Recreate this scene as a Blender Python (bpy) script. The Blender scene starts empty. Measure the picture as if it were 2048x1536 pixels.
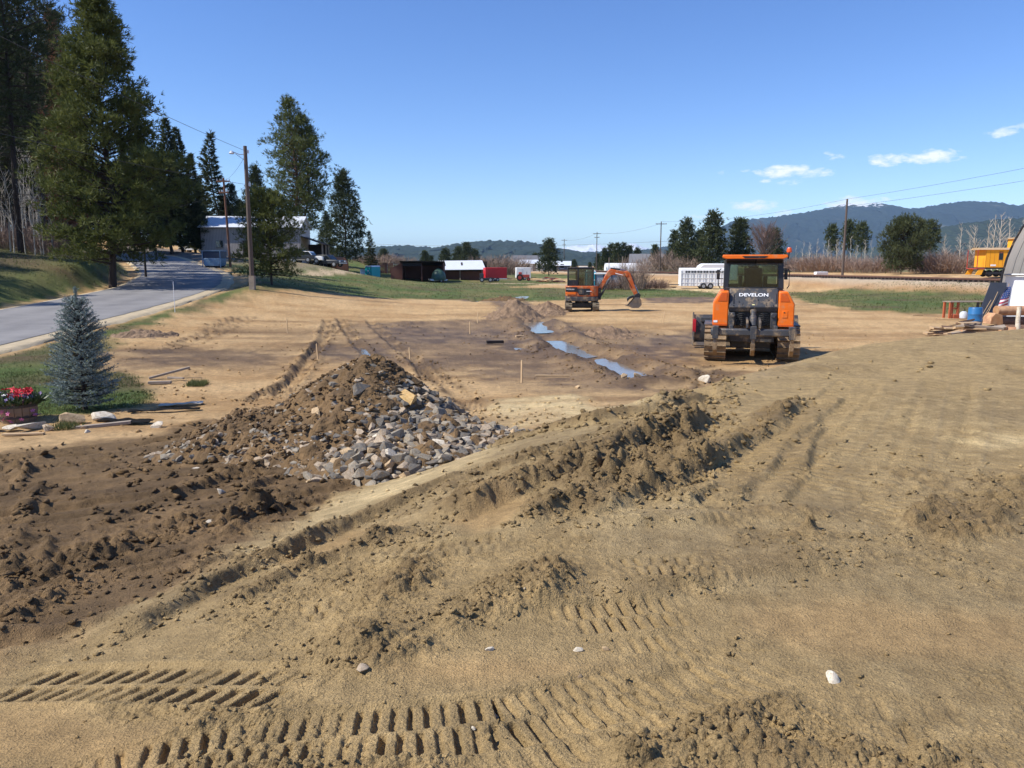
import bpy, bmesh, math, random
import numpy as np
from mathutils import Vector, Matrix

random.seed(7)
sc = bpy.context.scene
col = sc.collection

# ------------------------------------------------------------------ camera
CAM_Z, F, HOR = 1.65, 1540.0, 530.0          # eye height, focal length and horizon row for a 2048 x 1536 frame
PITCH = math.atan((768.0 - HOR) / F)
cam_d = bpy.data.cameras.new('camera')
cam = bpy.data.objects.new('camera', cam_d); col.objects.link(cam)
cam.location = (0, 0, CAM_Z)
cam.rotation_euler = (math.pi / 2 - PITCH, 0, 0)
cam_d.sensor_width = 36.0
cam_d.lens = 36.0 * F / 2048.0
cam_d.clip_start, cam_d.clip_end = 0.05, 80000.0
sc.camera = cam

# ------------------------------------------------------------------ light, sky, exposure
SUN_EL = math.radians(47)
SUN_VEC = Vector((-0.965 * math.cos(SUN_EL), -0.262 * math.cos(SUN_EL), math.sin(SUN_EL))).normalized()   # towards the sun
sun_d = bpy.data.lights.new('sun', 'SUN'); sun_d.energy = 5.0; sun_d.angle = math.radians(0.53); sun_d.color = (1.0, 0.945, 0.86)
sun = bpy.data.objects.new('sun', sun_d); col.objects.link(sun)
sun.rotation_euler = SUN_VEC.to_track_quat('Z', 'Y').to_euler()
sun.location = (-60, -40, 80)

world = bpy.data.worlds.new('World'); sc.world = world; world.use_nodes = True
wn, wl = world.node_tree.nodes, world.node_tree.links
wn.clear()
def N(nodes, t, **kw):
    n = nodes.new(t)
    for k, v in kw.items():
        if k == 'ins':
            for kk, vv in v.items(): n.inputs[kk].default_value = vv
        else: setattr(n, k, v)
    return n
w_out = N(wn, 'ShaderNodeOutputWorld'); w_bg = N(wn, 'ShaderNodeBackground', ins={'Strength': 0.148})
sky = N(wn, 'ShaderNodeTexSky', sky_type='NISHITA', sun_disc=False)
sky.sun_elevation = SUN_EL
sky.sun_rotation = math.atan2(SUN_VEC.x, SUN_VEC.y)
sky.altitude = 1500; sky.air_density = 1.0; sky.dust_density = 0.0; sky.ozone_density = 3.0
wl.new(w_bg.outputs[0], w_out.inputs[0])
hue = N(wn, 'ShaderNodeHueSaturation', ins={'Hue': 0.512, 'Saturation': 1.2, 'Value': 1.0})
wl.new(sky.outputs[0], hue.inputs['Color'])

def pix_dir(u, v):
    a, b = (u - 1024.0) / F, (768.0 - v) / F
    return Vector((a, math.cos(PITCH) + b * math.sin(PITCH), -math.sin(PITCH) + b * math.cos(PITCH)))

# fair-weather clouds: soft ellipses in azimuth / elevation broken up by noise
wgeo = N(wn, 'ShaderNodeTexCoord'); wsep = N(wn, 'ShaderNodeSeparateXYZ')
wl.new(wgeo.outputs['Generated'], wsep.inputs[0])
def M(op, a, b=None, c=None, clamp=False):
    n = N(wn, 'ShaderNodeMath', operation=op, use_clamp=clamp)
    for i, q in enumerate((a, b, c)):
        if q is None: continue
        if isinstance(q, (int, float)): n.inputs[i].default_value = q
        else: wl.new(q, n.inputs[i])
    return n.outputs[0]
w_az = M('ARCTAN2', wsep.outputs[0], wsep.outputs[1]); w_el = M('ARCSINE', wsep.outputs[2])
wcomb = N(wn, 'ShaderNodeCombineXYZ'); wl.new(w_az, wcomb.inputs[0]); wl.new(M('MULTIPLY', w_el, 2.2), wcomb.inputs[1])
wnoise = N(wn, 'ShaderNodeTexNoise', ins={'Scale': 58.0, 'Detail': 7.0, 'Roughness': 0.62}); wl.new(wcomb.outputs[0], wnoise.inputs['Vector'])
wnoise2 = N(wn, 'ShaderNodeTexNoise', ins={'Scale': 21.0, 'Detail': 3.0}); wl.new(wcomb.outputs[0], wnoise2.inputs['Vector'])
CLOUDS = [(1568, 343, 62, 15, 1), (1632, 346, 36, 11, .9), (1490, 341, 14, 6, .5), (1496, 353, 16, 5, .4), (1444, 344, 9, 6, .4), (1531, 363, 13, 7, .6),
          (1580, 364, 26, 9, .55), (1562, 385, 26, 7, .3), (1668, 313, 30, 10, .5), (1770, 320, 38, 13, .75), (1866, 313, 60, 14, .95),
          (2000, 263, 26, 12, .6), (2048, 250, 24, 8, .6), (1505, 411, 62, 14, .85), (1560, 424, 26, 12, .5), (1710, 408, 75, 16, .8), (1800, 400, 40, 8, .3),
          (1160, 447, 30, 5, .3), (1405, 432, 32, 7, .3), (2230, 300, 90, 22, .8), (2420, 360, 70, 16, .8), (-300, 330, 90, 18, .7)]
acc = None
for (u, v, su, sv, k) in CLOUDS:
    d = pix_dir(u, v).normalized(); az0, el0 = math.atan2(d.x, d.y), math.asin(d.z)
    dx = M('DIVIDE', M('SUBTRACT', w_az, az0), su / F); dy0 = M('SUBTRACT', w_el, el0)
    dy = M('DIVIDE', dy0, sv / F)
    q = M('MULTIPLY_ADD', dx, dx, M('MULTIPLY', dy, dy))
    g = M('MULTIPLY', M('SUBTRACT', 1.15, q), k)
    acc = g if acc is None else M('MAXIMUM', acc, g)
nmix = M('ADD', M('MULTIPLY', wnoise.outputs[0], 2.6), M('MULTIPLY', wnoise2.outputs[0], 1.0))
dens = M('MULTIPLY', M('ADD', acc, M('SUBTRACT', nmix, 2.22)), 1.3, clamp=True)
dens = M('MULTIPLY', dens, 0.9)
wmix = N(wn, 'ShaderNodeMix', data_type='RGBA')
wl.new(dens, wmix.inputs[0]); wl.new(hue.outputs[0], wmix.inputs[6]); wmix.inputs[7].default_value = (6.5, 6.65, 6.85, 1)
wl.new(wmix.outputs[2], w_bg.inputs['Color'])

sc.view_settings.view_transform = 'Standard'; sc.view_settings.look = 'None'
sc.view_settings.exposure = 0.35; sc.view_settings.gamma = 1.0; sc.view_settings.use_curve_mapping = False
sc.cycles.use_denoising = True
sc.cycles.max_bounces = 6; sc.cycles.transparent_max_bounces = 8; sc.cycles.volume_bounces = 0

# ------------------------------------------------------------------ helpers: materials
def S(r, g, b):
    f = lambda c: (c / 255 / 12.92) if c / 255 <= 0.04045 else ((c / 255 + 0.055) / 1.055) ** 2.4
    return (f(r), f(g), f(b))
MATS = {}
def mat(name, c, rough=0.6, metal=0.0, var=0.15, scale=4.0, bump=0.0, bscale=40.0, c2=None, cover=0.5, spec=0.5, trans=0.0, detail=5.0, stretch=None, dirt=None, dirt_amt=0.0):
    m = bpy.data.materials.new(name); m.use_nodes = True; MATS[name] = m
    n, l = m.node_tree.nodes, m.node_tree.links
    p = n['Principled BSDF']; out = n['Material Output']
    p.inputs['Roughness'].default_value = rough; p.inputs['Metallic'].default_value = metal; p.inputs['Specular IOR Level'].default_value = spec
    tc = N(n, 'ShaderNodeTexCoord'); mp = N(n, 'ShaderNodeMapping'); l.new(tc.outputs['Object'], mp.inputs[0])
    if stretch: mp.inputs['Scale'].default_value = stretch
    nz = N(n, 'ShaderNodeTexNoise', ins={'Scale': scale, 'Detail': detail, 'Roughness': 0.6}); l.new(mp.outputs[0], nz.inputs['Vector'])
    rp = N(n, 'ShaderNodeMapRange', ins={'From Min': cover - 0.2, 'From Max': cover + 0.2}); l.new(nz.outputs[0], rp.inputs[0])
    mx = N(n, 'ShaderNodeMix', data_type='RGBA'); l.new(rp.outputs[0], mx.inputs[0])
    a = [max(0, q * (1 - var)) for q in c]; b = list(c2) if c2 else [min(1, q * (1 + var)) for q in c]
    mx.inputs[6].default_value = (*a, 1); mx.inputs[7].default_value = (*b, 1)
    cout = mx.outputs[2]
    if dirt:
        nd = N(n, 'ShaderNodeTexNoise', ins={'Scale': 3.2, 'Detail': 8.0, 'Roughness': 0.7}); l.new(tc.outputs['Object'], nd.inputs['Vector'])
        rd = N(n, 'ShaderNodeMapRange', ins={'From Min': 0.62 - dirt_amt * 0.4, 'From Max': 0.85 - dirt_amt * 0.4}); l.new(nd.outputs[0], rd.inputs[0])
        md = N(n, 'ShaderNodeMix', data_type='RGBA'); l.new(rd.outputs[0], md.inputs[0]); l.new(cout, md.inputs[6]); md.inputs[7].default_value = (*dirt, 1)
        cout = md.outputs[2]
    l.new(cout, p.inputs['Base Color'])
    if bump:
        bn = N(n, 'ShaderNodeTexNoise', ins={'Scale': bscale, 'Detail': 6.0}); l.new(mp.outputs[0], bn.inputs['Vector'])
        bp = N(n, 'ShaderNodeBump', ins={'Strength': bump, 'Distance': 0.05}); l.new(bn.outputs[0], bp.inputs['Height']); l.new(bp.outputs[0], p.inputs['Normal'])
    if trans:
        t = N(n, 'ShaderNodeBsdfTranslucent'); l.new(cout, t.inputs[0])
        ms = N(n, 'ShaderNodeMixShader', ins={0: trans}); l.new(p.outputs[0], ms.inputs[1]); l.new(t.outputs[0], ms.inputs[2]); l.new(ms.outputs[0], out.inputs[0])
    return m

# ------------------------------------------------------------------ helpers: meshes
def tag(o, label=None, cat=None, group=None, kind=None):
    if label: o['label'] = label
    if cat: o['category'] = cat
    if group: o['group'] = group
    if kind: o['kind'] = kind
    return o
def empty(name, loc=(0, 0, 0), rz=0.0, label=None, cat=None, group=None, scale=None):
    o = bpy.data.objects.new(name, None); col.objects.link(o); o.location = loc; o.rotation_euler = (0, 0, rz); o.empty_display_size = 0.2
    if scale: o.scale = scale
    return tag(o, label, cat, group)
def link(name, me, m=None, parent=None):
    o = bpy.data.objects.new(name, me); col.objects.link(o)
    if m is not None: me.materials.append(m if not isinstance(m, str) else MATS[m])
    if parent: o.parent = parent
    return o
def np_mesh(name, verts, faces, smooth=False):
    """verts (n,3), faces (m,k) arrays of one size"""
    me = bpy.data.meshes.new(name); verts = np.asarray(verts, dtype=np.float32); faces = np.asarray(faces, dtype=np.int32)
    me.vertices.add(len(verts)); me.vertices.foreach_set('co', verts.ravel())
    m, k = faces.shape
    me.loops.add(m * k); me.loops.foreach_set('vertex_index', faces.ravel())
    me.polygons.add(m); me.polygons.foreach_set('loop_start', np.arange(0, m * k, k, dtype=np.int32))
    if smooth: me.polygons.foreach_set('use_smooth', np.ones(m, dtype=bool))
    me.update(calc_edges=True); me.validate()
    return me
class MB:
    def __init__(s): s.v, s.f = [], []
    def add(s, vs, fs):
        o = len(s.v); s.v += [tuple(p) for p in vs]; s.f += [[i + o for i in q] for q in fs]; return s
    def box(s, c, d, rot=None, taper=None):
        x, y, z = d[0] / 2, d[1] / 2, d[2] / 2; t = taper or (1, 1)
        ps = [Vector((a * x * (t[0] if k > 0 else 1), b * y * (t[1] if k > 0 else 1), k * z)) for k in (-1, 1) for (a, b) in ((-1, -1), (1, -1), (1, 1), (-1, 1))]
        if rot is not None: ps = [rot @ p for p in ps]
        c = Vector(c)
        return s.add([p + c for p in ps], [(3, 2, 1, 0), (4, 5, 6, 7), (0, 1, 5, 4), (1, 2, 6, 5), (2, 3, 7, 6), (3, 0, 4, 7)])
    def b(s, x0, x1, y0, y1, z0, z1): return s.box(((x0 + x1) / 2, (y0 + y1) / 2, (z0 + z1) / 2), (x1 - x0, y1 - y0, z1 - z0))
    def prism(s, pts, axis, a, b):
        """outline pts in the plane normal to axis, extruded from a to b"""
        def P(p, q): return {'x': (q, p[0], p[1]), 'y': (p[0], q, p[1]), 'z': (p[0], p[1], q)}[axis]
        n = len(pts)
        return s.add([P(p, a) for p in pts] + [P(p, b) for p in pts], [tuple(range(n - 1, -1, -1)), tuple(range(n, 2 * n))] + [(i, (i + 1) % n, n + (i + 1) % n, n + i) for i in range(n)])
    def tube(s, path, r, n=8, cap=True):
        path = [Vector(p) for p in path]; rs = r if isinstance(r, (list, tuple)) else [r] * len(path)
        o = len(s.v); d0 = (path[1] - path[0]).normalized(); ref = Vector((0, 0, 1)) if abs(d0.z) < 0.9 else Vector((1, 0, 0))
        for i, p in enumerate(path):
            d = (path[min(i + 1, len(path) - 1)] - path[max(i - 1, 0)]).normalized()
            a = d.cross(ref); a = a.normalized() if a.length > 1e-5 else Vector((1, 0, 0)); b = d.cross(a)
            for k in range(n):
                t = 2 * math.pi * k / n; s.v.append(tuple(p + (a * math.cos(t) + b * math.sin(t)) * rs[i]))
        for i in range(len(path) - 1):
            for k in range(n):
                k2 = (k + 1) % n; s.f.append([o + i * n + k, o + (i + 1) * n + k, o + (i + 1) * n + k2, o + i * n + k2])
        if cap:
            s.f.append([o + k for k in range(n)]); e = o + (len(path) - 1) * n; s.f.append([e + k for k in range(n - 1, -1, -1)])
        return s
    def cyl(s, p0, p1, r, n=16, r1=None): return s.tube([p0, p1], [r, r if r1 is None else r1], n)
    def lathe(s, prof, c=(0, 0, 0), n=16):
        o = len(s.v); c = Vector(c)
        for (r, z) in prof:
            for k in range(n):
                t = 2 * math.pi * k / n; s.v.append((c.x + r * math.cos(t), c.y + r * math.sin(t), c.z + z))
        for i in range(len(prof) - 1):
            for k in range(n):
                k2 = (k + 1) % n; s.f.append([o + i * n + k, o + i * n + k2, o + (i + 1) * n + k2, o + (i + 1) * n + k])
        s.f.append([o + k for k in range(n - 1, -1, -1)]); e = o + (len(prof) - 1) * n; s.f.append([e + k for k in range(n)])
        return s
    def mesh(s, name, smooth=True):
        me = bpy.data.meshes.new(name); me.from_pydata(s.v, [], s.f); me.update()
        bm = bmesh.new(); bm.from_mesh(me); bmesh.ops.recalc_face_normals(bm, faces=bm.faces); bm.to_mesh(me); bm.free()
        if smooth:
            me.polygons.foreach_set('use_smooth', [True] * len(me.polygons)); me.set_sharp_from_angle(angle=math.radians(35))
        return me
    def build(s, name, m, parent=None, bevel=0.0, smooth=True, label=None):
        o = link(name, s.mesh(name, smooth), m, parent)
        if bevel:
            bv = o.modifiers.new('bevel', 'BEVEL'); bv.width = bevel; bv.segments = 2; bv.limit_method = 'ANGLE'; bv.angle_limit = math.radians(40)
        if label: o['label'] = label
        return o
def text_mesh(name, txt, size, m, parent, M4, sx=1.0, depth=0.004):
    cu = bpy.data.curves.new(name, 'FONT'); cu.body = txt; cu.size = size; cu.align_x = 'CENTER'; cu.align_y = 'CENTER'; cu.extrude = depth; cu.offset = size * 0.02
    t = bpy.data.objects.new(name + '_tmp', cu); col.objects.link(t)
    dg = bpy.context.evaluated_depsgraph_get(); me = bpy.data.meshes.new_from_object(t.evaluated_get(dg))
    bpy.data.objects.remove(t)
    me.transform(M4 @ Matrix.Diagonal((sx, 1, 1, 1)))
    return link(name, me, m, parent)
def copy_tree(o, parent=None):
    c = o.copy(); col.objects.link(c); c.parent = parent
    for ch in list(o.children): copy_tree(ch, c)
    return c
# ------------------------------------------------------------------ noise on arrays
def hbits(ix, iy, seed):
    n = ix.astype(np.int32).astype(np.uint32) * np.uint32(374761393) + iy.astype(np.int32).astype(np.uint32) * np.uint32(668265263) + np.uint32((seed * 1274126177) & 0xffffffff)
    n ^= n >> np.uint32(13); n *= np.uint32(1274126177); n ^= n >> np.uint32(16); n *= np.uint32(2246822519); n ^= n >> np.uint32(15)
    return n
def hsh(ix, iy, seed): return (hbits(ix, iy, seed) & np.uint32(0xffffff)).astype(np.float32) / 16777215.0
def vnoise(x, y, seed=0):
    ix, iy = np.floor(x), np.floor(y); fx, fy = x - ix, y - iy
    fx, fy = fx * fx * fx * (fx * (fx * 6 - 15) + 10), fy * fy * fy * (fy * (fy * 6 - 15) + 10)
    a, b, c, d = hsh(ix, iy, seed), hsh(ix + 1, iy, seed), hsh(ix, iy + 1, seed), hsh(ix + 1, iy + 1, seed)
    return (a * (1 - fx) + b * fx) * (1 - fy) + (c * (1 - fx) + d * fx) * fy
def fbm(x, y, seed=0, octv=4, gain=0.5):
    s, a, t = 0.0, 1.0, 0.0
    for o in range(octv):
        s = s + a * (vnoise(x * 2 ** o + o * 17.3, y * 2 ** o - o * 9.1, seed + o) * 2 - 1); t += a; a *= gain
    return s / t
def clods(x, y, cell, seed, prob=1.0, flat=1.0):
    """heap of rounded lumps, height in metres"""
    gx, gy = x / cell, y / cell; ix, iy = np.floor(gx), np.floor(gy); h = np.zeros_like(x)
    for a in (-1, 0, 1):
        for b in (-1, 0, 1):
            jx, jy = ix + a, iy + b; n = hbits(jx, jy, seed)
            r1, r2, r3, r4 = [((n >> np.uint32(k)) & np.uint32(255)).astype(np.float32) / 255 for k in (0, 8, 16, 24)]
            rad = np.where(r3 < prob, 0.28 + 0.42 * r4 * r4, 0.0)
            d2 = (gx - jx - 0.1 - 0.8 * r1) ** 2 + (gy - jy - 0.1 - 0.8 * r2) ** 2
            h = np.maximum(h, np.maximum(0, rad * rad - d2))
    return np.sqrt(h) * cell * flat
def sst(a, b, x):
    t = np.clip((x - a) / (b - a), 0, 1); return t * t * (3 - 2 * t)
def pl(x, y, P):
    """distance to polyline, signed offset (left of travel positive), arclength"""
    best = np.full(x.shape, 1e18); t_ = np.zeros_like(x); s_ = np.zeros_like(x); acc = 0.0
    for (x0, y0), (x1, y1) in zip(P[:-1], P[1:]):
        dx, dy = x1 - x0, y1 - y0; L = math.hypot(dx, dy)
        k = np.clip(((x - x0) * dx + (y - y0) * dy) / L ** 2, 0, 1)
        ex, ey = x - x0 - k * dx, y - y0 - k * dy; d2 = ex * ex + ey * ey
        w = d2 < best; best = np.where(w, d2, best)
        t_ = np.where(w, np.sign(dx * ey - dy * ex) * np.sqrt(d2), t_); s_ = np.where(w, acc + k * L, s_); acc += L
    return np.sqrt(best), t_, s_
def poly_in(x, y, P):
    """signed distance to polygon, positive inside"""
    d, _, _ = pl(x, y, P + [P[0]]); ins = np.zeros(x.shape, dtype=bool)
    for (x0, y0), (x1, y1) in zip(P, P[1:] + [P[0]]):
        if y0 == y1: continue
        c = ((y0 > y) != (y1 > y)) & (x < (x1 - x0) * (y - y0) / (y1 - y0) + x0); ins ^= c
    return np.where(ins, d, -d)

def poly_near(x, y, P, m=3.0):
    xs, ys = [p[0] for p in P], [p[1] for p in P]; out = np.full(x.shape, -50.0)
    k = np.nonzero((x > min(xs) - m) & (x < max(xs) + m) & (y > min(ys) - m) & (y < max(ys) + m))[0]
    if len(k): out[k] = poly_in(x[k], y[k], P)
    return out
def pl_near(x, y, P, m):
    xs, ys = [p[0] for p in P], [p[1] for p in P]
    k = np.nonzero((x > min(xs) - m) & (x < max(xs) + m) & (y > min(ys) - m) & (y < max(ys) + m))[0]
    return (k,) + pl(x[k], y[k], P)
# ------------------------------------------------------------------ lie of the land
ROAD = [(-15, -30, -1.4), (-16.6, -8, -1.35), (-18.3, 10, -1.25), (-19.8, 24.5, -.92), (-21.6, 40, -.42), (-24.6, 56, .1), (-29.5, 70, .8), (-37.5, 85, 1.6), (-48, 103, 2.75), (-62, 120, 3.8), (-85, 138, 5.0), (-120, 160, 6.5)]
RP = [(p[0], p[1]) for p in ROAD]
ROAD_W = 3.3
_s = np.concatenate([[0], np.cumsum([math.dist(a, b) for a, b in zip(RP[:-1], RP[1:])])]); _z = np.array([p[2] for p in ROAD])
TRACK = [(56, 30), (53, 60), (50, 78), (44.5, 112), (35, 150), (14, 225), (-22, 330), (-80, 480)]
TOE = [(-30, -14), (-7, -3.5), (-3.4, 1.6), (-2.75, 3.3), (-2.2, 4.6), (-1.95, 5.8), (-1.75, 7.6), (-.4, 10.6), (1.6, 13.0), (3.9, 15.5), (5.6, 17.1), (8, 18.3), (11, 20.0), (15, 22.8), (25, 27), (60, 38)]
CTRL = [(-6, 10, -1.0), (-3, 14, -1.05), (3, 20, -1.15), (8, 24, -1.17), (-12, 14, -1.05), (-12, 20, -1.0), (-5, 25, -1.1), (5, 45, -1.15), (-8, 45, -1.1), (15, 40, -1.15), (25, 30, -1.1), (40, 40, -1.1),
        (-2, 65, -1.2), (15, 65, -1.2), (-10, 62, -1.0), (-14, 50, -.45), (-15.3, 35, -.75), (-15, 26, -.95), (30, 60, -1.2), (20, 95, -1.25), (0, 95, -1.25), (-8, 125, -1.25), (0, 140, -1.25), (10, 150, -1.2), (-12, 145, -1.25), (-20, 137, -1.2), (-22, 120, -.7),
        (-27, 98, .5), (-17.6, 57, .25), (-17, 51, .1), (-24, 72, .8), (-11, 80, -1.0), (-19, 85, 0.1), (-31, 84, 1.6), (-39, 120, 2.4), (-33, 116, 2.15), (-27, 112, 1.5), (-24, 117, .4), (-48, 125, 2.9),
        (-28, 44, .1), (-29.5, 55, 1.5), (-37.5, 60, 2.5), (-33, 45, 1.3), (-33, 30, .9), (-26.5, 22, -.2), (-40, 40, 2.6), (-52, 60, 4), (-65, 85, 5.5), (-50, 80, 3.9), (-80, 110, 7), (-60, 150, 5.0), (-40, 165, 3.4), (-110, 150, 7.5), (-20, 175, 1.0), (-5, 200, -1.0), (-45, 20, 1.5), (-40, -5, 0), (-80, 40, 5),
        (-4, 4.2, -.5), (-3.2, 2, -.2), (-6, 6, -.75), (-3.5, -1, -.1), (-9, 3, -.75), (-9, -6, -.6), (0, -6, 0), (10, 0, 0), (20, -10, 0), (30, 10, -.5),
        (44, 92, -1.2), (62, 60, -.3), (62, 95, .25), (75, 120, .3), (48, 145, .1), (60, 180, .2), (30, 205, 0), (14, 260, -.4), (100, 150, .5), (100, 60, .3), (120, 100, .5), (60, 250, 0), (-40, 250, 0), (120, 250, 0), (-120, 250, 3)]
def _tps():
    P = np.array(CTRL, float); n = len(P); d = np.hypot(P[:, None, 0] - P[None, :, 0], P[:, None, 1] - P[None, :, 1])
    K = np.where(d > 0, d * d * np.log(np.maximum(d, 1e-9)), 0) + np.eye(n) * 8.0
    A = np.zeros((n + 3, n + 3)); A[:n, :n] = K; A[:n, n] = 1; A[:n, n + 1:] = P[:, :2]; A[n:, :n] = A[:n, n:].T
    w = np.linalg.solve(A, np.concatenate([P[:, 2], np.zeros(3)]))
    return P, w
TP, TW = _tps()
def low_z(x, y):
    z = TW[-3] + TW[-2] * x + TW[-1] * y
    for (px, py, _), w in zip(TP, TW[:-3]):
        d2 = (x - px) ** 2 + (y - py) ** 2; z = z + w * 0.5 * d2 * np.log(np.maximum(d2, 1e-12))
    return z
def hbase(x, y):
    x = np.asarray(x, float); y = np.asarray(y, float)
    r = np.hypot(x, y); k = 1 - sst(190, 330, r)
    xx, yy = np.where(r < 340, x, 0), np.where(r < 340, y, 0)
    z = low_z(xx, yy) * k - 1.2 * (1 - k)
    d, t, s = pl(x, y, TRACK)                     # railway embankment
    near = sst(14.0, 2.4, t); far = sst(6, 2.2, -t)
    w = np.where(t > 0, near, far) * (1 - sst(420, 520, r)); z = z * (1 - w) + (-0.12) * w
    d, t, s = pl(x, y, RP); zr = np.interp(s, _s, _z)
    w = sst(ROAD_W + 3.2, ROAD_W + 1.0, d); z = z * (1 - w) + (zr - 0.06) * w
    d, t, s = pl(x, y, TOE); f = sst(-0.1, 2.7, -t)
    z = z * (1 - f) + .24 * sst(2.5, 10, x) * sst(6, 15, y) * f
    return z
def gp(u, v):
    """where the sight line through a photo pixel meets the ground"""
    d = pix_dir(u, v); t = 1.5 * 1.022 ** np.arange(300)
    for n in (60, 40):
        k = np.nonzero(CAM_Z + d.z * t < hbase(d.x * t, d.y * t))[0]; k = int(k[0]) if len(k) else len(t) - 1
        lo, hi = t[max(k - 1, 0)], t[k]; t = np.linspace(lo, hi, n)
    return (float(d.x * hi), float(d.y * hi))
def gps(L): return [gp(*p) for p in L]
def at(u, D): return (u - 1024.0) / F * D / (math.cos(PITCH)) * 1.0     # x of a column at depth D near the horizon row
def gz(x, y): return float(hbase(x, y))

# ---- things marked on the soil, traced as ground positions
# windrows: line, height, width on the gentle side, width of the steep side, lumpiness
RIDGES = [([(180, 1300), (300, 1245), (430, 1175), (560, 1120), (700, 1055), (830, 1000), (960, 940)], .11, .24, .08, .5),
          ([(960, 905), (1080, 868), (1180, 848), (1300, 822), (1420, 795)], .10, .5, .10, .8),
          ([(840, 1010), (960, 955), (1030, 930), (1120, 905)], .05, .25, .06, .5),
          ([(880, 1050), (1010, 990), (1080, 965), (1180, 935), (1280, 890), (1360, 860), (1415, 838)], .17, .35, .12, .9),
          ([(1000, 1060), (1130, 1015), (1230, 965), (1290, 945)], .10, .22, .10, .9),
          ([(1120, 1040), (1260, 1000), (1340, 975), (1440, 915), (1530, 870), (1610, 800)], .11, .30, .10, .8),
          ([(400, 1235), (560, 1165), (700, 1110), (840, 1055)], .05, .20, .06, .5), ([(1440, 1020), (1540, 930), (1620, 850), (1680, 790)], .05, .25, .07, .4), ([(1010, 935), (1150, 890), (1290, 855)], .06, .2, .06, .5), ([(1230, 1010), (1380, 955), (1500, 885)], .06, .2, .06, .5),
          ([(1350, 1030), (1400, 1000), (1440, 965)], .07, .2, .05, .2),
          ([(620, 1130), (700, 1105), (800, 1080), (900, 1065)], .06, .25, .10, .7),
          ([(560, 1330), (700, 1300), (830, 1245), (960, 1215), (1090, 1190), (1150, 1160)], .07, .35, .12, .6),
          ([(1180, 1195), (1300, 1180), (1420, 1165), (1560, 1140), (1700, 1120)], .05, .3, .10, .4),
          ([(900, 1490), (960, 1470), (1040, 1440)], .05, .12, .05, .5),
          ([(1560, 1010), (1600, 960), (1640, 850)], .05, .2, .05, .4),
          ([(1180, 1050), (1400, 1045), (1600, 1030), (1720, 1050)], .04, .2, .1, .4),
          ([(1480, 1210), (1445, 1300), (1500, 1330)], .02, .15, .03, .3),
          ([(1260, 1530), (1400, 1480), (1540, 1430), (1640, 1500)], .05, .15, .06, .6),
          ([(0, 1180), (100, 1130), (200, 1095)], .07, .2, .08, .6), ([(150, 1150), (330, 1090), (480, 1040), (560, 1000)], .07, .25, .09, .7),
          ([(0, 1120), (40, 1085), (70, 1060)], .12, .15, .12, .6), ([(90, 1140), (108, 1070)], .05, .08, .05, .4), ([(25, 1040), (60, 1000), (90, 965)], .08, .1, .08, .6), ([(0, 990), (60, 940)], .06, .1, .06, .5),
          ([(180, 1050), (330, 1000), (440, 960), (560, 930)], .06, .2, .08, .6), ([(460, 990), (560, 955), (600, 940)], .08, .2, .07, .5), ([(180, 950), (300, 930), (420, 925)], .07, .2, .08, .7),
          ([(330, 1160), (430, 1120), (520, 1095)], .06, .2, .06, .6), ([(0, 1250), (120, 1190), (190, 1180)], .05, .2, .07, .5)]
RIDGES = [(gps(p), h, a, b, k) for (p, h, a, b, k) in RIDGES]
# tread prints: line, half width, pitch, kind, depth
TREADS = [([(1040, 1245), (1200, 1232), (1330, 1222), (1440, 1216)], .15, .07, 'bar', .019), ([(470, 1262), (620, 1225), (780, 1190)], .14, .075, 'bar', .015), ([(1560, 1400), (1750, 1440), (2060, 1470)], .17, .085, 'bar', .010),
          ([(-60, 1372), (120, 1365), (260, 1363), (420, 1368), (700, 1382)], .17, .10, 'chev', .024),
          ([(-60, 1640), (260, 1540), (480, 1492), (650, 1474), (820, 1460), (1010, 1440), (1180, 1400), (1350, 1345)], .165, .066, 'bar', .022),
          ([(860, 1560), (1060, 1490), (1260, 1425), (1460, 1355), (1560, 1290)], .17, .085, 'bar', .014),
          ([(1040, 1425), (1180, 1395), (1300, 1370), (1440, 1340)], .10, .07, 'bar', .010),
          ([(1170, 1145), (1290, 1140), (1400, 1145), (1520, 1150)], .16, .07, 'bar', .020),
          ([(700, 1120), (850, 1105), (1000, 1085), (1090, 1075)], .14, .075, 'bar', .019),
          ([(1230, 1450), (1400, 1490), (1560, 1550)], .2, .09, 'chev', .016),
          ([(740, 1285), (820, 1280), (900, 1275)], .10, .06, 'bar', .012),
          ([(1200, 1310), (1330, 1300), (1460, 1280)], .15, .07, 'bar', .018),
          ([(1380, 1065), (1480, 1045), (1560, 1040)], .12, .07, 'chev', .012),
          ([(60, 1140), (110, 1060), (150, 1000), (190, 960)], .22, .05, 'bar', .010),
          ([(1640, 1010), (1700, 930), (1760, 850), (1800, 780)], .30, .12, 'bar', .015),
          ([(1850, 960), (1870, 880), (1890, 800), (1900, 750)], .30, .12, 'bar', .015),
          ([(1500, 980), (1600, 880), (1690, 790), (1730, 750)], .30, .12, 'bar', .014),
          ([(1960, 940), (1980, 860), (1990, 780)], .28, .12, 'bar', .012),
          ([(1700, 1060), (1790, 1010), (1770, 960)], .18, .09, 'bar', .012)]
TREADS = [(gps(p), w, q, k, d) for (p, w, q, k, d) in TREADS]
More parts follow.
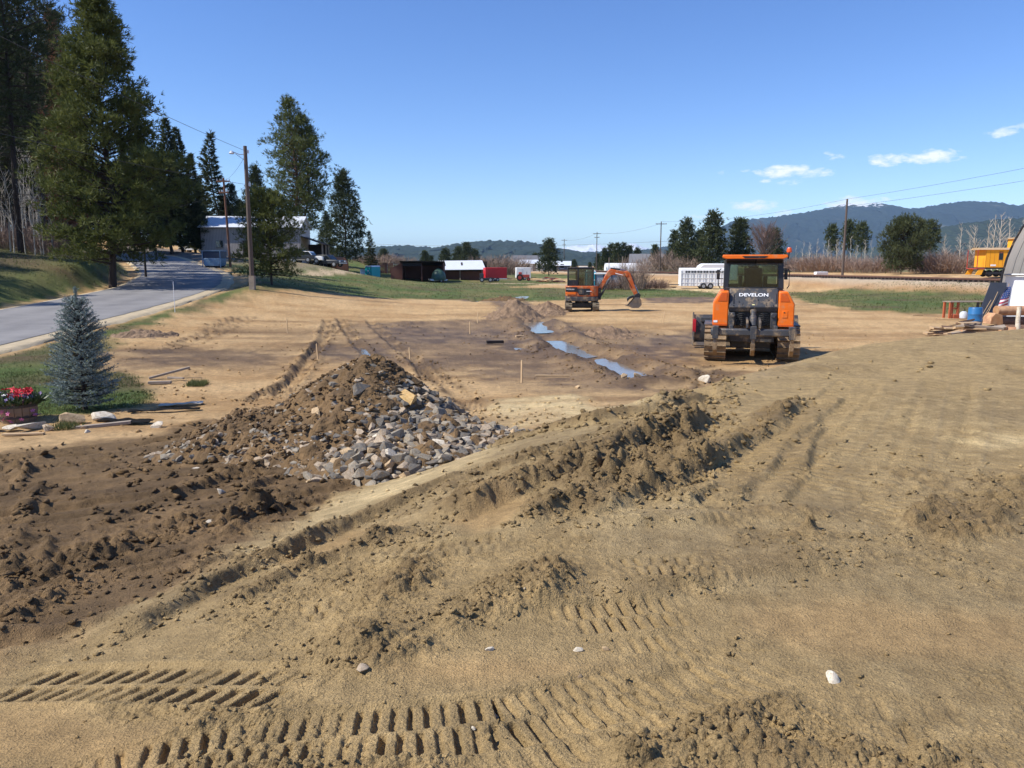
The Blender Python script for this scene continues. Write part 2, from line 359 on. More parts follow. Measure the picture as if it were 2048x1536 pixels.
# wheel ruts across the lower pad
RUTS = [([(668, 612), (690, 655), (712, 685), (735, 710), (745, 730)], .20, .11), ([(655, 640), (645, 680), (615, 725), (580, 770), (500, 800)], .20, .13), ([(722, 612), (745, 650), (790, 690), (830, 720), (860, 760)], .20, .10),
        ([(690, 640), (640, 690), (600, 740), (560, 790)], .22, .07), ([(760, 655), (850, 645)], .2, .08), ([(500, 640), (400, 680), (330, 700)], .25, .03), ([(600, 605), (480, 640), (350, 690)], .25, .03), ([(560, 600), (420, 650)], .2, .03),
        ([(1415, 735), (1400, 790)], .25, .05), ([(830, 720), (900, 770), (960, 820)], .25, .05)]
RUTS = [(gps(p), w * .9, d * .35) for (p, w, d) in RUTS]
TRENCH = gps([(1000, 603), (1030, 618), (1060, 638), (1085, 660), (1110, 680), (1150, 702), (1200, 718), (1245, 737), (1300, 757)])
POOLS = {'trench_far': gps([(1050, 628), (1068, 632), (1088, 660), (1078, 662)]), 'trench_mid': gps([(1112, 682), (1128, 684), (1160, 708), (1140, 710)]), 'trench_near': gps([(1228, 718), (1262, 728), (1303, 752), (1268, 752)]),
         'flat_left': gps([(1022, 690), (1062, 690), (1062, 697), (1022, 697)]), 'flat_right': gps([(1072, 696), (1112, 696), (1112, 704), (1072, 704)]), 'rut': gps([(716, 696), (742, 696), (746, 714), (722, 712)]),
         'field': gps([(930, 599), (985, 594), (1060, 591), (1062, 596), (1010, 601), (940, 602)])}
POOL_Z = {k: min(gz(*p) for p in P) - 0.05 for k, P in POOLS.items()}
# soil kinds
DARK = gps([(-120, 905), (120, 890), (300, 870), (420, 845), (560, 840), (720, 900), (720, 985), (600, 1075), (430, 1165), (250, 1255), (60, 1300), (-120, 1300)])
WET = [gps(p) for p in ([(760, 650), (900, 655), (1000, 650), (1100, 680), (1240, 720), (1320, 760), (1200, 745), (1050, 715), (930, 690), (800, 690), (730, 670)], [(1000, 605), (1060, 600), (1110, 640), (1260, 690), (1400, 700), (1405, 745), (1280, 700), (1150, 680), (1060, 660)],
        [(1120, 735), (1290, 745), (1400, 770), (1280, 790), (1130, 770)], [(230, 700), (330, 695), (420, 715), (330, 735), (220, 730)], [(600, 690), (700, 680), (760, 720), (650, 730)], [(1410, 715), (1620, 725), (1640, 760), (1420, 780)], [(1280, 596), (1450, 592), (1440, 606), (1300, 606)], [(1210, 690), (1400, 660), (1410, 690), (1300, 720)])]
ROUGH = [gps(p) for p in ([(870, 1270), (950, 1180), (1080, 1105), (1190, 1130), (1100, 1205), (1000, 1245)], [(690, 1205), (810, 1110), (900, 1105), (860, 1180), (760, 1235)], [(600, 1350), (740, 1290), (860, 1285), (800, 1345), (690, 1365)], [(1240, 1510), (1480, 1440), (1660, 1500), (1600, 1560), (1280, 1560)], [(1060, 975), (1390, 845), (1440, 880), (1200, 990)], [(1440, 1110), (1480, 1060), (1640, 1060), (1600, 1110)], [(1800, 1040), (1950, 990), (2060, 1010), (2060, 1080), (1880, 1090)])]
DAMP = [gps(p) for p in ([(700, 648), (900, 640), (1080, 640), (1300, 660), (1420, 690), (1420, 790), (1280, 792), (1050, 780), (900, 740), (760, 715), (640, 700)], [(200, 700), (420, 690), (620, 700), (560, 740), (380, 735), (210, 735)])]
PALE = [gps(p) for p in ([(560, 1105), (640, 1035), (720, 985), (860, 930), (980, 895), (960, 925), (800, 985), (660, 1065)], [(980, 800), (1150, 790), (1330, 790), (1280, 820), (1080, 850), (990, 870)], [(1190, 578), (1460, 574), (1460, 590), (1270, 593), (1190, 588)],
        [(1960, 885), (2020, 880), (2040, 895), (1970, 900)], [(1290, 1045), (1400, 1000), (1360, 1045)], [(1020, 590), (1060, 588), (1060, 592), (1020, 594)])]
GRASS = [gps([(-300, 705), (-40, 690), (120, 655), (260, 625), (400, 592), (480, 573), (530, 577), (500, 590), (445, 604), (350, 632), (250, 668), (205, 700), (195, 745), (270, 750), (295, 775), (270, 812), (200, 832), (-60, 835), (-300, 850)]),
         [(-17.2, 50), (-13, 58), (-9, 63), (-3, 65), (2, 62), (8, 68), (16, 72), (21, 70), (23, 88), (17, 96), (0, 100), (10, 130), (0, 160), (-60, 200), (-60, 150), (-34, 90), (-22, 66)],
         [(22, 50), (28, 42), (33, 44), (60, 50), (50, 76), (42, 90), (30, 86), (24, 66)], [(-24.5, 0), (-23.5, 24), (-25.5, 40), (-28.7, 56), (-33, 70), (-45, 93), (-120, 150), (-200, 100), (-120, -40), (-24, -40)],
         [(-60, 160), (0, 160), (60, 150), (140, 130), (400, 0), (500, 600), (-300, 700), (-300, 200)]]
SMOOTH = [gps([(1450, 1210), (1560, 1200), (1900, 1210), (2100, 1230), (2100, 1330), (1850, 1330), (1600, 1310), (1480, 1270)]), gps([(-100, 1410), (150, 1410), (340, 1450), (300, 1560), (-100, 1560)]), gps([(760, 1330), (1000, 1310), (1250, 1330), (1100, 1360), (820, 1370)]), gps([(900, 1050), (1000, 1000), (1100, 1000), (950, 1070)]), gps([(560, 1130), (700, 1060), (800, 1050), (680, 1110)])]
PATH = [(-24.5, 88), (-26, 96), (-24, 108), (-19, 122), (-8, 124), (4, 118), (14, 106), (22, 97)]

C_FILL, C_FILLD, C_FILLP = np.array(S(198, 169, 118)) / 1.3, np.array(S(152, 127, 88)) / 1.3, np.array(S(228, 202, 150)) / 1.3
C_TAN, C_TAN2, C_WET = np.array(S(230, 192, 138)) / 1.3, np.array(S(200, 160, 108)) / 1.3, np.array(S(122, 98, 72)) / 1.3
C_DARK, C_DARK2 = np.array(S(116, 93, 63)) / 1.3, np.array(S(148, 120, 83)) / 1.3
C_GR1, C_GR2, C_GR3 = np.array(S(92, 112, 52)) / 1.3, np.array(S(136, 128, 78)) / 1.3, np.array(S(112, 92, 66)) / 1.3
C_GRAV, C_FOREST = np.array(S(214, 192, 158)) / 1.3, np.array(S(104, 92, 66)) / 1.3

def soil(x, y, colour=False):
    """height of the finished surface (and its albedo and wetness)"""
    z = hbase(x, y); r = np.hypot(x, y); near = 1 - sst(30, 60, r)
    n_lo, n_md, n_hi = fbm(x / 2.7, y / 2.7, 11, 4), fbm(x / .55, y / .55, 21, 4), fbm(x / .14, y / .14, 31, 3)
    dt, tt, st = pl(x, y, TOE)
    m_fill = sst(-.12, .22, -tt + .30 * n_md + .15 * n_lo)
    m_dark = sst(-.35, .35, poly_near(x, y, DARK) + .5 * n_md) * (1 - m_fill * .85)
    m_smooth = np.zeros_like(x)
    for P in SMOOTH: m_smooth = np.maximum(m_smooth, sst(-.10, .16, poly_near(x, y, P) + .14 * n_md))
    m_grass = np.zeros_like(x); ng = fbm(x / 1.3, y / 1.3, 77, 5, .65); sc_ = np.clip(r / 25, .5, 8)
    for P in GRASS: m_grass = np.maximum(m_grass, sst(-.5, .5, poly_near(x, y, P, 12.) / sc_ * 1.5 + 1.1 * ng))
    d_r, t_r, s_r = pl(x, y, RP); m_grass *= sst(ROAD_W + .9, ROAD_W + 1.5, d_r + .25 * n_md)
    m_wet = np.zeros_like(x)
    for P in WET: m_wet = np.maximum(m_wet, sst(-.7, .9, poly_near(x, y, P) + .9 * n_lo + .6 * n_md))
    for P in DAMP: m_wet = np.maximum(m_wet, .82 * sst(-1.2, 1.4, poly_near(x, y, P) + 1.6 * n_lo + .9 * n_md))
    d_t, t_t, s_t = pl(x, y, TRENCH)
    m_wet = np.maximum(m_wet, .9 * sst(1.6, .5, d_t + .6 * n_md))
    for k, P in POOLS.items(): m_wet = np.maximum(m_wet, sst(-1.7, -.1, poly_near(x, y, P) + .3 * n_md))
    m_pale = np.zeros_like(x)
    big = fbm(x / 9, y / 9, 401, 4)
    for P in PALE: m_pale = np.maximum(m_pale, sst(-.3, .35, poly_near(x, y, P) + .35 * n_md + .3 * n_lo))
    # broad relief
    z += .05 * n_lo * sst(1.5, 6, r) * (1 - m_smooth) * (1 - .6 * sst(60, 160, r))
    rough = .74 + .65 * m_dark - .68 * m_smooth - .15 * (1 - m_fill); rough = rough * (1 - .5 * m_grass)
    patch = fbm(x / 1.1, y / 1.1, 51, 4); rough = np.clip(rough * (.72 + 1.7 * patch), .05, 2)
    m_rough = np.zeros_like(x)
    for P in ROUGH: m_rough = np.maximum(m_rough, sst(-.12, .22, poly_near(x, y, P) + .25 * n_md + .1 * n_hi))
    rough = np.clip(rough + .55 * m_rough, 0, 2)
    lump = np.zeros_like(x); rd = np.zeros_like(x); sel = np.nonzero(r < 40)[0]; xs, ys = x[sel], y[sel]; ks = near[sel]
    nmd, nhi, rs_ = n_md[sel], n_hi[sel], r[sel]
    turned = np.zeros_like(xs); press = np.zeros_like(xs); dz = np.zeros_like(xs)
    for (P, h, wg, ws, lp) in RIDGES:
        kk, d, t, s = pl_near(xs, ys, P, wg * 2 + .5); t = t + .10 * nmd[kk] * (.6 + h * 4) + .03 * nhi[kk]
        prof = np.where(t > 0, 1 - sst(0, wg * 1.6, t), 1 - sst(0, ws * 1.5, -t)) * sst(wg * 2 + .3, wg, d)
        amp = np.clip(.75 + .9 * vnoise(s / .35, s * 0 + h * 50, 5) - .35, .15, 1.4) * sst(0, .35, s) * sst(0, .35, sum(math.dist(a, b) for a, b in zip(P[:-1], P[1:])) - s)
        dz[kk] += h * prof * amp; turned[kk] = np.maximum(turned[kk], prof * lp * np.clip(amp, 0, 1))
    for (P, w, d0) in RUTS:
        kk, d, t, s = pl_near(xs, ys, P, 1.2); t = t + .08 * nmd[kk]; e = np.abs(t); nh_ = nhi[kk]
        dz[kk] += -d0 * sst(w * 1.1, w * .7, e) + d0 * .7 * np.exp(-((e - w * 1.55) / (w * .45)) ** 2) * (1 + .8 * nh_); press[kk] = np.maximum(press[kk], .6 * sst(w * 1.1, w * .8, e)); turned[kk] = np.maximum(turned[kk], .55 * np.exp(-((e - w * 1.5) / (w * .5)) ** 2))
        dz[kk] += np.where(e < w, -.02 * sst(.35, .6, np.abs(((s + t) / .12) % 1 - .5) * 2), 0)
    for (P, w, q, kind, d0) in TREADS:
        kk, d, t, s = pl_near(xs, ys, P, .6); t = t + .012 * nmd[kk]; e = np.abs(t); ins = sst(w * 1.12, w * .96, e)
        L = sum(math.dist(a, b) for a, b in zip(P[:-1], P[1:])); ends = sst(0, .45, s) * sst(L, L - .45, s)
        if kind == 'chev':
            ph = np.where(t > 0, (s - t * .26) / q, (s - t * .26) / q + .5); row = np.abs(e / w - .5) * 2
            g = sst(.29, .19, np.abs(ph % 1 - .5)) * sst(.88, .72, row)
        else:
            side = np.where(t > 0, 0, .5); ph = s / q + side + .10 * vnoise(s / .2, t * 0, 9)
            g = sst(.25, .14, np.abs(ph % 1 - .5)) * sst(.02, .14, e / w) * sst(1.0, .9, e / w)
        lug = hsh(np.floor(ph), np.where(t > 0, 3.0, 7.0), 17 + int(q * 1000)); m = np.clip(.95 + .8 * nmd[kk], .15, 1.3) * ends * ins; g = g * (.45 + .85 * lug)
        dz[kk] += -d0 * 1.15 * m * g * (1 + .5 * nhi[kk]) - d0 * .25 * m + d0 * .5 * ends * np.exp(-((e - w * 1.2) / (w * .14)) ** 2); press[kk] = np.maximum(press[kk], m * .8)
    stain = np.zeros_like(xs)
    for (P, w, d0) in RUTS:
        kk, d, t, s = pl_near(xs, ys, P, 1.2); t = t + .12 * nmd[kk]; stain[kk] = np.maximum(stain[kk], np.exp(-((np.abs(t) - w * .9) / (w * .5)) ** 2) * np.clip(.7 + 1.2 * nmd[kk], 0, 1))
    turned = np.maximum(turned, .5 * m_rough[sel] * (1 - press)); dz += .035 * m_rough[sel] * (1 + .8 * nmd)
    tre = d_t[sel]; tz = np.where(tre < 1.1, -.10 * sst(.75, .25, tre + .15 * nmd), 0) + .15 * np.exp(-((tre - 1.05 + .25 * nmd) / .42) ** 2) * (1 + .7 * nmd)
    dz += tz; turned = np.maximum(turned, .9 * np.exp(-((tre - 1.1) / .6) ** 2))
    rough[sel] = np.clip(rough[sel] * (1 - .75 * press) + 1.1 * turned, .05, 2.2)
    rg = rough[sel] * (1 - .6 * m_grass[sel])
    c1 = clods(xs, ys, .05, 101, .8) * sst(10, 5.5, rs_); c2 = clods(xs + .02 * nhi, ys, .11, 131, .45) * sst(16, 9, rs_); c3 = clods(xs + .05 * nmd, ys + .05 * nhi, .24, 161, .22, .8) * sst(24, 14, rs_)
    c0 = clods(xs, ys, .024, 191, .8) * sst(5.5, 3.6, rs_)
    lumps = .75 * c0 * np.clip(rg * 1.2 + .1, 0, 1.1) * (1 - .8 * m_smooth[sel]) + c1 * .8 * np.clip(rg - .25, 0, 1.1) + c2 * .9 * np.clip(rg - .55, 0, 1.1) + c3 * .8 * np.clip(rg - .85, 0, 1.1)
    fine = nhi * .008 * sst(12, 6, rs_) * np.clip(rg + .2, 0, 1.5) + nmd * .022 * np.clip(rg + .15, 0, 1.6)
    dirw = vnoise((xs * .55 - ys * .83) / .16 + 1.2 * nmd, (xs * .83 + ys * .55) / 2.6, 203) - .5      # drag marks in the worked soil
    fine += dirw * (.105 * m_dark[sel] + .003)
    dirh = vnoise(ys / .35 + 1.5 * nmd, xs / 5.0 + .2 * ys, 207) - .5                                   # blade marks across the lower pad
    fine += dirh * .022 * (1 - m_fill[sel]) * (1 - m_dark[sel]) * (1 - m_grass[sel]) * sst(9, 12, rs_)
    z[sel] += dz + (lumps + fine) * ks
    lump[sel] = lumps
    far = (r >= 40) & (r < 120); z += np.where(r >= 28, .03 * n_lo * 0 + .05 * fbm(x / 1.2, y / 1.2, 301, 3) * sst(28, 42, r) * (1 - .5 * sst(60, 120, r)), 0)
    for k, P in POOLS.items():
        w = sst(.0, .30, poly_near(x, y, P) + .26 * n_md + .1 * n_lo); z = z * (1 - w) + (POOL_Z[k] - .05 + .02 * n_md) * w
    w = sst(ROAD_W + 1.4, ROAD_W + .9, d_r); zr = np.interp(s_r, _s, _z); z = z * (1 - w) + np.minimum(z, zr - .06) * w
    if not colour: return z
    # ---- albedo
    A = lambda c: np.broadcast_to(c, (len(x), 3)).copy()
    mixc = lambda a, b, m: a * (1 - m[:, None]) + b * m[:, None]
    str_ = fbm(x / 6, y / .9, 411, 4)
    low = mixc(A(C_TAN), A(C_TAN2), np.clip(.5 + 1.1 * str_ + .5 * n_md, 0, 1))
    low = mixc(low, A(C_WET), np.clip(1.1 * big - .22 + .5 * str_, 0, .7))
    low = mixc(low, A(C_WET * .85), m_wet * np.clip(.8 + .5 * n_md, 0, 1))
    stn = np.zeros_like(x); stn[sel] = stain; low = mixc(low, A(C_WET * .7), stn * .85)
    fil = mixc(A(C_FILL), A(C_FILLP), np.clip(.10 + .9 * n_lo + .35 * n_hi, 0, .55))
    tur = np.zeros_like(x); tur[sel] = turned; rgh = np.zeros_like(x); rgh[sel] = rg; prs = np.zeros_like(x); prs[sel] = press
    fil = mixc(fil, A(C_FILLD), np.clip(.12 + tur * .8 + .5 * np.clip(rgh - .7, 0, 1) + .6 * n_lo + .35 * big, 0, .9))
    fil = mixc(fil, A(C_FILL * np.array([1.08, 1.0, .95])), m_smooth * .8)
    dk = mixc(A(C_DARK), A(C_DARK2), np.clip(.35 + 1.1 * n_md + .4 * n_lo, 0, 1))
    c = mixc(low, dk, m_dark * .93); c = mixc(c, fil, m_fill)
    c = mixc(c, A(C_FILLP * 1.15), m_pale * np.clip(.75 + .6 * n_md, 0, 1) * (1 - .5 * tur))
    g = mixc(A(C_GR1), A(C_GR2), np.clip(.42 + 1.3 * fbm(x / 3.1, y / 3.1, 421, 5, .6), 0, 1)); g = mixc(g, A(C_GR3), np.clip(fbm(x / 5, y / 2.2, 431, 4) * 1.7 - .15, 0, .9))
    c = mixc(c, g, m_grass)
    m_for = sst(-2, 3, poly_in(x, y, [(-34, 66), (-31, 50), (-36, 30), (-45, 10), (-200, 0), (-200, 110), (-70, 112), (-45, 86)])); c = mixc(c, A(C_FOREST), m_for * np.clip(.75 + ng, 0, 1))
    d_k, t_k, s_k = pl(x, y, TRACK); m_b = np.where(t_k > 0, sst(11.5, 8.5, t_k + 1.5 * n_lo), sst(4, 2, -t_k)) * sst(420, 320, r)
    bal = mixc(A(C_GRAV), A(C_TAN2 * np.array([1, .95, .95])), np.clip(sst(3.5, 10, t_k) + .3 * n_lo, 0, 1)); bal = mixc(bal, A(np.array(S(112, 100, 92)) / 1.3), np.where(np.abs(t_k) < 2.3, 1, 0) * .9)
    c = mixc(c, bal, m_b)
    d_p, t_p, _ = pl(x, y, PATH); c = mixc(c, A(C_GRAV * np.array([.95, .93, .88])), sst(1.9, 1.2, d_p + .3 * n_lo))
    m_lot = sst(-1, 1.5, poly_in(x, y, [(-42, 92), (-60, 110), (-66, 128), (-52, 134), (-38, 112), (-34, 100)]) + n_lo); c = mixc(c, A(np.array(S(138, 126, 112)) / 1.3), m_lot)
    m_yard = sst(-1.5, 1.5, poly_in(x, y, [(-28, 100), (-23, 122), (-30, 132), (-40, 115)]) + n_lo); c = mixc(c, A(C_GRAV * .6), m_yard * .7)
    c *= (1 + .10 * n_hi + .08 * n_md)[:, None]
    wet = np.clip(m_wet * .9 + .25 * m_dark, 0, 1) * (1 - m_grass)
    return z, np.clip(c, .005, .9), wet

def build_ground():
    fine = np.arange(-38.0, 38.0001, math.degrees(1 / 475.0))
    ang = np.radians(np.concatenate([np.arange(-178, -60, 4.0), np.arange(-60, -38.2, .5), fine, np.arange(38.5, 60, .5), np.arange(60, 182, 4.0)]))
    rr = [0.3, .6, .9, 1.2, 1.5, 1.75, 1.95, 2.1]
    while rr[-1] < 21500:
        q = rr[-1]; rr.append(q + min(q * q / (2250.0 if q < 13 else 1400.0), .035 * q) if q < 400 else q * 1.12)
    rr = np.array(rr); na, nr = len(ang), len(rr)
    X = (rr[:, None] * np.sin(ang)[None, :]).ravel(); Y = (rr[:, None] * np.cos(ang)[None, :]).ravel()
    z, c, wet = soil(X, Y, True)
    i = np.arange(nr - 1)[:, None] * na; j = np.arange(na)[None, :]; j2 = (j + 1) % na
    f = np.stack([i + j, i + j2, i + na + j2, i + na + j], -1).reshape(-1, 4)[:, ::-1]
    V = np.stack([X, Y, z], 1); V = np.vstack([V, [[0, 0, gz(0, 0)]]])
    me = np_mesh('ground', V, f, smooth=True)
    ca = me.attributes.new('albedo', 'FLOAT_COLOR', 'POINT'); buf = np.ones((len(V), 4), np.float32); buf[:-1, :3] = c; ca.data.foreach_set('color', buf.ravel())
    wa = me.attributes.new('wet', 'FLOAT', 'POINT'); wb = np.zeros(len(V), np.float32); wb[:-1] = wet; wa.data.foreach_set('value', wb)
    m = bpy.data.materials.new('soil'); m.use_nodes = True; n, l = m.node_tree.nodes, m.node_tree.links; p = n['Principled BSDF']
    a = N(n, 'ShaderNodeAttribute', attribute_name='albedo'); w = N(n, 'ShaderNodeAttribute', attribute_name='wet'); tc = N(n, 'ShaderNodeTexCoord')
    n1 = N(n, 'ShaderNodeTexNoise', ins={'Scale': 95.0, 'Detail': 6.0, 'Roughness': .7}); n2 = N(n, 'ShaderNodeTexNoise', ins={'Scale': 9.0, 'Detail': 8.0, 'Roughness': .7}); vo = N(n, 'ShaderNodeTexVoronoi', ins={'Scale': 110.0, 'Randomness': 1.0})
    for q in (n1, n2, vo): l.new(tc.outputs['Object'], q.inputs['Vector'])
    mr = N(n, 'ShaderNodeMapRange', ins={'From Min': .3, 'From Max': .7, 'To Min': .72, 'To Max': 1.26}); l.new(n1.outputs[0], mr.inputs[0])
    mr2 = N(n, 'ShaderNodeMapRange', ins={'From Min': .3, 'From Max': .7, 'To Min': .74, 'To Max': 1.24}); l.new(n2.outputs[0], mr2.inputs[0])
    n3 = N(n, 'ShaderNodeTexNoise', ins={'Scale': 2.2, 'Detail': 9.0, 'Roughness': .75}); l.new(tc.outputs['Object'], n3.inputs['Vector']); mr3 = N(n, 'ShaderNodeMapRange', ins={'From Min': .32, 'From Max': .68, 'To Min': .84, 'To Max': 1.14}); l.new(n3.outputs[0], mr3.inputs[0])
    mu0 = N(n, 'ShaderNodeMath', operation='MULTIPLY'); l.new(mr.outputs[0], mu0.inputs[0]); l.new(mr2.outputs[0], mu0.inputs[1]); mu = N(n, 'ShaderNodeMath', operation='MULTIPLY'); l.new(mu0.outputs[0], mu.inputs[0]); l.new(mr3.outputs[0], mu.inputs[1])
    vs = N(n, 'ShaderNodeVectorMath', operation='SCALE'); l.new(a.outputs['Color'], vs.inputs[0]); l.new(mu.outputs[0], vs.inputs['Scale']); l.new(vs.outputs[0], p.inputs['Base Color'])
    ro = N(n, 'ShaderNodeMapRange', ins={'From Min': .2, 'From Max': 1.0, 'To Min': .95, 'To Max': .55}); l.new(w.outputs['Fac'], ro.inputs[0]); l.new(ro.outputs[0], p.inputs['Roughness']); p.inputs['Specular IOR Level'].default_value = .3
    ad = N(n, 'ShaderNodeMath', operation='ADD'); l.new(n1.outputs[0], ad.inputs[0]); l.new(vo.outputs['Distance'], ad.inputs[1])
    b1 = N(n, 'ShaderNodeBump', ins={'Strength': .8, 'Distance': .014}); l.new(ad.outputs[0], b1.inputs['Height']); b2 = N(n, 'ShaderNodeBump', ins={'Strength': .6, 'Distance': .07}); l.new(n2.outputs[0], b2.inputs['Height']); l.new(b1.outputs[0], b2.inputs['Normal']); b3 = N(n, 'ShaderNodeBump', ins={'Strength': .5, 'Distance': .16}); l.new(n3.outputs[0], b3.inputs['Height']); l.new(b2.outputs[0], b3.inputs['Normal']); l.new(b3.outputs[0], p.inputs['Normal'])
    MATS['soil'] = m
    return tag(link('ground', me, m), 'bare graded earth with tread prints, windrows and grass edges', 'ground', kind='structure')
build_ground()
def sz(x, y): return float(soil(np.array([x], float), np.array([y], float))[0])
def szs(L): L = np.array(L, float); return soil(L[:, 0], L[:, 1])

# water standing in the hollows
m = mat('puddle_water', (.20, .165, .12), rough=.12, var=.3, scale=1.2, spec=.4, bump=.03, bscale=5)
PUD = {'trench_far': 'narrow puddle at the far end of the muddy trench', 'trench_mid': 'murky shallow puddle midway along the muddy trench', 'trench_near': 'bright blue puddle at the near end of the muddy trench',
       'flat_left': 'small puddle on flat mud beside the trench, further left of two', 'flat_right': 'small puddle on flat mud beside the trench, nearer of two', 'rut': 'small puddle in the wheel rut behind the rubble pile', 'field': 'long sky-blue puddle where grass meets bare dirt'}
for k, P in POOLS.items():
    Q = sorted((p[0] + .6 * math.cos(a * .5236), p[1] + .6 * math.sin(a * .5236)) for p in P for a in range(12)); hulls = []
    for seq in (Q, Q[::-1]):
        h = []
        for q in seq:
            while len(h) > 1 and (h[-1][0] - h[-2][0]) * (q[1] - h[-2][1]) - (h[-1][1] - h[-2][1]) * (q[0] - h[-2][0]) <= 0: h.pop()
            h.append(q)
        hulls += h[:-1]
    o = MB().add([(q[0], q[1], POOL_Z[k]) for q in hulls], [tuple(range(len(hulls)))]).build('puddle', m)
    tag(o, PUD[k], 'puddle', kind='structure')

# road with pale gravel shoulders
def ribbon(name, P3, w0, w1, dz, m, label, step=1.0, edge=0.0, cat='road'):
    pts = []; 
    for (a, b) in zip(P3[:-1], P3[1:]):
        n = max(1, int(math.dist(a, b) / step))
        for i in range(n): pts.append(tuple(a[q] + (b[q] - a[q]) * i / n for q in range(3)))
    pts.append(P3[-1]); A = np.array(pts); ker = np.ones(9) / 9
    for q in range(3): A[4:-4, q] = np.convolve(A[:, q], ker, 'valid')
    d = np.gradient(A[:, :2], axis=0); d /= np.linalg.norm(d, axis=1)[:, None]; nx, ny = -d[:, 1], d[:, 0]; K = 7; V = []
    for i in range(len(A)):
        for k in range(K):
            t = w0 + (w1 - w0) * ((0, .02, .06, .12, .5, .97, 1.0) if cat == 'shoulder' else (0, .12, .35, .5, .65, .88, 1.0))[k]
            if k in (0, K - 1): t += edge * (random.random() - .5)
            V.append((A[i, 0] + nx[i] * t, A[i, 1] + ny[i] * t, A[i, 2] + dz - (.22 if k in (0, K - 1) and cat == 'shoulder' else 0)))
    f = [(i * K + k, (i + 1) * K + k, (i + 1) * K + k + 1, i * K + k + 1) for i in range(len(A) - 1) for k in range(K - 1)]
    me = np_mesh(name, V, f, True); la = me.attributes.new('lane', 'FLOAT', 'POINT'); la.data.foreach_set('value', np.tile([.2, 1, .1, .9, .1, 1, .2], len(A)).astype(np.float32))
    o = link(name, me, m); return tag(o, label, cat, kind='structure')
m_as = mat('asphalt', S(116, 114, 114), rough=.85, var=.14, scale=.7, bump=.3, bscale=60, detail=9, c2=S(134, 132, 130), spec=.3)
an, al = m_as.node_tree.nodes, m_as.node_tree.links; lt = N(an, 'ShaderNodeAttribute', attribute_name='lane'); lz = N(an, 'ShaderNodeTexNoise', ins={'Scale': .35, 'Detail': 6.0}); lm = N(an, 'ShaderNodeMath', operation='MULTIPLY'); al.new(lt.outputs['Fac'], lm.inputs[0]); al.new(lz.outputs[0], lm.inputs[1])
lx = N(an, 'ShaderNodeMix', data_type='RGBA'); al.new(lm.outputs[0], lx.inputs[0]); al.new(an['Principled BSDF'].inputs['Base Color'].links[0].from_socket, lx.inputs[6]); lx.inputs[7].default_value = (*S(156, 153, 149), 1); al.new(lx.outputs[2], an['Principled BSDF'].inputs['Base Color'])
m_gs = mat('gravel_shoulder', S(182, 165, 134), rough=.95, var=.18, scale=2.2, bump=.6, bscale=30, detail=8)
ribbon('gravel_shoulder', ROAD, -ROAD_W - 1.0, ROAD_W + .5, .0, m_gs, 'pale gravel shoulder along the asphalt road', edge=.5, cat='shoulder')
ribbon('road', ROAD, -ROAD_W, ROAD_W, .016, m_as, 'grey asphalt road curving uphill under the pines', edge=.12)
# ------------------------------------------------------------------ hills and mountains
def ridge_mesh(name, sky_pts, D, depth, seed, m, label, du=3.0, rows=20, jag=8.0, rel=.16, u0=None, u1=None):
    us = np.arange(u0 if u0 is not None else sky_pts[0][0], (u1 if u1 is not None else sky_pts[-1][0]) + .1, du)
    vs = np.interp(us, [p[0] for p in sky_pts], [p[1] for p in sky_pts]); V = []
    zr = np.array([CAM_Z + (pix_dir(u, v).z / pix_dir(u, v).y) * D for u, v in zip(us, vs)])
    ts = np.concatenate([np.linspace(0, 1, rows), [1.12, 1.4]])
    for t in ts:
        Y = D - depth * (1 - min(t, 1)) if t <= 1 else D + depth * (t - 1) * 2
        Yr = np.full_like(us, Y); X = (us - 1024.0) / F * D / math.cos(PITCH)
        pro = t ** 1.25 if t <= 1 else max(0, 1 - (t - 1) * 2.2)
        n = fbm(X / (D * .045), Yr / (D * .06), seed, 5, .55); n2 = fbm(X / (D * .012), Yr / (D * .02), seed + 40, 4)
        env = 4 * t * (1 - t) if t <= 1 else 0
        Z = -3 + (zr + 3) * (pro + rel * n * env * 1.6 + .05 * n2 * env) + jag * (np.random.RandomState(int(seed + t * 1000)).rand(len(us)) - .5) * min(1, t * 1.5)
        V.append(np.stack([X + n * depth * .10 * env, Yr + n * depth * .06 * env, np.maximum(Z, -4)], 1))
    V = np.concatenate(V); n = len(us); R = len(ts)
    i = np.arange(R - 1)[:, None] * n; j = np.arange(n - 1)[None, :]
    f = np.stack([i + j, i + j + 1, i + n + j + 1, i + n + j], -1).reshape(-1, 4)
    return tag(link(name, np_mesh(name, V, f, False), m), label, 'mountain' if 'mountain' in name else 'hill', kind='structure')
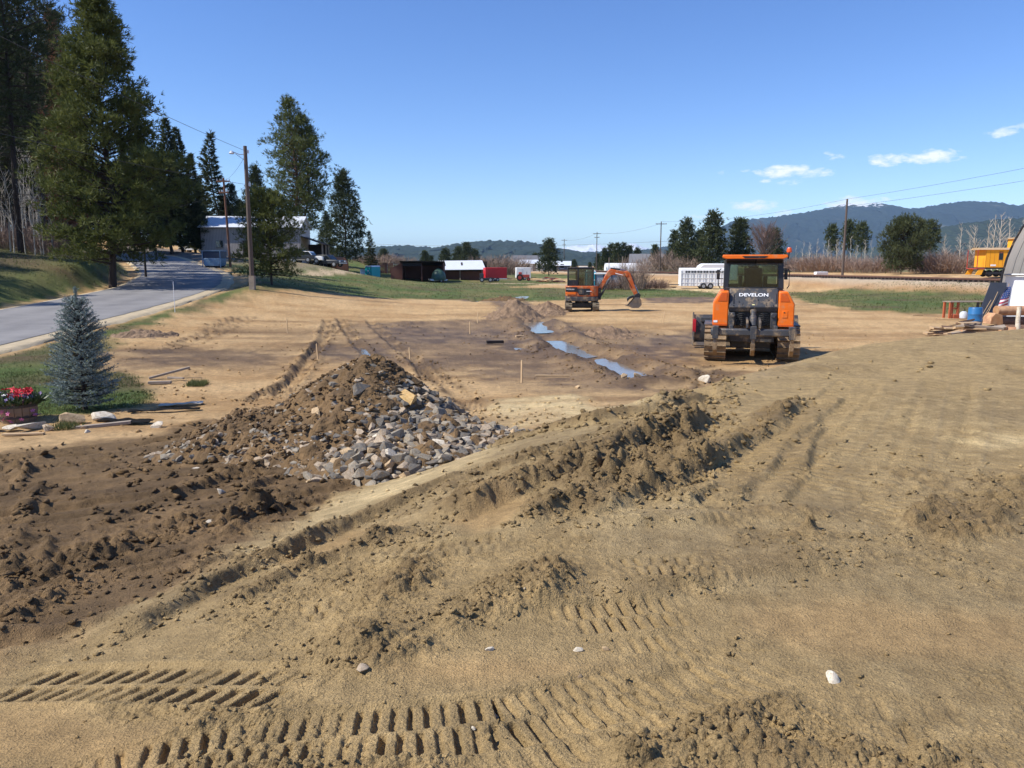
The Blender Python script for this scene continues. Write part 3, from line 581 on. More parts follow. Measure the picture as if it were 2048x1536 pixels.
def hill_mat(name, base, pale, snow_z=None, snow_w=60.0, sc1=.004, snow_x=None):
    m = bpy.data.materials.new(name); m.use_nodes = True; n, l = m.node_tree.nodes, m.node_tree.links; p = n['Principled BSDF']; p.inputs['Roughness'].default_value = .95; p.inputs['Specular IOR Level'].default_value = .1
    g = N(n, 'ShaderNodeNewGeometry'); mp = N(n, 'ShaderNodeMapping'); mp.inputs['Scale'].default_value = (1, .35, 1.6); l.new(g.outputs['Position'], mp.inputs[0])
    a = N(n, 'ShaderNodeTexNoise', ins={'Scale': sc1 * 10, 'Detail': 4.0, 'Roughness': .7}); b = N(n, 'ShaderNodeTexNoise', ins={'Scale': sc1, 'Detail': 9.0, 'Roughness': .68})
    l.new(mp.outputs[0], a.inputs['Vector']); l.new(mp.outputs[0], b.inputs['Vector'])
    r1 = N(n, 'ShaderNodeMapRange', ins={'From Min': .35, 'From Max': .65, 'To Min': .55, 'To Max': 1.45}); l.new(a.outputs[0], r1.inputs[0])
    vs = N(n, 'ShaderNodeVectorMath', operation='SCALE'); vs.inputs[0].default_value = base; l.new(r1.outputs[0], vs.inputs['Scale'])
    r2 = N(n, 'ShaderNodeMapRange', ins={'From Min': .60, 'From Max': .70}); l.new(b.outputs[0], r2.inputs[0])
    mx = N(n, 'ShaderNodeMix', data_type='RGBA'); l.new(r2.outputs[0], mx.inputs[0]); l.new(vs.outputs[0], mx.inputs[6]); mx.inputs[7].default_value = (*pale, 1); out = mx.outputs[2]
    if snow_z is not None:
        s = N(n, 'ShaderNodeSeparateXYZ'); l.new(g.outputs['Position'], s.inputs[0]); h = N(n, 'ShaderNodeMapRange', clamp=False, ins={'From Min': snow_z - snow_w, 'From Max': snow_z + snow_w, 'To Min': -.55, 'To Max': .35}); l.new(s.outputs[2], h.inputs[0])
        ad = N(n, 'ShaderNodeMath', operation='ADD'); l.new(h.outputs[0], ad.inputs[0]); b2 = N(n, 'ShaderNodeTexNoise', ins={'Scale': sc1 * 5, 'Detail': 8.0, 'Roughness': .8}); l.new(mp.outputs[0], b2.inputs['Vector']); l.new(b2.outputs[0], ad.inputs[1]); fac = ad.outputs[0]
        if snow_x:
            hx = N(n, 'ShaderNodeMapRange', clamp=True, ins={'From Min': snow_x[0], 'From Max': snow_x[1], 'To Min': 0.0, 'To Max': -.5}); l.new(s.outputs[0], hx.inputs[0]); a2 = N(n, 'ShaderNodeMath', operation='ADD'); l.new(fac, a2.inputs[0]); l.new(hx.outputs[0], a2.inputs[1]); fac = a2.outputs[0]
        r3 = N(n, 'ShaderNodeMapRange', ins={'From Min': .52, 'From Max': .60}); l.new(fac, r3.inputs[0])
        m2 = N(n, 'ShaderNodeMix', data_type='RGBA'); l.new(r3.outputs[0], m2.inputs[0]); l.new(out, m2.inputs[6]); m2.inputs[7].default_value = (.75, .77, .8, 1); out = m2.outputs[2]
    l.new(out, p.inputs['Base Color']); return m
mh1 = hill_mat('hill_forest', (.030, .042, .028), (.09, .095, .06), sc1=.010)
mh2 = hill_mat('mountain_forest', (.022, .032, .028), (.10, .10, .08), snow_z=560, snow_w=190, sc1=.0045, snow_x=(3800, 4500))
mh3 = hill_mat('snow_range', (.25, .27, .3), (.5, .52, .55), snow_z=150, snow_w=200, sc1=.003)
ridge_mesh('mountain', [(1180, 512), (1240, 506), (1290, 498), (1340, 490), (1400, 468), (1442, 446), (1475, 438), (1504, 437), (1576, 427), (1621, 419), (1660, 410), (1680, 407), (1693, 413), (1726, 406), (1758, 410), (1788, 418), (1820, 414), (1863, 407), (1899, 402), (1960, 404), (2003, 412), (2032, 404), (2090, 398), (2200, 408), (2400, 425), (2700, 440), (3000, 470)], 8200, 3200, 3, mh2, 'forested blue mountain with snow patches on its summit, behind the bulldozer', du=3, rows=34, jag=16)
ridge_mesh('hill', [(1640, 522), (1720, 505), (1800, 480), (1866, 452), (1951, 441), (2048, 434), (2200, 425), (2500, 440), (2900, 470)], 3600, 1500, 13, mh1, 'dark forested hillside at the right, below the snowy mountain', du=2.5, jag=12)
ridge_mesh('hill', [(-900, 470), (-400, 480), (0, 490), (400, 492), (600, 497), (740, 497), (770, 493), (830, 491), (870, 495), (920, 487), (960, 482), (1010, 481), (1050, 483), (1090, 489), (1120, 498), (1160, 505), (1220, 512), (1290, 520)], 4200, 1800, 23, mh1, 'long low forested ridge on the horizon behind the sheds', du=3.5, jag=13)
ridge_mesh('hill', [(860, 522), (980, 512), (1080, 507), (1200, 503), (1300, 499), (1400, 497), (1500, 500), (1650, 510)], 5200, 1500, 33, mh1, 'faint low forested rise on the horizon beyond the power poles', du=2.5, jag=12)
ridge_mesh('snowy_mountain', [(1040, 508), (1110, 498), (1135, 494), (1152, 490), (1165, 493), (1182, 489), (1200, 491), (1215, 495), (1235, 494), (1248, 489), (1262, 487), (1275, 492), (1300, 500), (1360, 507)], 17000, 4000, 43, mh3, 'distant snow-covered range in the gap between the hills', du=2.0, jag=30, rel=.3)
# ------------------------------------------------------------------ trees
def leaf_mat(name, c, c2, tr=.28, sc_=1.2):
    m = mat(name, c, rough=.62, var=.35, scale=sc_, c2=c2, trans=tr, spec=.25, detail=3)
    return m
leaf_mat('pine_needles', (.080, .104, .026), (.175, .195, .055)); leaf_mat('pine_needles_dark', (.036, .052, .022), (.085, .105, .042)); leaf_mat('spruce_needles', (.042, .058, .024), (.100, .115, .045))
leaf_mat('blue_spruce_needles', (.17, .22, .20), (.34, .41, .38), .12, 6.0); leaf_mat('far_needles', (.045, .064, .024), (.105, .120, .048), .15, .8); leaf_mat('dead_needles', (.20, .09, .055), (.30, .15, .09), .15)
mat('pine_bark', S(96, 74, 60), rough=.9, var=.4, scale=3, bump=.8, bscale=12, stretch=(1, 1, .3)); mat('dark_bark', S(62, 52, 46), rough=.9, var=.4, scale=3, bump=.8, bscale=12, stretch=(1, 1, .3))
mat('aspen_bark', S(214, 203, 184), rough=.8, var=.15, scale=2.5, c2=S(150, 138, 122), cover=.62); mat('twig', S(120, 98, 88), rough=.9, var=.25, scale=2); mat('twig_red', S(132, 108, 98), rough=.9, var=.3, scale=1.0, c2=S(168, 146, 128))

def unit(a): return a / np.maximum(np.linalg.norm(a, axis=-1, keepdims=True), 1e-9)
def blades(P, Dr, L, W, K, spread, rs):
    P, Dr = np.repeat(P, K, 0), np.repeat(Dr, K, 0); L, W = np.repeat(L, K), np.repeat(W, K); n = len(P)
    d = unit(Dr + spread * rs.randn(n, 3)); side = unit(np.cross(d, rs.randn(n, 3))); w = (W * (.7 + .6 * rs.rand(n)))[:, None] / 2
    l = (L * (.6 + .7 * rs.rand(n)))[:, None]; mid = P + d * l * .45
    V = np.stack([P, mid - side * w, P + d * l, mid + side * w], 1).reshape(-1, 3); f = np.arange(4 * n).reshape(-1, 4)
    return V, f
def conifer(name, seed, H, cb, R, nb, prof, style='pine', bl=.35, bw=.05, K=7, tuft=9, rad=.012, needles='pine_needles', bark='pine_bark', dead=0, droop=None, dens=1.0, lean=0.0):
    rs = np.random.RandomState(seed); tr = MB(); TP_, TD, TL = [], [], []
    wob = [(rs.randn() * .012 * H, rs.randn() * .012 * H) for _ in range(7)]; wob[0] = (0, 0)
    def axis(z): k = z / H * 6; i = min(5, int(k)); q = k - i; return Vector((wob[i][0] * (1 - q) + wob[i + 1][0] * q + lean * z, wob[i][1] * (1 - q) + wob[i + 1][1] * q, z))
    r0 = H * rad; tr.tube([axis(H * k / 9) + Vector((0, 0, -.25 if k == 0 else 0)) for k in range(10)], [r0 * (1.25 if k == 0 else 1) * (1 - .93 * k / 9) for k in range(10)], 9)
    for i in range(dead):
        z = H * (.12 + (cb / H + .1 - .12) * rs.rand()) if cb > 2 else .2 * H; a = rs.rand() * 6.283; L = R * (.25 + .6 * rs.rand()); p = axis(z)
        q = p + Vector((math.cos(a) * L * .6, math.sin(a) * L * .6, L * (.05 + .1 * rs.randn()))); e = q + Vector((math.cos(a) * L * .4, math.sin(a) * L * .4, -L * .12))
        tr.tube([p, q, e], [.022, .014, .006], 3, False)
        for _ in range(3):
            s = rs.rand(); b = p.lerp(q, .3 + .7 * s); tr.tube([b, b + Vector((rs.randn(), rs.randn(), rs.randn() * .5)) * .28 * L], [.008, .003], 3, False)
    for i in range(nb):
        t = (i + rs.rand()) / nb; z = cb + (H - cb) * t ** .92 * .985; L = max(.18, R * prof(t) * (.72 + .5 * rs.rand())); az = i * 2.399 + rs.rand() * .9
        el = (-.12 + .95 * t) if style == 'pine' else (-.30 + .80 * t)
        el += rs.randn() * .10; h = np.array([math.cos(az), math.sin(az), 0]); side = np.array([-h[1], h[0], 0]); b0 = np.array(axis(z)); curve = .16 if style == 'pine' else .10
        def bp(s): return b0 + h * L * s * math.cos(el) + np.array([0, 0, L * s * math.sin(el) + curve * L * s * s])
        tr.tube([Vector(bp(0)), Vector(bp(.5)), Vector(bp(.95))], [.018 * L + .012, .012 * L + .006, .004], 4, False)
        if style == 'pine':
            for c in range(max(2, int(dens * (2.0 + L * 1.9)))):
                s = 1 - .72 * rs.rand() ** 1.5 if c else 1.0; ctr = bp(s) + side * rs.randn() * .17 * L * (1.1 - s * .5) + np.array([0, 0, rs.rand() * .12 * L]); rc = bl * (.55 + .35 * rs.rand())
                k = tuft; off = rs.randn(k, 3) * rc * np.array([1, 1, .7]); TP_.append(ctr + off); TD.append(unit(h * .5 + np.array([0, 0, .75]) + unit(off) * .7)); TL.append(np.full(k, bl * (.8 + .4 * rs.rand())))
        else:
            k = max(6, int(dens * L * 22)); s = .08 + .95 * rs.rand(k) ** .8; lat = (rs.rand(k) * 2 - 1) * .36 * L * (1.05 - s); pos = np.array([bp(q) for q in s]) + side * lat[:, None] - np.array([0, 0, 1.0]) * (np.abs(lat) * .25)[:, None]
            TP_.append(pos); TD.append(unit(h * .8 + side * np.sign(lat)[:, None] * .6 + np.array([0, 0, -.10 + .5 * t]) + rs.randn(k, 3) * .15)); TL.append(np.full(k, bl) * (.7 + .6 * rs.rand(k)))
    k = 14; zz = H - rs.rand(k) * H * .06; TP_.append(np.array([np.array(axis(min(q, H))) for q in zz])); TD.append(unit(rs.randn(k, 3) * .5 + np.array([0, 0, 1.0]))); TL.append(np.full(k, bl))
    P, Dd, L = np.concatenate(TP_), np.concatenate(TD), np.concatenate(TL)
    V, f = blades(P, Dd, L, np.full(len(P), bw), K, .55 if style == 'pine' else .30, rs)
    tm = tr.mesh('trunk'); tm.materials.append(MATS[bark]); cm = np_mesh('crown', V, f); cm.materials.append(MATS[needles])
    return tm, cm
def p_pine(t): return min(1, .55 + t * 2.2) * (1 - t) ** .80 * 1.12 + .03
def p_open(t): return (.62 + .5 * math.sin(math.pi * min(1, t * 1.1))) * (1 - t ** 2.6) ** .8 * .92 + .05
def p_cone(t): return (1 - t) ** .85 * (1 if t > .08 else .8)
def p_round(t): return (1 - ((t - .25) / .77) ** 2) ** .75 if t > .25 else .78 + .22 * (t / .25)
def p_col(t): return math.sin(math.pi * min(1, t * .72 + .28)) ** .6
def bare(name, seed, H, R, nb=26, rad=.015, bark='aspen_bark', fork=False, tw=5):
    rs = np.random.RandomState(seed); tr = MB(); n = 7; w = [Vector((rs.randn() * .02 * H, rs.randn() * .02 * H, 0)) * (k / 6) for k in range(n)]
    ax = [Vector((0, 0, H * k / 6 - (.2 if k == 0 else 0))) + w[k] for k in range(n)]; tr.tube(ax, [H * rad * (1 - .9 * k / 6) for k in range(n)], 7)
    br = MB()
    for i in range(nb):
        t = .28 + .70 * rs.rand(); q = t * 6; k = min(5, int(q)); p = ax[k].lerp(ax[k + 1], q - k); a = rs.rand() * 6.283; L = R * (1.15 - t * .8) * (.6 + .6 * rs.rand())
        d = Vector((math.cos(a), math.sin(a), .9 + .8 * rs.rand())).normalized(); m1 = p + d * L * .5; e = m1 + (d + Vector((0, 0, .25)) + Vector(rs.randn(3)) * .15).normalized() * L * .55
        br.tube([p, m1, e], [.014 * L + .022, .022, .010], 4, False)
        for _ in range(tw):
            s = .3 + .7 * rs.rand(); b = p.lerp(m1, s * 2) if s < .5 else m1.lerp(e, s * 2 - 1); g = (d + Vector(rs.randn(3)) * .45 + Vector((0, 0, .3))).normalized(); l2 = L * (.2 + .25 * rs.rand())
            br.tube([b, b + g * l2], [.014, .007], 3, False)
    tm = tr.mesh('trunk'); tm.materials.append(MATS[bark]); cm = br.mesh('branches'); cm.materials.append(MATS[bark if bark == 'aspen_bark' else 'twig']); return tm, cm
def thicket(name, seed, H, R, n, m, w=.03):
    rs = np.random.RandomState(seed); a = rs.rand(n) * 6.283; r = R * np.sqrt(rs.rand(n)) * .45; P = np.stack([r * np.cos(a), r * np.sin(a), np.full(n, -.1)], 1)
    out = np.stack([np.cos(a), np.sin(a), np.zeros(n)], 1); d = unit(out * (.15 + .75 * (rs.rand(n) * r / (R * .45)))[:, None] + np.array([0, 0, 1.0]) + rs.randn(n, 3) * .15); L = H * (.65 + .4 * rs.rand(n)); V, f = blades(P, d, L, np.full(n, w * 1.4), 1, .02, rs)
    t = .35 + .6 * rs.rand(n, 5); P2 = (P[:, None] + d[:, None] * (L[:, None] * t)[..., None]).reshape(-1, 3); d2 = unit(np.repeat(d, 5, 0) + rs.randn(n * 5, 3) * .55); V2, f2 = blades(P2, d2, np.full(len(P2), H * .28), np.full(len(P2), w * .7), 1, .1, rs)
    me = np_mesh('stems', np.vstack([V, V2]), np.vstack([f, f2 + len(V)])); me.materials.append(MATS[m]); return me
PROTO = {}
def proto(k, H, parts): PROTO[k] = (H, parts)
def zpix(v, D): d = pix_dir(1024, v); return CAM_Z + d.z / d.y * D
def xpix(u, v, D): d = pix_dir(u, v); return d.x / d.y * D
def plant(k, u, D, vtop, name, label, cat, group=None, wide=1.0, rz=None, vbase=530, x=None):
    H, parts = PROTO[k]; x = xpix(u, vbase, D) if x is None else x; z = gz(x, D); s = (zpix(vtop, D) - z) / H
    o = empty(name, (x, D, z - .05), random.random() * 6.283 if rz is None else rz, label, cat, group, scale=(s * wide, s * wide, s))
    for nm, me in parts:
        c = bpy.data.objects.new(nm, me); col.objects.link(c); c.parent = o
        if nm == 'branches': c['kind'] = 'stuff'
    return o
T = lambda a: (('trunk', a[0]), ('crown', a[1])); TB = lambda a: (('trunk', a[0]), ('branches', a[1]))
proto('big', 19.5, T(conifer('big', 1, 19.5, 1.6, 4.7, 190, p_pine, bl=.40, bw=.056, K=7, tuft=8, needles='pine_needles', bark='dark_bark', dens=1.15, lean=-.035, dead=20)))
proto('tall', 27, T(conifer('tall', 2, 27, 11, 3.6, 90, p_open, bl=.5, bw=.06, K=7, tuft=5, needles='pine_needles_dark', bark='dark_bark', dens=.7, rad=.011, dead=75)))
proto('tall2', 26, T(conifer('tall2', 3, 26, 8, 3.2, 80, p_open, bl=.5, bw=.06, K=7, tuft=5, needles='pine_needles_dark', bark='dark_bark', dens=.65, rad=.010, dead=85, lean=.02)))
proto('mid', 17, T(conifer('mid', 4, 17, 3, 3.4, 110, p_pine, bl=.48, bw=.06, K=7, tuft=6, needles='pine_needles_dark', bark='dark_bark')))
proto('spruce', 18, T(conifer('spruce', 5, 18, 1.5, 3.1, 190, p_cone, 'spruce', bl=.55, bw=.085, K=5, needles='spruce_needles', bark='dark_bark', dens=.85)))
proto('fir', 16, T(conifer('fir', 6, 16, 1.2, 2.9, 120, p_cone, 'spruce', bl=.58, bw=.085, K=5, needles='spruce_needles', bark='dark_bark', dens=.75)))
proto('young', 7.2, T(conifer('young', 7, 7.2, .7, 2.5, 95, p_round, bl=.36, bw=.040, K=8, tuft=7, needles='pine_needles', bark='dark_bark', dens=.95)))
proto('twin', 25, T(conifer('twin', 8, 25, 6.5, 4.2, 120, p_open, bl=.55, bw=.075, K=7, tuft=7, needles='pine_needles', bark='pine_bark', dens=.62, dead=30)))
proto('cone', 15, T(conifer('cone', 9, 15, 1.5, 3.1, 100, p_pine, bl=.55, bw=.08, K=7, tuft=6, needles='pine_needles_dark', bark='dark_bark', dens=.85)))
proto('far1', 14, T(conifer('far1', 10, 14, 1.6, 3.2, 60, p_cone, bl=.85, bw=.16, K=6, tuft=6, needles='far_needles', bark='dark_bark', dens=.7)))
proto('far2', 13, T(conifer('far2', 11, 13, 1.2, 3.2, 60, p_pine, bl=.85, bw=.16, K=6, tuft=6, needles='far_needles', bark='dark_bark', dens=.7)))
proto('open', 13, T(conifer('open', 13, 13, 5.5, 2.4, 32, p_open, bl=.9, bw=.22, K=5, tuft=6, needles='far_needles', bark='pine_bark', dens=.6, dead=12)))
proto('round', 8.2, T(conifer('round', 12, 8.2, .9, 4.5, 120, p_round, bl=.55, bw=.085, K=6, tuft=6, needles='far_needles', bark='dark_bark', dens=.8)))
proto('aspen1', 10, TB(bare('aspen1', 21, 10, 2.6, 30))); proto('aspen2', 11, TB(bare('aspen2', 22, 11, 2.2, 26, .013))); proto('aspen3', 9, TB(bare('aspen3', 23, 9, 3.0, 40, .012)))
proto('sapling', 10, TB(bare('sapling', 24, 10, 1.6, 16, .008, tw=3))); proto('bushtree', 6, TB(bare('bushtree', 25, 6, 4.6, 110, .014, 'twig', tw=9)))
proto('shrub', 3, (('stems', thicket('shrub', 31, 3, 2.4, 260, 'twig_red')),)); proto('brush', 3, (('stems', thicket('brush', 32, 3, 3.6, 230, 'twig_red', .04)),)); proto('tan_brush', 2, (('stems', thicket('tb', 33, 2, 2.4, 220, 'twig', .04)),))

plant('big', 222, 55, -10, 'pine_tree', 'big bushy sunlit pine beside the road, its crown reaching near the ground', 'pine', vbase=535, rz=2.0)
plant('mid', 290, 66, 212, 'pine_tree', 'dark pine just right of the big roadside pine, partly hidden by it', 'pine', wide=.52)
L_TALL = [('tall', -8, 58, -240), ('tall2', 48, 61, -170), ('tall', 84, 66, -130), ('tall2', 118, 76, -60), ('tall2', -70, 60, -260), ('tall', 22, 80, -60), ('tall', -150, 56, -280), ('tall2', -230, 64, -200), ('tall', 150, 88, 20), ('tall2', 60, 95, 40)]
for i, (k, u, D, v) in enumerate(L_TALL):
    plant(k, u, D, v, 'pine_tree', 'tall dark pine with bare lower trunk in the shaded roadside grove at left', 'pine', 'tall pines of the left grove')
for x_, y_, v_ in ((-46, 41, 0), (-50, 45, 0), (-54, 50, 0), (-48, 37, 0), (-53, 41, 0), (-50, 53, 0), (-44, 35, 0), (-57, 47, 0)):
    plant('tall', 0, y_, 530 - 23 * F / y_, 'pine_tree', 'tall pine of the left grove standing just outside the left picture edge', 'pine', 'pines beyond the left picture edge', x=x_)
o = plant('fir', 142, 72, 20, 'dead_tree', 'reddish brown dead conifer top showing left of the big pine', 'dead tree', wide=.6)
for c in o.children:
    if c.name.startswith('crown'): c.data = c.data.copy(); c.data.materials.clear(); c.data.materials.append(MATS['dead_needles'])
for i, (u, D, v) in enumerate([(-40, 92, 120), (0, 96, 60), (35, 90, 150), (68, 98, 110), (100, 94, 170), (130, 99, 90), (-10, 110, 40), (52, 112, 70), (88, 108, 130), (20, 104, 190), (-70, 100, 90), (150, 104, 150)]):
    plant(('mid', 'spruce')[i % 2], u, D, v, 'conifer_tree', 'dark conifer deep in the left grove behind the tall trunks', 'conifer', 'conifers deep in the left grove', wide=1.1)
for i in range(40):
    plant('sapling', random.uniform(-60, 118), random.uniform(58, 82), random.uniform(270, 400), 'bare_sapling', 'thin pale bare sapling among the dark trunks of the left grove', 'sapling', 'bare saplings in the left grove')
for i in range(9): plant('brush', -60 + i * 24 + random.uniform(-8, 8), random.uniform(62, 74), random.uniform(430, 465), 'bare_shrub', 'brown leafless undergrowth shrub between the left grove trunks', 'shrub', 'undergrowth of the left grove')
for k, u, D, v, w, lab in [('spruce', 347, 112, 236, .95, 'tall spruce with twin tip, first right of the big roadside pine'), ('spruce', 368, 118, 255, .9, 'tall spruce close behind the twin-tipped one'), ('spruce', 393, 124, 306, 1.0, 'shorter dark spruce between the two tall pointed conifers'),
                           ('fir', 437, 137, 264, .95, 'sharply pointed fir standing alone above the barn roof end'), ('cone', 404, 118, 405, 1.0, 'low dense pine at the left end of the barn'), ('mid', 472, 138, 368, .8, 'pine behind the barn between the two power poles'), ('cone', 518, 132, 333, .75, 'narrow pine behind the barn, right of the tall bare pole'),
                           ('young', 542, 56.5, 391, 1.0, 'bushy young pine growing beside the tall roadside pole'), ('twin', 592, 128, 198, 1.0, 'tallest pine behind the barn, left of a close pair'), ('twin', 618, 131, 232, .9, 'second tall pine behind the barn, right of a close pair'), ('cone', 692, 143, 343, 1.0, 'dark conical pine right of the rusty shed'),
                           ('fir', 741, 150, 462, 1.1, 'small pine at the right foot of the dark conical pine'), ('cone', 655, 150, 425, .8, 'small pine behind the rusty shed'), ('mid', 565, 150, 420, .8, 'pine crown filling in behind the young roadside pine')]:
    plant(k, u, D, v, 'spruce_tree' if k in ('spruce', 'fir') else 'pine_tree', lab, 'spruce' if k == 'spruce' else 'fir' if k == 'fir' else 'pine', wide=w)
for i, (u, D, v) in enumerate([(196, 150, 300), (232, 155, 330), (262, 150, 300), (285, 158, 350), (318, 150, 315), (410, 160, 350), (455, 165, 392), (486, 160, 400), (335, 170, 330), (372, 168, 350), (160, 150, 300), (120, 140, 280), (500, 170, 410)]):
    plant(('mid', 'cone', 'spruce')[i % 3], u, D, v, 'conifer_tree', 'dark conifer in the row behind the gravel lot and the barn', 'conifer', 'dark conifers behind the gravel lot')
FARP = [(768, 300, 500, 'far2'), (850, 270, 502, 'far1'), (862, 285, 512, 'far1'), (891, 280, 499, 'far2'), (918, 300, 495, 'far2'), (934, 290, 486, 'far1'), (950, 300, 500, 'far2'), (968, 330, 518, 'far2'), (985, 330, 520, 'far2'), (1070, 330, 508, 'far2'), (1148, 330, 520, 'far2'), (1180, 340, 525, 'far2')]
for u, D, v, k in FARP: plant(k, u, D, v, 'pine_tree', 'small far pine behind the low sheds', 'pine', 'far pines behind the sheds', wide=1.25)
plant('far2', 1098, 185, 481, 'pine_tree', 'full dark pine left of the two thin power poles, behind the white roofs', 'pine', wide=1.15)
for i, (u, D, v) in enumerate([(1209, 260, 497), (1222, 262, 490), (1234, 258, 487), (1246, 262, 489), (1258, 265, 492), (1274, 262, 498), (1196, 265, 508)]):
    plant(('far1', 'far2')[i % 2], u, D, v, 'pine_tree', 'dark pine in the tight far clump right of the second power pole', 'pine', 'far pine clump')
for u, D, v, k, w, lab in [(1347, 205, 462, 'far1', .9, 'slim pine at the left end of the clump behind the horse trailer'), (1371, 182, 443, 'far2', .95, 'broad pine behind the horse trailer, shorter of the two big ones'), (1424, 172, 429, 'far2', 1.0, 'tallest broad pine behind the horse trailer'), (1398, 195, 462, 'far1', .9, 'pine filling the gap between the two broad pines'),
                           (1476, 176, 439, 'far1', 1.2, 'pointed pine directly above the bulldozer cab roof'), (1546, 190, 461, 'far2', 1.0, 'pine half hidden behind the bare rounded tree'), (1661, 190, 454, 'open', .7, 'thin pine left of the tall railway pole'), (1694, 196, 446, 'open', .72, 'thin-crowned pine just right of the tall railway pole'),
                           (1720, 190, 450, 'open', .72, 'thin-crowned pine second right of the tall railway pole'), (1803, 126, 449, 'round', .72, 'large rounded bushy pine beyond the railway'), (1838, 152, 446, 'open', .6, 'slender pine behind the large rounded pine'), (1857, 150, 446, 'open', .7, 'slender open-crowned pine right of the large rounded pine'), (1949, 190, 497, 'far2', 1.0, 'small green pine showing behind the yellow caboose'), (1310, 230, 490, 'far1', 1.0, 'small pine left of the third power pole')]:
    plant(k, u, D, v, 'pine_tree', lab, 'pine', wide=w)
plant('bushtree', 1527, 165, 463, 'bare_tree', 'rounded pale leafless tree above the bulldozer cab', 'bare tree', wide=1.0)
for i, (u, D, v) in enumerate([(1590, 165, 492), (1604, 160, 480), (1618, 166, 486), (1632, 160, 478), (1645, 164, 484), (1672, 158, 478), (1683, 160, 486), (1700, 158, 470), (1712, 160, 490), (1728, 156, 480), (1741, 160, 478), (1655, 170, 480)]):
    plant(('aspen2', 'sapling', 'aspen1')[i % 3], u, D, v, 'bare_aspen', 'thin pale bare aspen in the row along the railway near the tall pole', 'aspen', 'aspens along the railway')
for i, (u, D, v, k) in enumerate([(1886, 134, 470, 'aspen1'), (1917, 130, 447, 'aspen2'), (1945, 134, 448, 'aspen3'), (1972, 140, 440, 'aspen2'), (1984, 142, 432, 'aspen2'), (1996, 140, 428, 'aspen1'), (2012, 142, 436, 'aspen2'), (2040, 140, 440, 'aspen1')]):
    plant(k, u, D, v, 'bare_aspen', 'white-barked bare aspen behind the yellow caboose', 'aspen', 'aspens behind the caboose')
for u, D, v in [(1560, 170, 512), (1585, 168, 515), (1612, 150, 512), (1636, 148, 508), (1660, 146, 506), (1684, 146, 512), (1712, 140, 515), (1745, 138, 512), (1772, 138, 508), (1846, 134, 510), (1866, 128, 502), (1885, 126, 498), (1906, 126, 502), (1924, 124, 508), (1338, 190, 505), (1352, 186, 498), (1378, 175, 510), (1300, 200, 515)]:
    plant('brush', u, D, v, 'bare_shrub', 'reddish leafless brush beyond the railway ' + ('behind the horse trailer' if u < 1450 else 'between the bulldozer and the tall pole' if u < 1690 else 'between the tall pole and the rounded pine' if u < 1800 else 'left of the caboose'), 'shrub', 'brush along the railway', wide=1.3)
plant('shrub', 1268, 92, 512, 'bare_shrub', 'spreading leafless shrub behind the excavator bucket', 'shrub', wide=.75)
for u, D, v in [(1215, 93, 556), (1250, 94, 552), (1290, 95, 555), (1320, 96, 556)]: plant('tan_brush', u, D, v, 'dry_weeds', 'tan dry weeds at the foot of the leafless shrub', 'weeds', 'dry weeds behind the excavator')
for u, D, v in [(715, 165, 512), (735, 162, 508), (760, 160, 505), (785, 170, 508), (812, 170, 512), (978, 190, 510), (1005, 195, 508), (1022, 190, 512), (640, 150, 498), (670, 150, 505)]:
    plant('brush', u, D, v, 'bare_shrub', 'reddish brown bare brush behind the low sheds', 'shrub', 'brush behind the sheds', wide=1.2)
# ------------------------------------------------------------------ earth movers
DUST = S(176, 150, 112)
mat('orange_paint', (.86, .165, .004), rough=.45, var=.08, scale=3, dirt=DUST, dirt_amt=.27); mat('orange_dark', (.62, .10, .006), rough=.4, var=.06, scale=3, dirt=DUST, dirt_amt=.2)
mat('orange_dusty', (.50, .092, .010), rough=.45, var=.12, scale=2, dirt=DUST, dirt_amt=.35)
mat('charcoal_paint', S(62, 63, 66), rough=.5, var=.15, scale=3, dirt=DUST, dirt_amt=.3); mat('black_paint', S(34, 35, 38), rough=.4, var=.2, scale=3, dirt=DUST, dirt_amt=.12); mat('black_rubber', S(30, 30, 31), rough=.8, var=.3, scale=4)
mat('muddy_steel', S(122, 102, 78), rough=.7, metal=.2, var=.3, scale=5, bump=.4, bscale=25, c2=S(164, 140, 108)); mat('worn_steel', S(120, 112, 104), rough=.45, metal=.7, var=.25, scale=5, dirt=DUST, dirt_amt=.4)
mat('chrome_rod', S(190, 190, 190), rough=.2, metal=1.0); mat('white_paint', S(236, 236, 234), rough=.5, var=.04, scale=2); mat('red_cloth', S(190, 30, 45), rough=.8); mat('muddy_rubber', S(150, 134, 108), rough=.9, var=.3, scale=4, bump=.6, bscale=20, c2=S(96, 86, 72))
mat('amber', (.75, .10, .01), rough=.25); mat('white_decal', S(240, 240, 240), rough=.5, var=0)
def glass_mat(name, tint, mixf):
    m = bpy.data.materials.new(name); m.use_nodes = True; n, l = m.node_tree.nodes, m.node_tree.links; n.clear(); o = N(n, 'ShaderNodeOutputMaterial'); t = N(n, 'ShaderNodeBsdfTransparent'); t.inputs[0].default_value = (*tint, 1)
    g = N(n, 'ShaderNodeBsdfGlossy', ins={'Roughness': .03}); x = N(n, 'ShaderNodeMixShader', ins={0: mixf}); l.new(t.outputs[0], x.inputs[1]); l.new(g.outputs[0], x.inputs[2]); l.new(x.outputs[0], o.inputs[0]); MATS[name] = m
glass_mat('tinted_glass', (.58, .68, .64), .06); glass_mat('dark_glass', (.50, .58, .56), .10)
RX = lambda a: Matrix.Rotation(a, 3, 'X'); RY = lambda a: Matrix.Rotation(a, 3, 'Y'); RZ = lambda a: Matrix.Rotation(a, 3, 'Z')

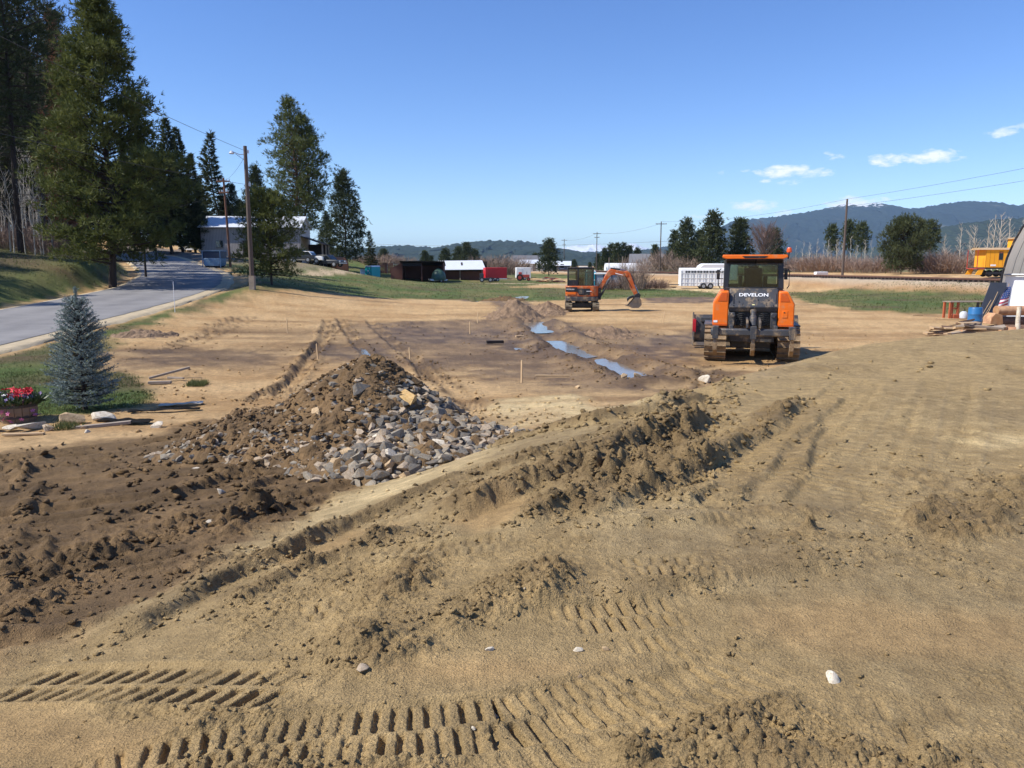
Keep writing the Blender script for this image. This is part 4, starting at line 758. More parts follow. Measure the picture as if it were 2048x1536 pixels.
def oval(y0, z0, r0, y1, z1, r1, step):
    """closed loop round two wheels: list of (y, z, angle of the outward normal)"""
    pts = []; 
    for k in range(13): a = -math.pi / 2 - math.pi * k / 12; pts.append((y0 + r0 * math.cos(a), z0 + r0 * math.sin(a)))
    for k in range(13): a = math.pi / 2 - math.pi * k / 12; pts.append((y1 + r1 * math.cos(a), z1 + r1 * math.sin(a)))
    pts.append(pts[0]); out = []; carry = 0.0
    for a, b in zip(pts[:-1], pts[1:]):
        L = math.dist(a, b); s = carry
        while s < L:
            q = s / L if L else 0; out.append((a[0] + (b[0] - a[0]) * q, a[1] + (b[1] - a[1]) * q, math.atan2(b[0] - a[0], -(b[1] - a[1])))); s += step
        carry = s - L
    return out
def bulldozer(loc, rz):
    R = empty('bulldozer', loc, rz, 'orange and charcoal bulldozer seen from behind, ripper raised above the dirt', 'bulldozer')
    Bd = lambda mb, n, m, p=R, bv=.012, lab=None: mb.build(n, m, p, bevel=bv, label=lab)
    shoe = MB().b(-.31, .31, -.088, .088, -.012, .012).b(-.31, .31, -.088, -.066, .012, .062); shoe_me = shoe.mesh('track_shoe', False); shoe_me.materials.append(MATS['muddy_steel'])
    for s in (-1, 1):
        cx = s * 1.03; f = MB().b(cx - .16, cx + .16, .5, 3.0, .28, .66)
        for (y, z, r) in ((.50, .50, .40), (3.05, .47, .37)): f.cyl((cx - .13, y, z), (cx + .13, y, z), r, 20)
        for k in range(6): f.cyl((cx - .2, .85 + k * .36, .17), (cx + .2, .85 + k * .36, .17), .12, 12)
        tr = Bd(f, 'track_frame', 'muddy_steel')
        for (y, z, a) in oval(.50, .50, .46, 3.05, .47, .43, .186):
            o = link('track_shoe', shoe_me, None, tr); o.location = (cx, y, z); o.rotation_euler = (a - math.pi / 2, 0, 0)
        ol = [(s * .69, 2.05), (s * .93, 2.05), (s * 1.13, 1.70), (s * 1.13, 1.06), (s * .69, 1.06)]
        fe = Bd(MB().prism(ol, 'y', .0, 2.0), 'side_tank', 'orange_paint', bv=.03)
        Bd(MB().prism([(s * .74, 2.0), (s * .90, 2.0), (s * 1.0, 1.76), (s * .74, 1.76)], 'y', -.012, .02), 'inset_panel', 'orange_dark', fe, .006)
        Bd(MB().prism([(s * .71, 1.10), (s * 1.12, 1.10), (s * 1.12, 1.045), (s * .71, 1.045)], 'y', -.01, .02), 'lower_edge', 'orange_dark', fe, .004)
        if s > 0: Bd(MB().b(.80, .95, -.012, .01, 1.30, 1.50), 'filler_door', 'orange_paint', fe, .008); Bd(MB().cyl((.86, -.02, 1.45), (.86, .0, 1.45), .018, 10), 'latch', 'black_paint', fe, 0)
        else: Bd(MB().b(-1.10, -.99, -.008, .0, 1.14, 1.20), 'decal', 'white_decal', fe, 0)
        Bd(MB().b(cx - .34, cx + .34, .55, 2.2, 1.0, 1.05), 'fender', 'charcoal_paint')
        Bd(MB().tube([(s * .95, .75, 2.12), (s * 1.0, .72, 2.2), (s * 1.0, .72, 2.62), (s * .94, .75, 2.7)], .016, 8).tube([(s * 1.0, .72, 2.4), (s * .88, .78, 2.4)], .012, 6), 'hand_rail', 'black_paint', bv=0)
        mi = Bd(MB().b(s * 1.02 - .05, s * 1.02 + .05, 2.25, 2.29, 2.35, 2.65), 'mirror', 'black_paint'); MB().tube([(s * .84, 2.2, 2.6), (s * 1.02, 2.27, 2.55)], .012, 6).build('mirror_arm', 'black_paint', mi)
    Bd(MB().b(-.64, .64, .35, 3.7, .55, 1.46), 'main_frame', 'charcoal_paint')
    Bd(MB().b(-.58, .58, .9, 2.6, .32, .60), 'belly_pan', 'charcoal_paint')
    rp = Bd(MB().prism([(.06, 1.46), (.0, 1.60), (.22, 2.12), (1.3, 2.12), (1.3, 1.46)], 'x', -.675, .675), 'rear_hood', 'charcoal_paint', bv=.02)
    sl = math.atan2(.52, .22)
    M4 = Matrix.Translation((0, .135 - .004, 1.94)) @ Matrix.Rotation(sl, 4, 'X')
    text_mesh('lettering', 'DEVELON', .135, 'white_decal', rp, M4, 1.38, .003)['label'] = 'white DEVELON lettering'
    nrm = Vector((0, -math.sin(sl), math.cos(sl)))
    def onp(x, z): return Vector((x, (z - 1.60) / .52 * .22, z))
    for x, z, w, h in ((-.55, 1.82, .03, .28), (.62, 1.84, .02, .3), (-.30, 1.68, .012, .10), (.36, 1.68, .012, .10)): Bd(MB().box(onp(x, z) + nrm * .004, (w, h, .02), RX(sl)), 'handle_slot', 'black_paint', rp, .004)
    Bd(MB().box(onp(0, 1.665) + nrm * .003, (.07, .03, .006), RX(sl)), 'notice_plate', mat('pale_yellow', S(225, 215, 150)), rp, 0)
    for x, z in ((-.4, 1.74), (.13, 1.80), (.42, 1.80), (-.55, 1.64), (.55, 1.64)): Bd(MB().cyl(onp(x, z), onp(x, z) + nrm * .012, .018, 10), 'bolt', 'black_paint', rp, 0)
    Bd(MB().b(-.66, .66, .16, .30, 1.04, 1.47), 'rear_recess', 'black_paint')
    for s in (-1, 1):
        for k in range(7): Bd(MB().tube([(s * (.17 + .0), .12, 1.08 + k * .055), (s * .30, .05, 1.06 + k * .055), (s * .46, .12, 1.09 + k * .055)], .016, 6), 'hose', 'black_rubber', bv=0)
        Bd(MB().b(s * .50 - .01, s * .66, .0, .28, .98, 1.44), 'mount_plate', 'charcoal_paint'); Bd(MB().cyl((s * .56, -.05, 1.36), (s * .56, .05, 1.36), .07, 14), 'pin', 'charcoal_paint')
        Bd(MB().box((s * .60, -.33, 1.02), (.10, .80, .16), RX(-.06)), 'ripper_arm', 'charcoal_paint')
    # ripper
    Bd(MB().b(-1.16, 1.16, -.86, -.66, .82, 1.03), 'ripper_beam', 'charcoal_paint', bv=.045)
    for x in (-1.03, .0, 1.03):
        ho = Bd(MB().b(x - .085, x + .085, -.92, -.60, .74, 1.10), 'shank_holder', 'charcoal_paint')
        sh = Bd(MB().prism([(-.87, 1.0), (-.70, 1.0), (-.69, .60), (-.73, .42), (-.62, .30), (-.68, .28), (-.84, .42), (-.87, .62)], 'x', x - .045, x + .045), 'shank', 'worn_steel')
        Bd(MB().prism([(-.89, .62), (-.80, .62), (-.74, .44), (-.58, .27), (-.66, .25), (-.86, .42)], 'x', x - .058, x + .058), 'tip', 'muddy_steel', sh, .01)
    for s in (-1, 1): Bd(MB().prism([(-.9, 1.05), (-.62, 1.05), (-.2, 1.22), (-.2, 1.32), (-.62, 1.30), (-.9, 1.22)], 'x', s * .17 - .03, s * .17 + .03), 'bracket', 'charcoal_paint')
    Bd(MB().tube([(0, -.62, 1.05), (0, -.40, 1.22), (0, -.28, 1.34)], .10, 18), 'cylinder', 'charcoal_paint', bv=.01); Bd(MB().tube([(0, -.26, 1.30), (0, -.20, 1.42), (0, -.16, 1.52)], [.07, .075, .09], 18), 'cylinder_head', 'charcoal_paint', bv=.01)
    # cab
    y0, y1, zb, zt = .70, 2.25, 2.10, 2.94
    cf = MB()
    for s in (-1, 1):
        for (ya, yb, w) in ((y0, y0 + .12, .15), (y1 - .10, y1, .09)): cf.add([(s * (.86 - w), ya, zb), (s * .86, ya, zb), (s * .86, yb, zb), (s * (.86 - w), yb, zb), (s * (.82 - w), ya + .06, zt), (s * .82, ya + .06, zt), (s * .82, yb + .03, zt), (s * (.82 - w), yb + .03, zt)], [(3, 2, 1, 0), (4, 5, 6, 7), (0, 1, 5, 4), (1, 2, 6, 5), (2, 3, 7, 6), (3, 0, 4, 7)])
        cf.b(s * .80 - .03, s * .80 + .03, y0 + .1, y1, zb, zb + .10).b(s * .80 - .03, s * .80 + .03, y0 + .1, y1, zt - .09, zt)
        cf.b(s * .83 - .025, s * .83 + .025, 1.42, 1.52, zb, zt)
    cf.b(-.80, .80, y0, y0 + .10, zb, zb + .05).b(-.80, .80, y0 + .06, y0 + .16, zt - .13, zt).b(-.80, .80, y1 - .06, y1, zb - .4, zb + .12).b(-.80, .80, y1 - .08, y1, zt - .09, zt).b(-.84, .84, y0, y1, zb - .05, zb)
    cab = Bd(cf, 'cab', 'black_paint')
    Bd(MB().b(-.70, .70, y0 + .085, y0 + .093, zb + .04, zt - .12), 'rear_window', 'tinted_glass', cab, 0); Bd(MB().b(-.74, .74, y1 - .035, y1 - .028, zb + .1, zt - .08), 'windscreen', 'tinted_glass', cab, 0)
    for s in (-1, 1): Bd(MB().b(s * .80 - .004, s * .80 + .004, y0 + .2, y1 - .1, zb + .1, zt - .09), 'side_window', 'tinted_glass', cab, 0)
    st = Bd(MB().b(-.26, .26, 1.10, 1.26, zb, zb + .62).b(-.15, .15, 1.12, 1.24, zb + .60, zb + .80).b(-.28, .28, 1.2, 1.7, zb, zb + .22), 'seat', 'black_rubber', cab, .05); Bd(MB().b(-.42, -.30, 1.2, 1.7, zb, zb + .38).b(.30, .42, 1.2, 1.7, zb, zb + .38), 'console', 'black_paint', cab, .02)
    ro = Bd(MB().prism([(-.90, 3.10), (-.92, 3.03), (-.80, 2.98), (.80, 2.98), (.92, 3.03), (.90, 3.10)], 'y', .46, 2.42), 'roof', 'orange_paint', bv=.015)
    Bd(MB().prism([(.52, 2.985), (.50, 2.95), (.78, 2.84), (2.3, 2.84), (2.36, 2.985)], 'x', -.80, .80), 'roof_visor', 'black_paint', ro, .02); Bd(MB().box((.03, .60, 2.905), (.05, .26, .03), RX(-.38)), 'wiper_bracket', 'black_rubber', ro, .004)
    Bd(MB().prism([(-.36, 3.06), (.36, 3.06), (.28, 3.0), (-.28, 3.0)], 'y', .448, .47), 'roof_notch', 'black_paint', ro, 0)
    be = Bd(MB().tube([(.93, .62, 2.98), (.95, .60, 3.16)], .02, 8), 'beacon_stalk', 'black_paint', ro, 0); MB().lathe([(.06, 0), (.075, .02), (.07, .10), (.05, .14), (.0, .15)], (.95, .60, 3.16), 14).build('beacon', 'amber', be)
    Bd(MB().prism([(2.2, 1.3), (2.2, 2.06), (3.7, 1.86), (3.95, 1.7), (3.95, 1.0), (2.2, 1.0)], 'x', -.52, .52), 'engine_hood', 'orange_paint', bv=.04); Bd(MB().cyl((.28, 2.9, 1.9), (.28, 2.9, 2.5), .055, 12), 'exhaust_pipe', 'black_paint')
    # blade, angled a little
    prof = [(-.02, .04), (.10, .30), (.12, .60), (.05, .95), (-.06, 1.10), (-.10, 1.08), (-.02, .90), (.03, .6), (.0, .32), (-.10, .06)]
    bl = MB().prism([(4.45 - p[0], p[1]) for p in prof], 'x', -1.74, 1.74); me = bl.mesh('blade'); me.transform(Matrix.Translation((0, 4.4, 0)) @ Matrix.Rotation(math.radians(8), 4, 'Z') @ Matrix.Translation((-.04, -4.4, 0))); bo = link('blade', me, 'charcoal_paint', R)
    Rm = Matrix.Translation((0, 4.4, 0)) @ Matrix.Rotation(math.radians(8), 4, 'Z') @ Matrix.Translation((-.04, -4.4, 0))
    e = MB().prism([(4.28, .06), (4.62, .02), (4.66, 1.14), (4.50, 1.18), (4.30, .85)], 'x', -1.78, -1.745); me = e.mesh('blade_end'); me.transform(Rm); link('blade_end', me, 'charcoal_paint', bo)
    e = MB().prism([(4.24, .05), (4.30, .02), (4.45, .0), (4.45, .12), (4.30, .16)], 'x', -1.76, 1.76); me = e.mesh('cutting_edge'); me.transform(Rm); link('cutting_edge', me, 'worn_steel', bo)
    e = MB().prism([(4.26, .72), (4.29, .96), (4.38, .95), (4.36, .58), (4.30, .50)], 'x', -1.80, -1.70); me = e.mesh('warning_cloth'); me.transform(Rm); link('warning_cloth', me, 'red_cloth', bo)
    for s in (-1, 1): Bd(MB().tube([(s * .62, 2.6, .62), (s * .66, 3.6, .5), (s * .55, 4.3, .42)], .10, 10), 'push_arm', 'charcoal_paint', bv=0); Bd(MB().tube([(s * .4, 3.5, 1.25), (s * .9, 4.35, .85)], .055, 10), 'lift_cylinder', 'charcoal_paint', bv=0)
    Bd(MB().b(-1.55, -.6, 4.10, 4.24, .86, 1.02), 'tilt_arm', 'charcoal_paint')
    return R
DZ = (6.98, 22.35); bulldozer((DZ[0], DZ[1], gz(*DZ) + .0), math.radians(-15.0))

def excavator(loc, rz):
    R = empty('excavator', loc, rz, 'compact orange and black excavator with its bucket resting on the dirt', 'excavator'); Bd = lambda mb, n, m, p=R, bv=.012: mb.build(n, m, p, bevel=bv)
    # undercarriage points along local y, house turned to local x
    for s in (-1, 1):
        cx = s * .82; t = MB(); L = oval(-.92, .29, .25, .92, .29, .25, .05); n = len(L)
        vs = []; 
        for (y, z, a) in L: vs += [(cx - .2, y, z), (cx + .2, y, z), (cx + .2, y - .035 * math.cos(a), z - .035 * math.sin(a)), (cx - .2, y - .035 * math.cos(a), z - .035 * math.sin(a))]
        fs = []
        for i in range(n):
            j = (i + 1) % n
            for k in range(4): fs.append((i * 4 + k, i * 4 + (k + 1) % 4, j * 4 + (k + 1) % 4, j * 4 + k))
        t.add(vs, fs); tr = Bd(t, 'track', 'muddy_rubber', bv=0)
        lug = MB()
        for i, (y, z, a) in enumerate(L[::3]):
            o = (-1 if i % 2 else 1) * .09; lug.box((cx + o, y + .02 * math.cos(a), z + .02 * math.sin(a)), (.21, .055, .05), RX(a - math.pi / 2))
        lg = Bd(lug, 'tread_lugs', 'muddy_rubber', tr, 0); lg['kind'] = 'stuff'
        Bd(MB().b(cx - .12, cx + .12, -.8, .8, .18, .40).cyl((cx - .16, -.92, .29), (cx + .16, -.92, .29), .20, 16).cyl((cx - .16, .92, .29), (cx + .16, .92, .29), .20, 16), 'track_frame', 'black_paint', tr)
    Bd(MB().b(-.62, .62, -.45, .45, .28, .52).cyl((0, 0, .5), (0, 0, .66), .42, 20), 'undercarriage', 'black_paint')
    Bd(MB().b(-.95, .95, 1.28, 1.36, .12, .46), 'dozer_blade', 'black_paint')
    hb = [(-1.02, -.75), (-.85, -.97), (.70, -.97), (.98, -.6), (.98, .55), (.6, .95), (-.85, .97), (-1.02, .75)]
    Bd(MB().prism(hb, 'z', .64, .93), 'counterweight', 'charcoal_paint', bv=.04)
    ho = Bd(MB().prism([(p[0] * .985, p[1] * .985) for p in hb], 'z', .93, 1.57), 'house', 'orange_dusty', bv=.05)
    Bd(MB().b(-1.01, -.32, -.982, -.90, 1.22, 1.50), 'dark_panel', 'black_paint', ho, .01); Bd(MB().prism([(-1.0, 1.22), (-.32, 1.22), (-.18, 1.02), (.45, 1.02), (.45, 1.42), (-.32, 1.42)], 'y', -.978, -.93), 'side_grille', 'black_paint', ho, .01)
    Bd(MB().b(-1.02, -.40, -.984, -.90, 1.06, 1.20), 'orange_band', 'orange_paint', ho, .01); Bd(MB().b(-.24, .10, -.99, -.95, 1.08, 1.36), 'vent', 'charcoal_paint', ho, .005); Bd(MB().b(.24, .55, -.985, -.94, 1.24, 1.27), 'handle', 'white_decal', ho, 0)
    M4 = Matrix.Translation((-.74, -.986, 1.37)) @ Matrix.Rotation(math.pi / 2, 4, 'X'); text_mesh('lettering', 'DEVELON', .095, 'white_decal', ho, M4, 1.15, .002)
    cb = MB(); x0, x1, ya, yb, z0, z1 = -.90, .70, -.62, .62, 1.55, 2.66
    for x in (x0, -.30, x1 - .08):
        for y in (ya, yb - .08): cb.b(x, x + .08, y, y + .08, z0, z1)
    cb.b(x0, x1, ya, yb, z1 - .08, z1).b(x0, -.22, ya, ya + .06, z0, z0 + .36).b(x0, x0 + .05, ya, yb, z0, z0 + .36).b(x0, x1, ya, yb, z0 - .02, z0 + .04).b(x0, -.22, yb - .06, yb, z0, z0 + .36)
    cab = Bd(cb, 'cab', 'black_paint', bv=.02)
    Bd(MB().b(x0 + .08, -.30, ya + .03, ya + .037, z0 + .36, z1 - .08), 'rear_side_window', 'dark_glass', cab, 0); Bd(MB().b(-.22, x1 - .08, ya + .03, ya + .037, z0 + .04, z1 - .08), 'side_window', 'dark_glass', cab, 0); Bd(MB().b(-.22, x1 - .08, yb - .037, yb - .03, z0 + .04, z1 - .08), 'door_window', 'dark_glass', cab, 0)
    Bd(MB().b(x1 - .035, x1 - .028, ya + .08, yb - .08, z0 + .04, z1 - .08), 'windscreen', 'dark_glass', cab, 0); Bd(MB().b(.16, .19, ya - .005, ya + .03, z0 + .05, z1 - .1), 'window_bar', 'black_paint', cab, 0); Bd(MB().b(-.35, .1, -.2, .25, z0, z0 + .5).b(-.40, -.25, -.2, .25, z0 + .4, z0 + .95), 'seat', 'black_rubber', cab, .04)
    Bd(MB().b(x0 - .02, x1 + .03, ya - .02, yb + .02, z1, z1 + .035), 'cab_roof', 'charcoal_paint', cab, .015); Bd(MB().b(-.18, .35, -.35, .35, z1 + .035, z1 + .07), 'roof_hatch', 'white_paint', cab, .015)
    # front linkage in the x-z plane; drawn in side view
    Y = -.32
    Bd(MB().b(.85, 1.15, Y - .16, Y + .16, .72, 1.45), 'swing_post', 'black_paint')
    bo = Bd(MB().prism([(.98, 1.30), (1.12, 1.25), (1.52, 1.92), (1.76, 2.20), (2.05, 2.26), (2.70, 2.10), (2.82, 2.22), (2.72, 2.38), (2.1, 2.52), (1.72, 2.60), (1.52, 2.44), (1.22, 1.88), (.92, 1.45)], 'y', Y - .13, Y + .13), 'boom', 'orange_dusty', bv=.03)
    Bd(MB().prism([(2.0, 2.36), (2.45, 2.24), (2.46, 2.20), (2.0, 2.31)], 'y', Y - .136, Y - .12), 'boom_marking', 'white_decal', bo, 0)
    ar = Bd(MB().prism([(2.52, 2.42), (2.74, 2.50), (2.92, 2.34), (3.38, 1.12), (3.36, .98), (3.22, .96), (2.98, 1.35), (2.72, 2.0), (2.60, 2.18)], 'y', Y - .10, Y + .10), 'arm', 'orange_dusty', bv=.025)
    Bd(MB().tube([(1.70, Y, 2.62), (2.30, Y, 2.56)], .055, 10), 'arm_cylinder', 'black_paint', bo, 0); Bd(MB().tube([(2.30, Y, 2.56), (2.68, Y, 2.48)], .03, 8), 'arm_rod', 'chrome_rod', bo, 0)
    for s in (-1, 1): Bd(MB().tube([(1.05, Y + s * .17, .80), (1.45, Y + s * .17, 1.50)], .055, 10), 'boom_cylinder', 'black_paint', bo, 0); Bd(MB().tube([(1.45, Y + s * .17, 1.50), (1.72, Y + s * .15, 2.02)], .03, 8), 'boom_rod', 'black_paint', bo, 0)
    Bd(MB().tube([(2.92, Y, 2.30), (3.20, Y, 1.62)], .05, 10), 'bucket_cylinder', 'black_paint', ar, 0); Bd(MB().tube([(3.20, Y, 1.62), (3.46, Y, 1.10)], .026, 8), 'bucket_rod', 'chrome_rod', ar, 0); Bd(MB().tube([(2.5, Y - .12, 2.35), (2.75, Y - .13, 1.9), (3.0, Y - .12, 1.45)], .02, 6), 'hose', 'black_rubber', ar, 0)
    Bd(MB().prism([(3.20, 1.05), (3.44, 1.14), (3.58, 1.02), (3.50, .78), (3.16, .80)], 'y', Y - .15, Y + .15), 'quick_coupler', 'black_paint', bv=.02)
    th = Bd(MB().prism([(3.15, 1.0), (3.16, .86), (2.92, .78), (2.78, .62), (2.74, .78), (2.86, .92)], 'y', Y - .10, Y + .10), 'thumb', 'black_paint', bv=.015)
    bk = MB(); pr = [(2.78, .36), (3.05, .25), (3.42, .24), (3.60, .42), (3.58, .70), (3.46, .86), (3.20, .86)]
    for s in (-1, 1): bk.prism(pr, 'y', Y + s * .36 - .015, Y + s * .36 + .015)
    for a, b in zip(pr[:-1], pr[1:]):
        d = Vector((b[0] - a[0], 0, b[1] - a[1])); bk.box((((a[0] + b[0]) / 2), Y, (a[1] + b[1]) / 2), (d.length + .02, .72, .025), RY(-math.atan2(d.z, d.x)))
    bu = Bd(bk, 'bucket', 'worn_steel', bv=0)
    for k in range(4): Bd(MB().box((2.73, Y - .27 + k * .18, .375), (.16, .06, .035), RY(.35)), 'tooth', 'worn_steel', bu, .005)
    return R
EX = gp(1165, 623); excavator((EX[0], EX[1] + .6, gz(EX[0], EX[1]) - .01), math.radians(-3))
# ------------------------------------------------------------------ buildings, vehicles and yard things in the distance
def stripes(name, c, c2, sc_, axis='x', rough=.8):
    m = bpy.data.materials.new(name); m.use_nodes = True; n, l = m.node_tree.nodes, m.node_tree.links; p = n['Principled BSDF']; p.inputs['Roughness'].default_value = rough
    tc = N(n, 'ShaderNodeTexCoord'); w = N(n, 'ShaderNodeTexWave', wave_type='BANDS', bands_direction=axis.upper(), ins={'Scale': sc_, 'Distortion': 1.5, 'Detail': 3.0, 'Detail Scale': .6}); l.new(tc.outputs['Object'], w.inputs['Vector'])
    z = N(n, 'ShaderNodeTexNoise', ins={'Scale': .8, 'Detail': 5.0}); l.new(tc.outputs['Object'], z.inputs['Vector']); a = N(n, 'ShaderNodeMath', operation='MULTIPLY_ADD', ins={1: .6, 2: -.1}); l.new(z.outputs[0], a.inputs[0]); b = N(n, 'ShaderNodeMath', operation='MULTIPLY_ADD', ins={1: .6}); l.new(w.outputs['Fac'], b.inputs[0]); l.new(a.outputs[0], b.inputs[2])
    x = N(n, 'ShaderNodeMix', data_type='RGBA'); l.new(b.outputs[0], x.inputs[0]); x.inputs[6].default_value = (*c, 1); x.inputs[7].default_value = (*c2, 1); l.new(x.outputs[2], p.inputs['Base Color']); MATS[name] = m; return m
stripes('barn_boards', S(136, 128, 122), S(196, 187, 180), 1.4); stripes('roof_metal', S(190, 196, 204), S(222, 226, 230), 1.2, rough=.45); stripes('brown_boards', S(84, 52, 42), S(128, 84, 66), 1.6); stripes('rust_metal', S(120, 66, 34), S(186, 112, 60), 1.2); stripes('yellow_boards', S(232, 152, 20), S(252, 184, 44), 3.0)
mat('dark_wood', S(52, 44, 40), rough=.9, var=.3); mat('lumber', S(206, 178, 138), rough=.8, var=.15, scale=3, c2=S(170, 140, 104)); mat('grey_lumber', S(150, 136, 120), rough=.9, var=.2, scale=3); mat('cream_wall', S(232, 224, 206), rough=.8, var=.05); mat('grey_roof', S(112, 112, 114), rough=.8, var=.15); mat('teal_plastic', S(24, 168, 168), rough=.45, var=.06); mat('cyan_plastic', S(20, 175, 200), rough=.45, var=.06)
mat('grey_panel', S(168, 174, 182), rough=.55, var=.06, scale=1); mat('red_paint', S(200, 30, 40), rough=.4, var=.08); mat('faded_red', S(170, 66, 56), rough=.7, var=.2); mat('blue_tank', S(104, 138, 170), rough=.5, var=.15, scale=1.5, dirt=S(190, 190, 180), dirt_amt=.2); mat('dark_blue', S(40, 56, 80), rough=.5, var=.1); mat('pole_wood', S(92, 80, 72), rough=.9, var=.25, scale=2, stretch=(1, 1, .2)); mat('brown_pole', S(120, 84, 66), rough=.9, var=.25, scale=2, stretch=(1, 1, .2))
mat('green_tarp', S(72, 100, 82), rough=.5, var=.2, scale=1.5); mat('galvanised', S(165, 168, 172), rough=.4, metal=.6, var=.1); mat('car_silver', S(200, 204, 208), rough=.35, var=.05); mat('dark_car', S(50, 54, 60), rough=.35, var=.1); mat('yellow_paint', S(235, 190, 20), rough=.5, var=.1); mat('rail_rust', S(94, 66, 52), rough=.7, var=.2, metal=.2); mat('sleeper_wood', S(74, 62, 54), rough=.9, var=.3); mat('wire', S(60, 60, 62), rough=.6); mat('insulator', S(190, 196, 204), rough=.3)
def base(u, D, v=530): x = xpix(u, v, D); return (x, D, gz(x, D))
def part(mb, n, m, p, bv=0.0): return mb.build(n, m, p, bevel=bv)

# barn of grey boards with lean-to
b = base(518, 122); R = empty('barn', b, math.radians(4), 'grey board-sided barn with pale metal roof behind the young pine', 'barn')
W, Dp, E, K = 7.2, 4.2, 5.0, 6.7; wl_ = MB()
wl_.b(-W, W, -Dp, -Dp + .15, -1, E).b(-W, W, Dp - .15, Dp, -1, E)
for s in (-1, 1): wl_.prism([(-Dp, -1), (Dp, -1), (Dp, E), (0, K), (-Dp, E)], 'x', s * W - .08, s * W + .08)
part(wl_, 'wall', 'barn_boards', R)
for s in (-1, 1):
    L = math.hypot(Dp + .5, K - E); part(MB().box((0, s * (Dp + .4) / 2, (K + E) / 2 + .02), (2 * W + .8, L, .08), RX(-s * math.atan2(K - E, Dp))), 'roof_sheet', 'roof_metal', R)
dr = part(MB().b(-1.2, 1.2, -Dp - .06, -Dp, 0, 3.0), 'door', 'dark_wood', R); part(MB().b(.9, 1.0, -Dp - .1, -Dp - .06, 1.2, 1.5), 'handle', 'galvanised', dr)
for x in (-4.6, 4.2): w = part(MB().b(x - .5, x + .5, -Dp - .05, -Dp, 2.0, 3.0), 'window', 'dark_glass', R); part(MB().b(x - .6, x + .6, -Dp - .09, -Dp - .04, 1.9, 2.0), 'sill', 'grey_lumber', w)
lt = part(MB().box((W + 1.7, -.4, 3.1), (3.8, 6.5, .1), RY(.34)), 'lean_to_roof', 'dark_wood', R)
for y in (-3.2, 0, 2.5): part(MB().b(W + 3.1, W + 3.3, y, y + .2, -1, 2.5), 'post', 'grey_lumber', R)
part(MB().b(W + .1, W + 3.1, 2.4, 2.55, -1, 2.6), 'lean_to_back', 'dark_wood', R)
# rusty arched shed
b = base(668, 124); R = empty('shed', b, math.radians(-12), 'small rust-orange arched metal shed with dark open front', 'shed')
arc = [(1.5 * math.cos(math.pi * k / 12), 1.5 + 1.15 * math.sin(math.pi * k / 12)) for k in range(13)]; ol = [(1.5, -.5)] + arc + [(-1.5, -.5)]; inn = [(p[0] * .93, p[1] * .96 if p[1] > 0 else p[1]) for p in ol]
sh = MB(); n = len(ol)
for a, c in ((-2.2, 2.2),): sh.add([(p[0], a, p[1]) for p in ol] + [(p[0], c, p[1]) for p in ol] + [(p[0], a, p[1]) for p in inn] + [(p[0], c, p[1]) for p in inn], [(i, i + 1, n + i + 1, n + i) for i in range(n - 1)] + [(2 * n + i + 1, 2 * n + i, 3 * n + i, 3 * n + i + 1) for i in range(n - 1)] + [(i + 1, i, 2 * n + i, 2 * n + i + 1) for i in range(n - 1)])
part(sh, 'shell', 'rust_metal', R); part(MB().prism(ol, 'y', 2.1, 2.2), 'back_wall', 'dark_wood', R); part(MB().b(-1.45, -.2, -2.25, -2.15, -.4, 2.3), 'front_panel', 'dark_wood', R); part(MB().b(.7, 1.45, -2.25, -2.15, -.4, 2.2), 'side_panel', 'rust_metal', R)
# tank box by the road
b = base(430, 84); R = empty('tank_trailer', b, math.radians(-4), 'pale blue tank box with dark upper panel beside the road bend', 'tank')
part(MB().prism([(-.9, .35), (-.75, .15), (.75, .15), (.9, .35), (.95, 1.0), (-.95, 1.0)], 'y', -.8, .8), 'lower_tank', 'blue_tank', R, .05); part(MB().b(-1.0, 1.0, -.78, .8, 1.0, 1.75), 'upper_box', 'dark_blue', R, .03); part(MB().b(-1.03, 1.03, -.84, .84, 1.72, 1.80), 'lid', 'blue_tank', R, .01)
for x in (-1.0, .94): part(MB().b(x, x + .07, -.84, -.77, -.1, 1.75), 'corner_post', 'blue_tank', R)
for y in (-.5, .5): part(MB().b(-.8, .8, y - .1, y + .1, -.1, .2), 'skid', 'dark_wood', R)

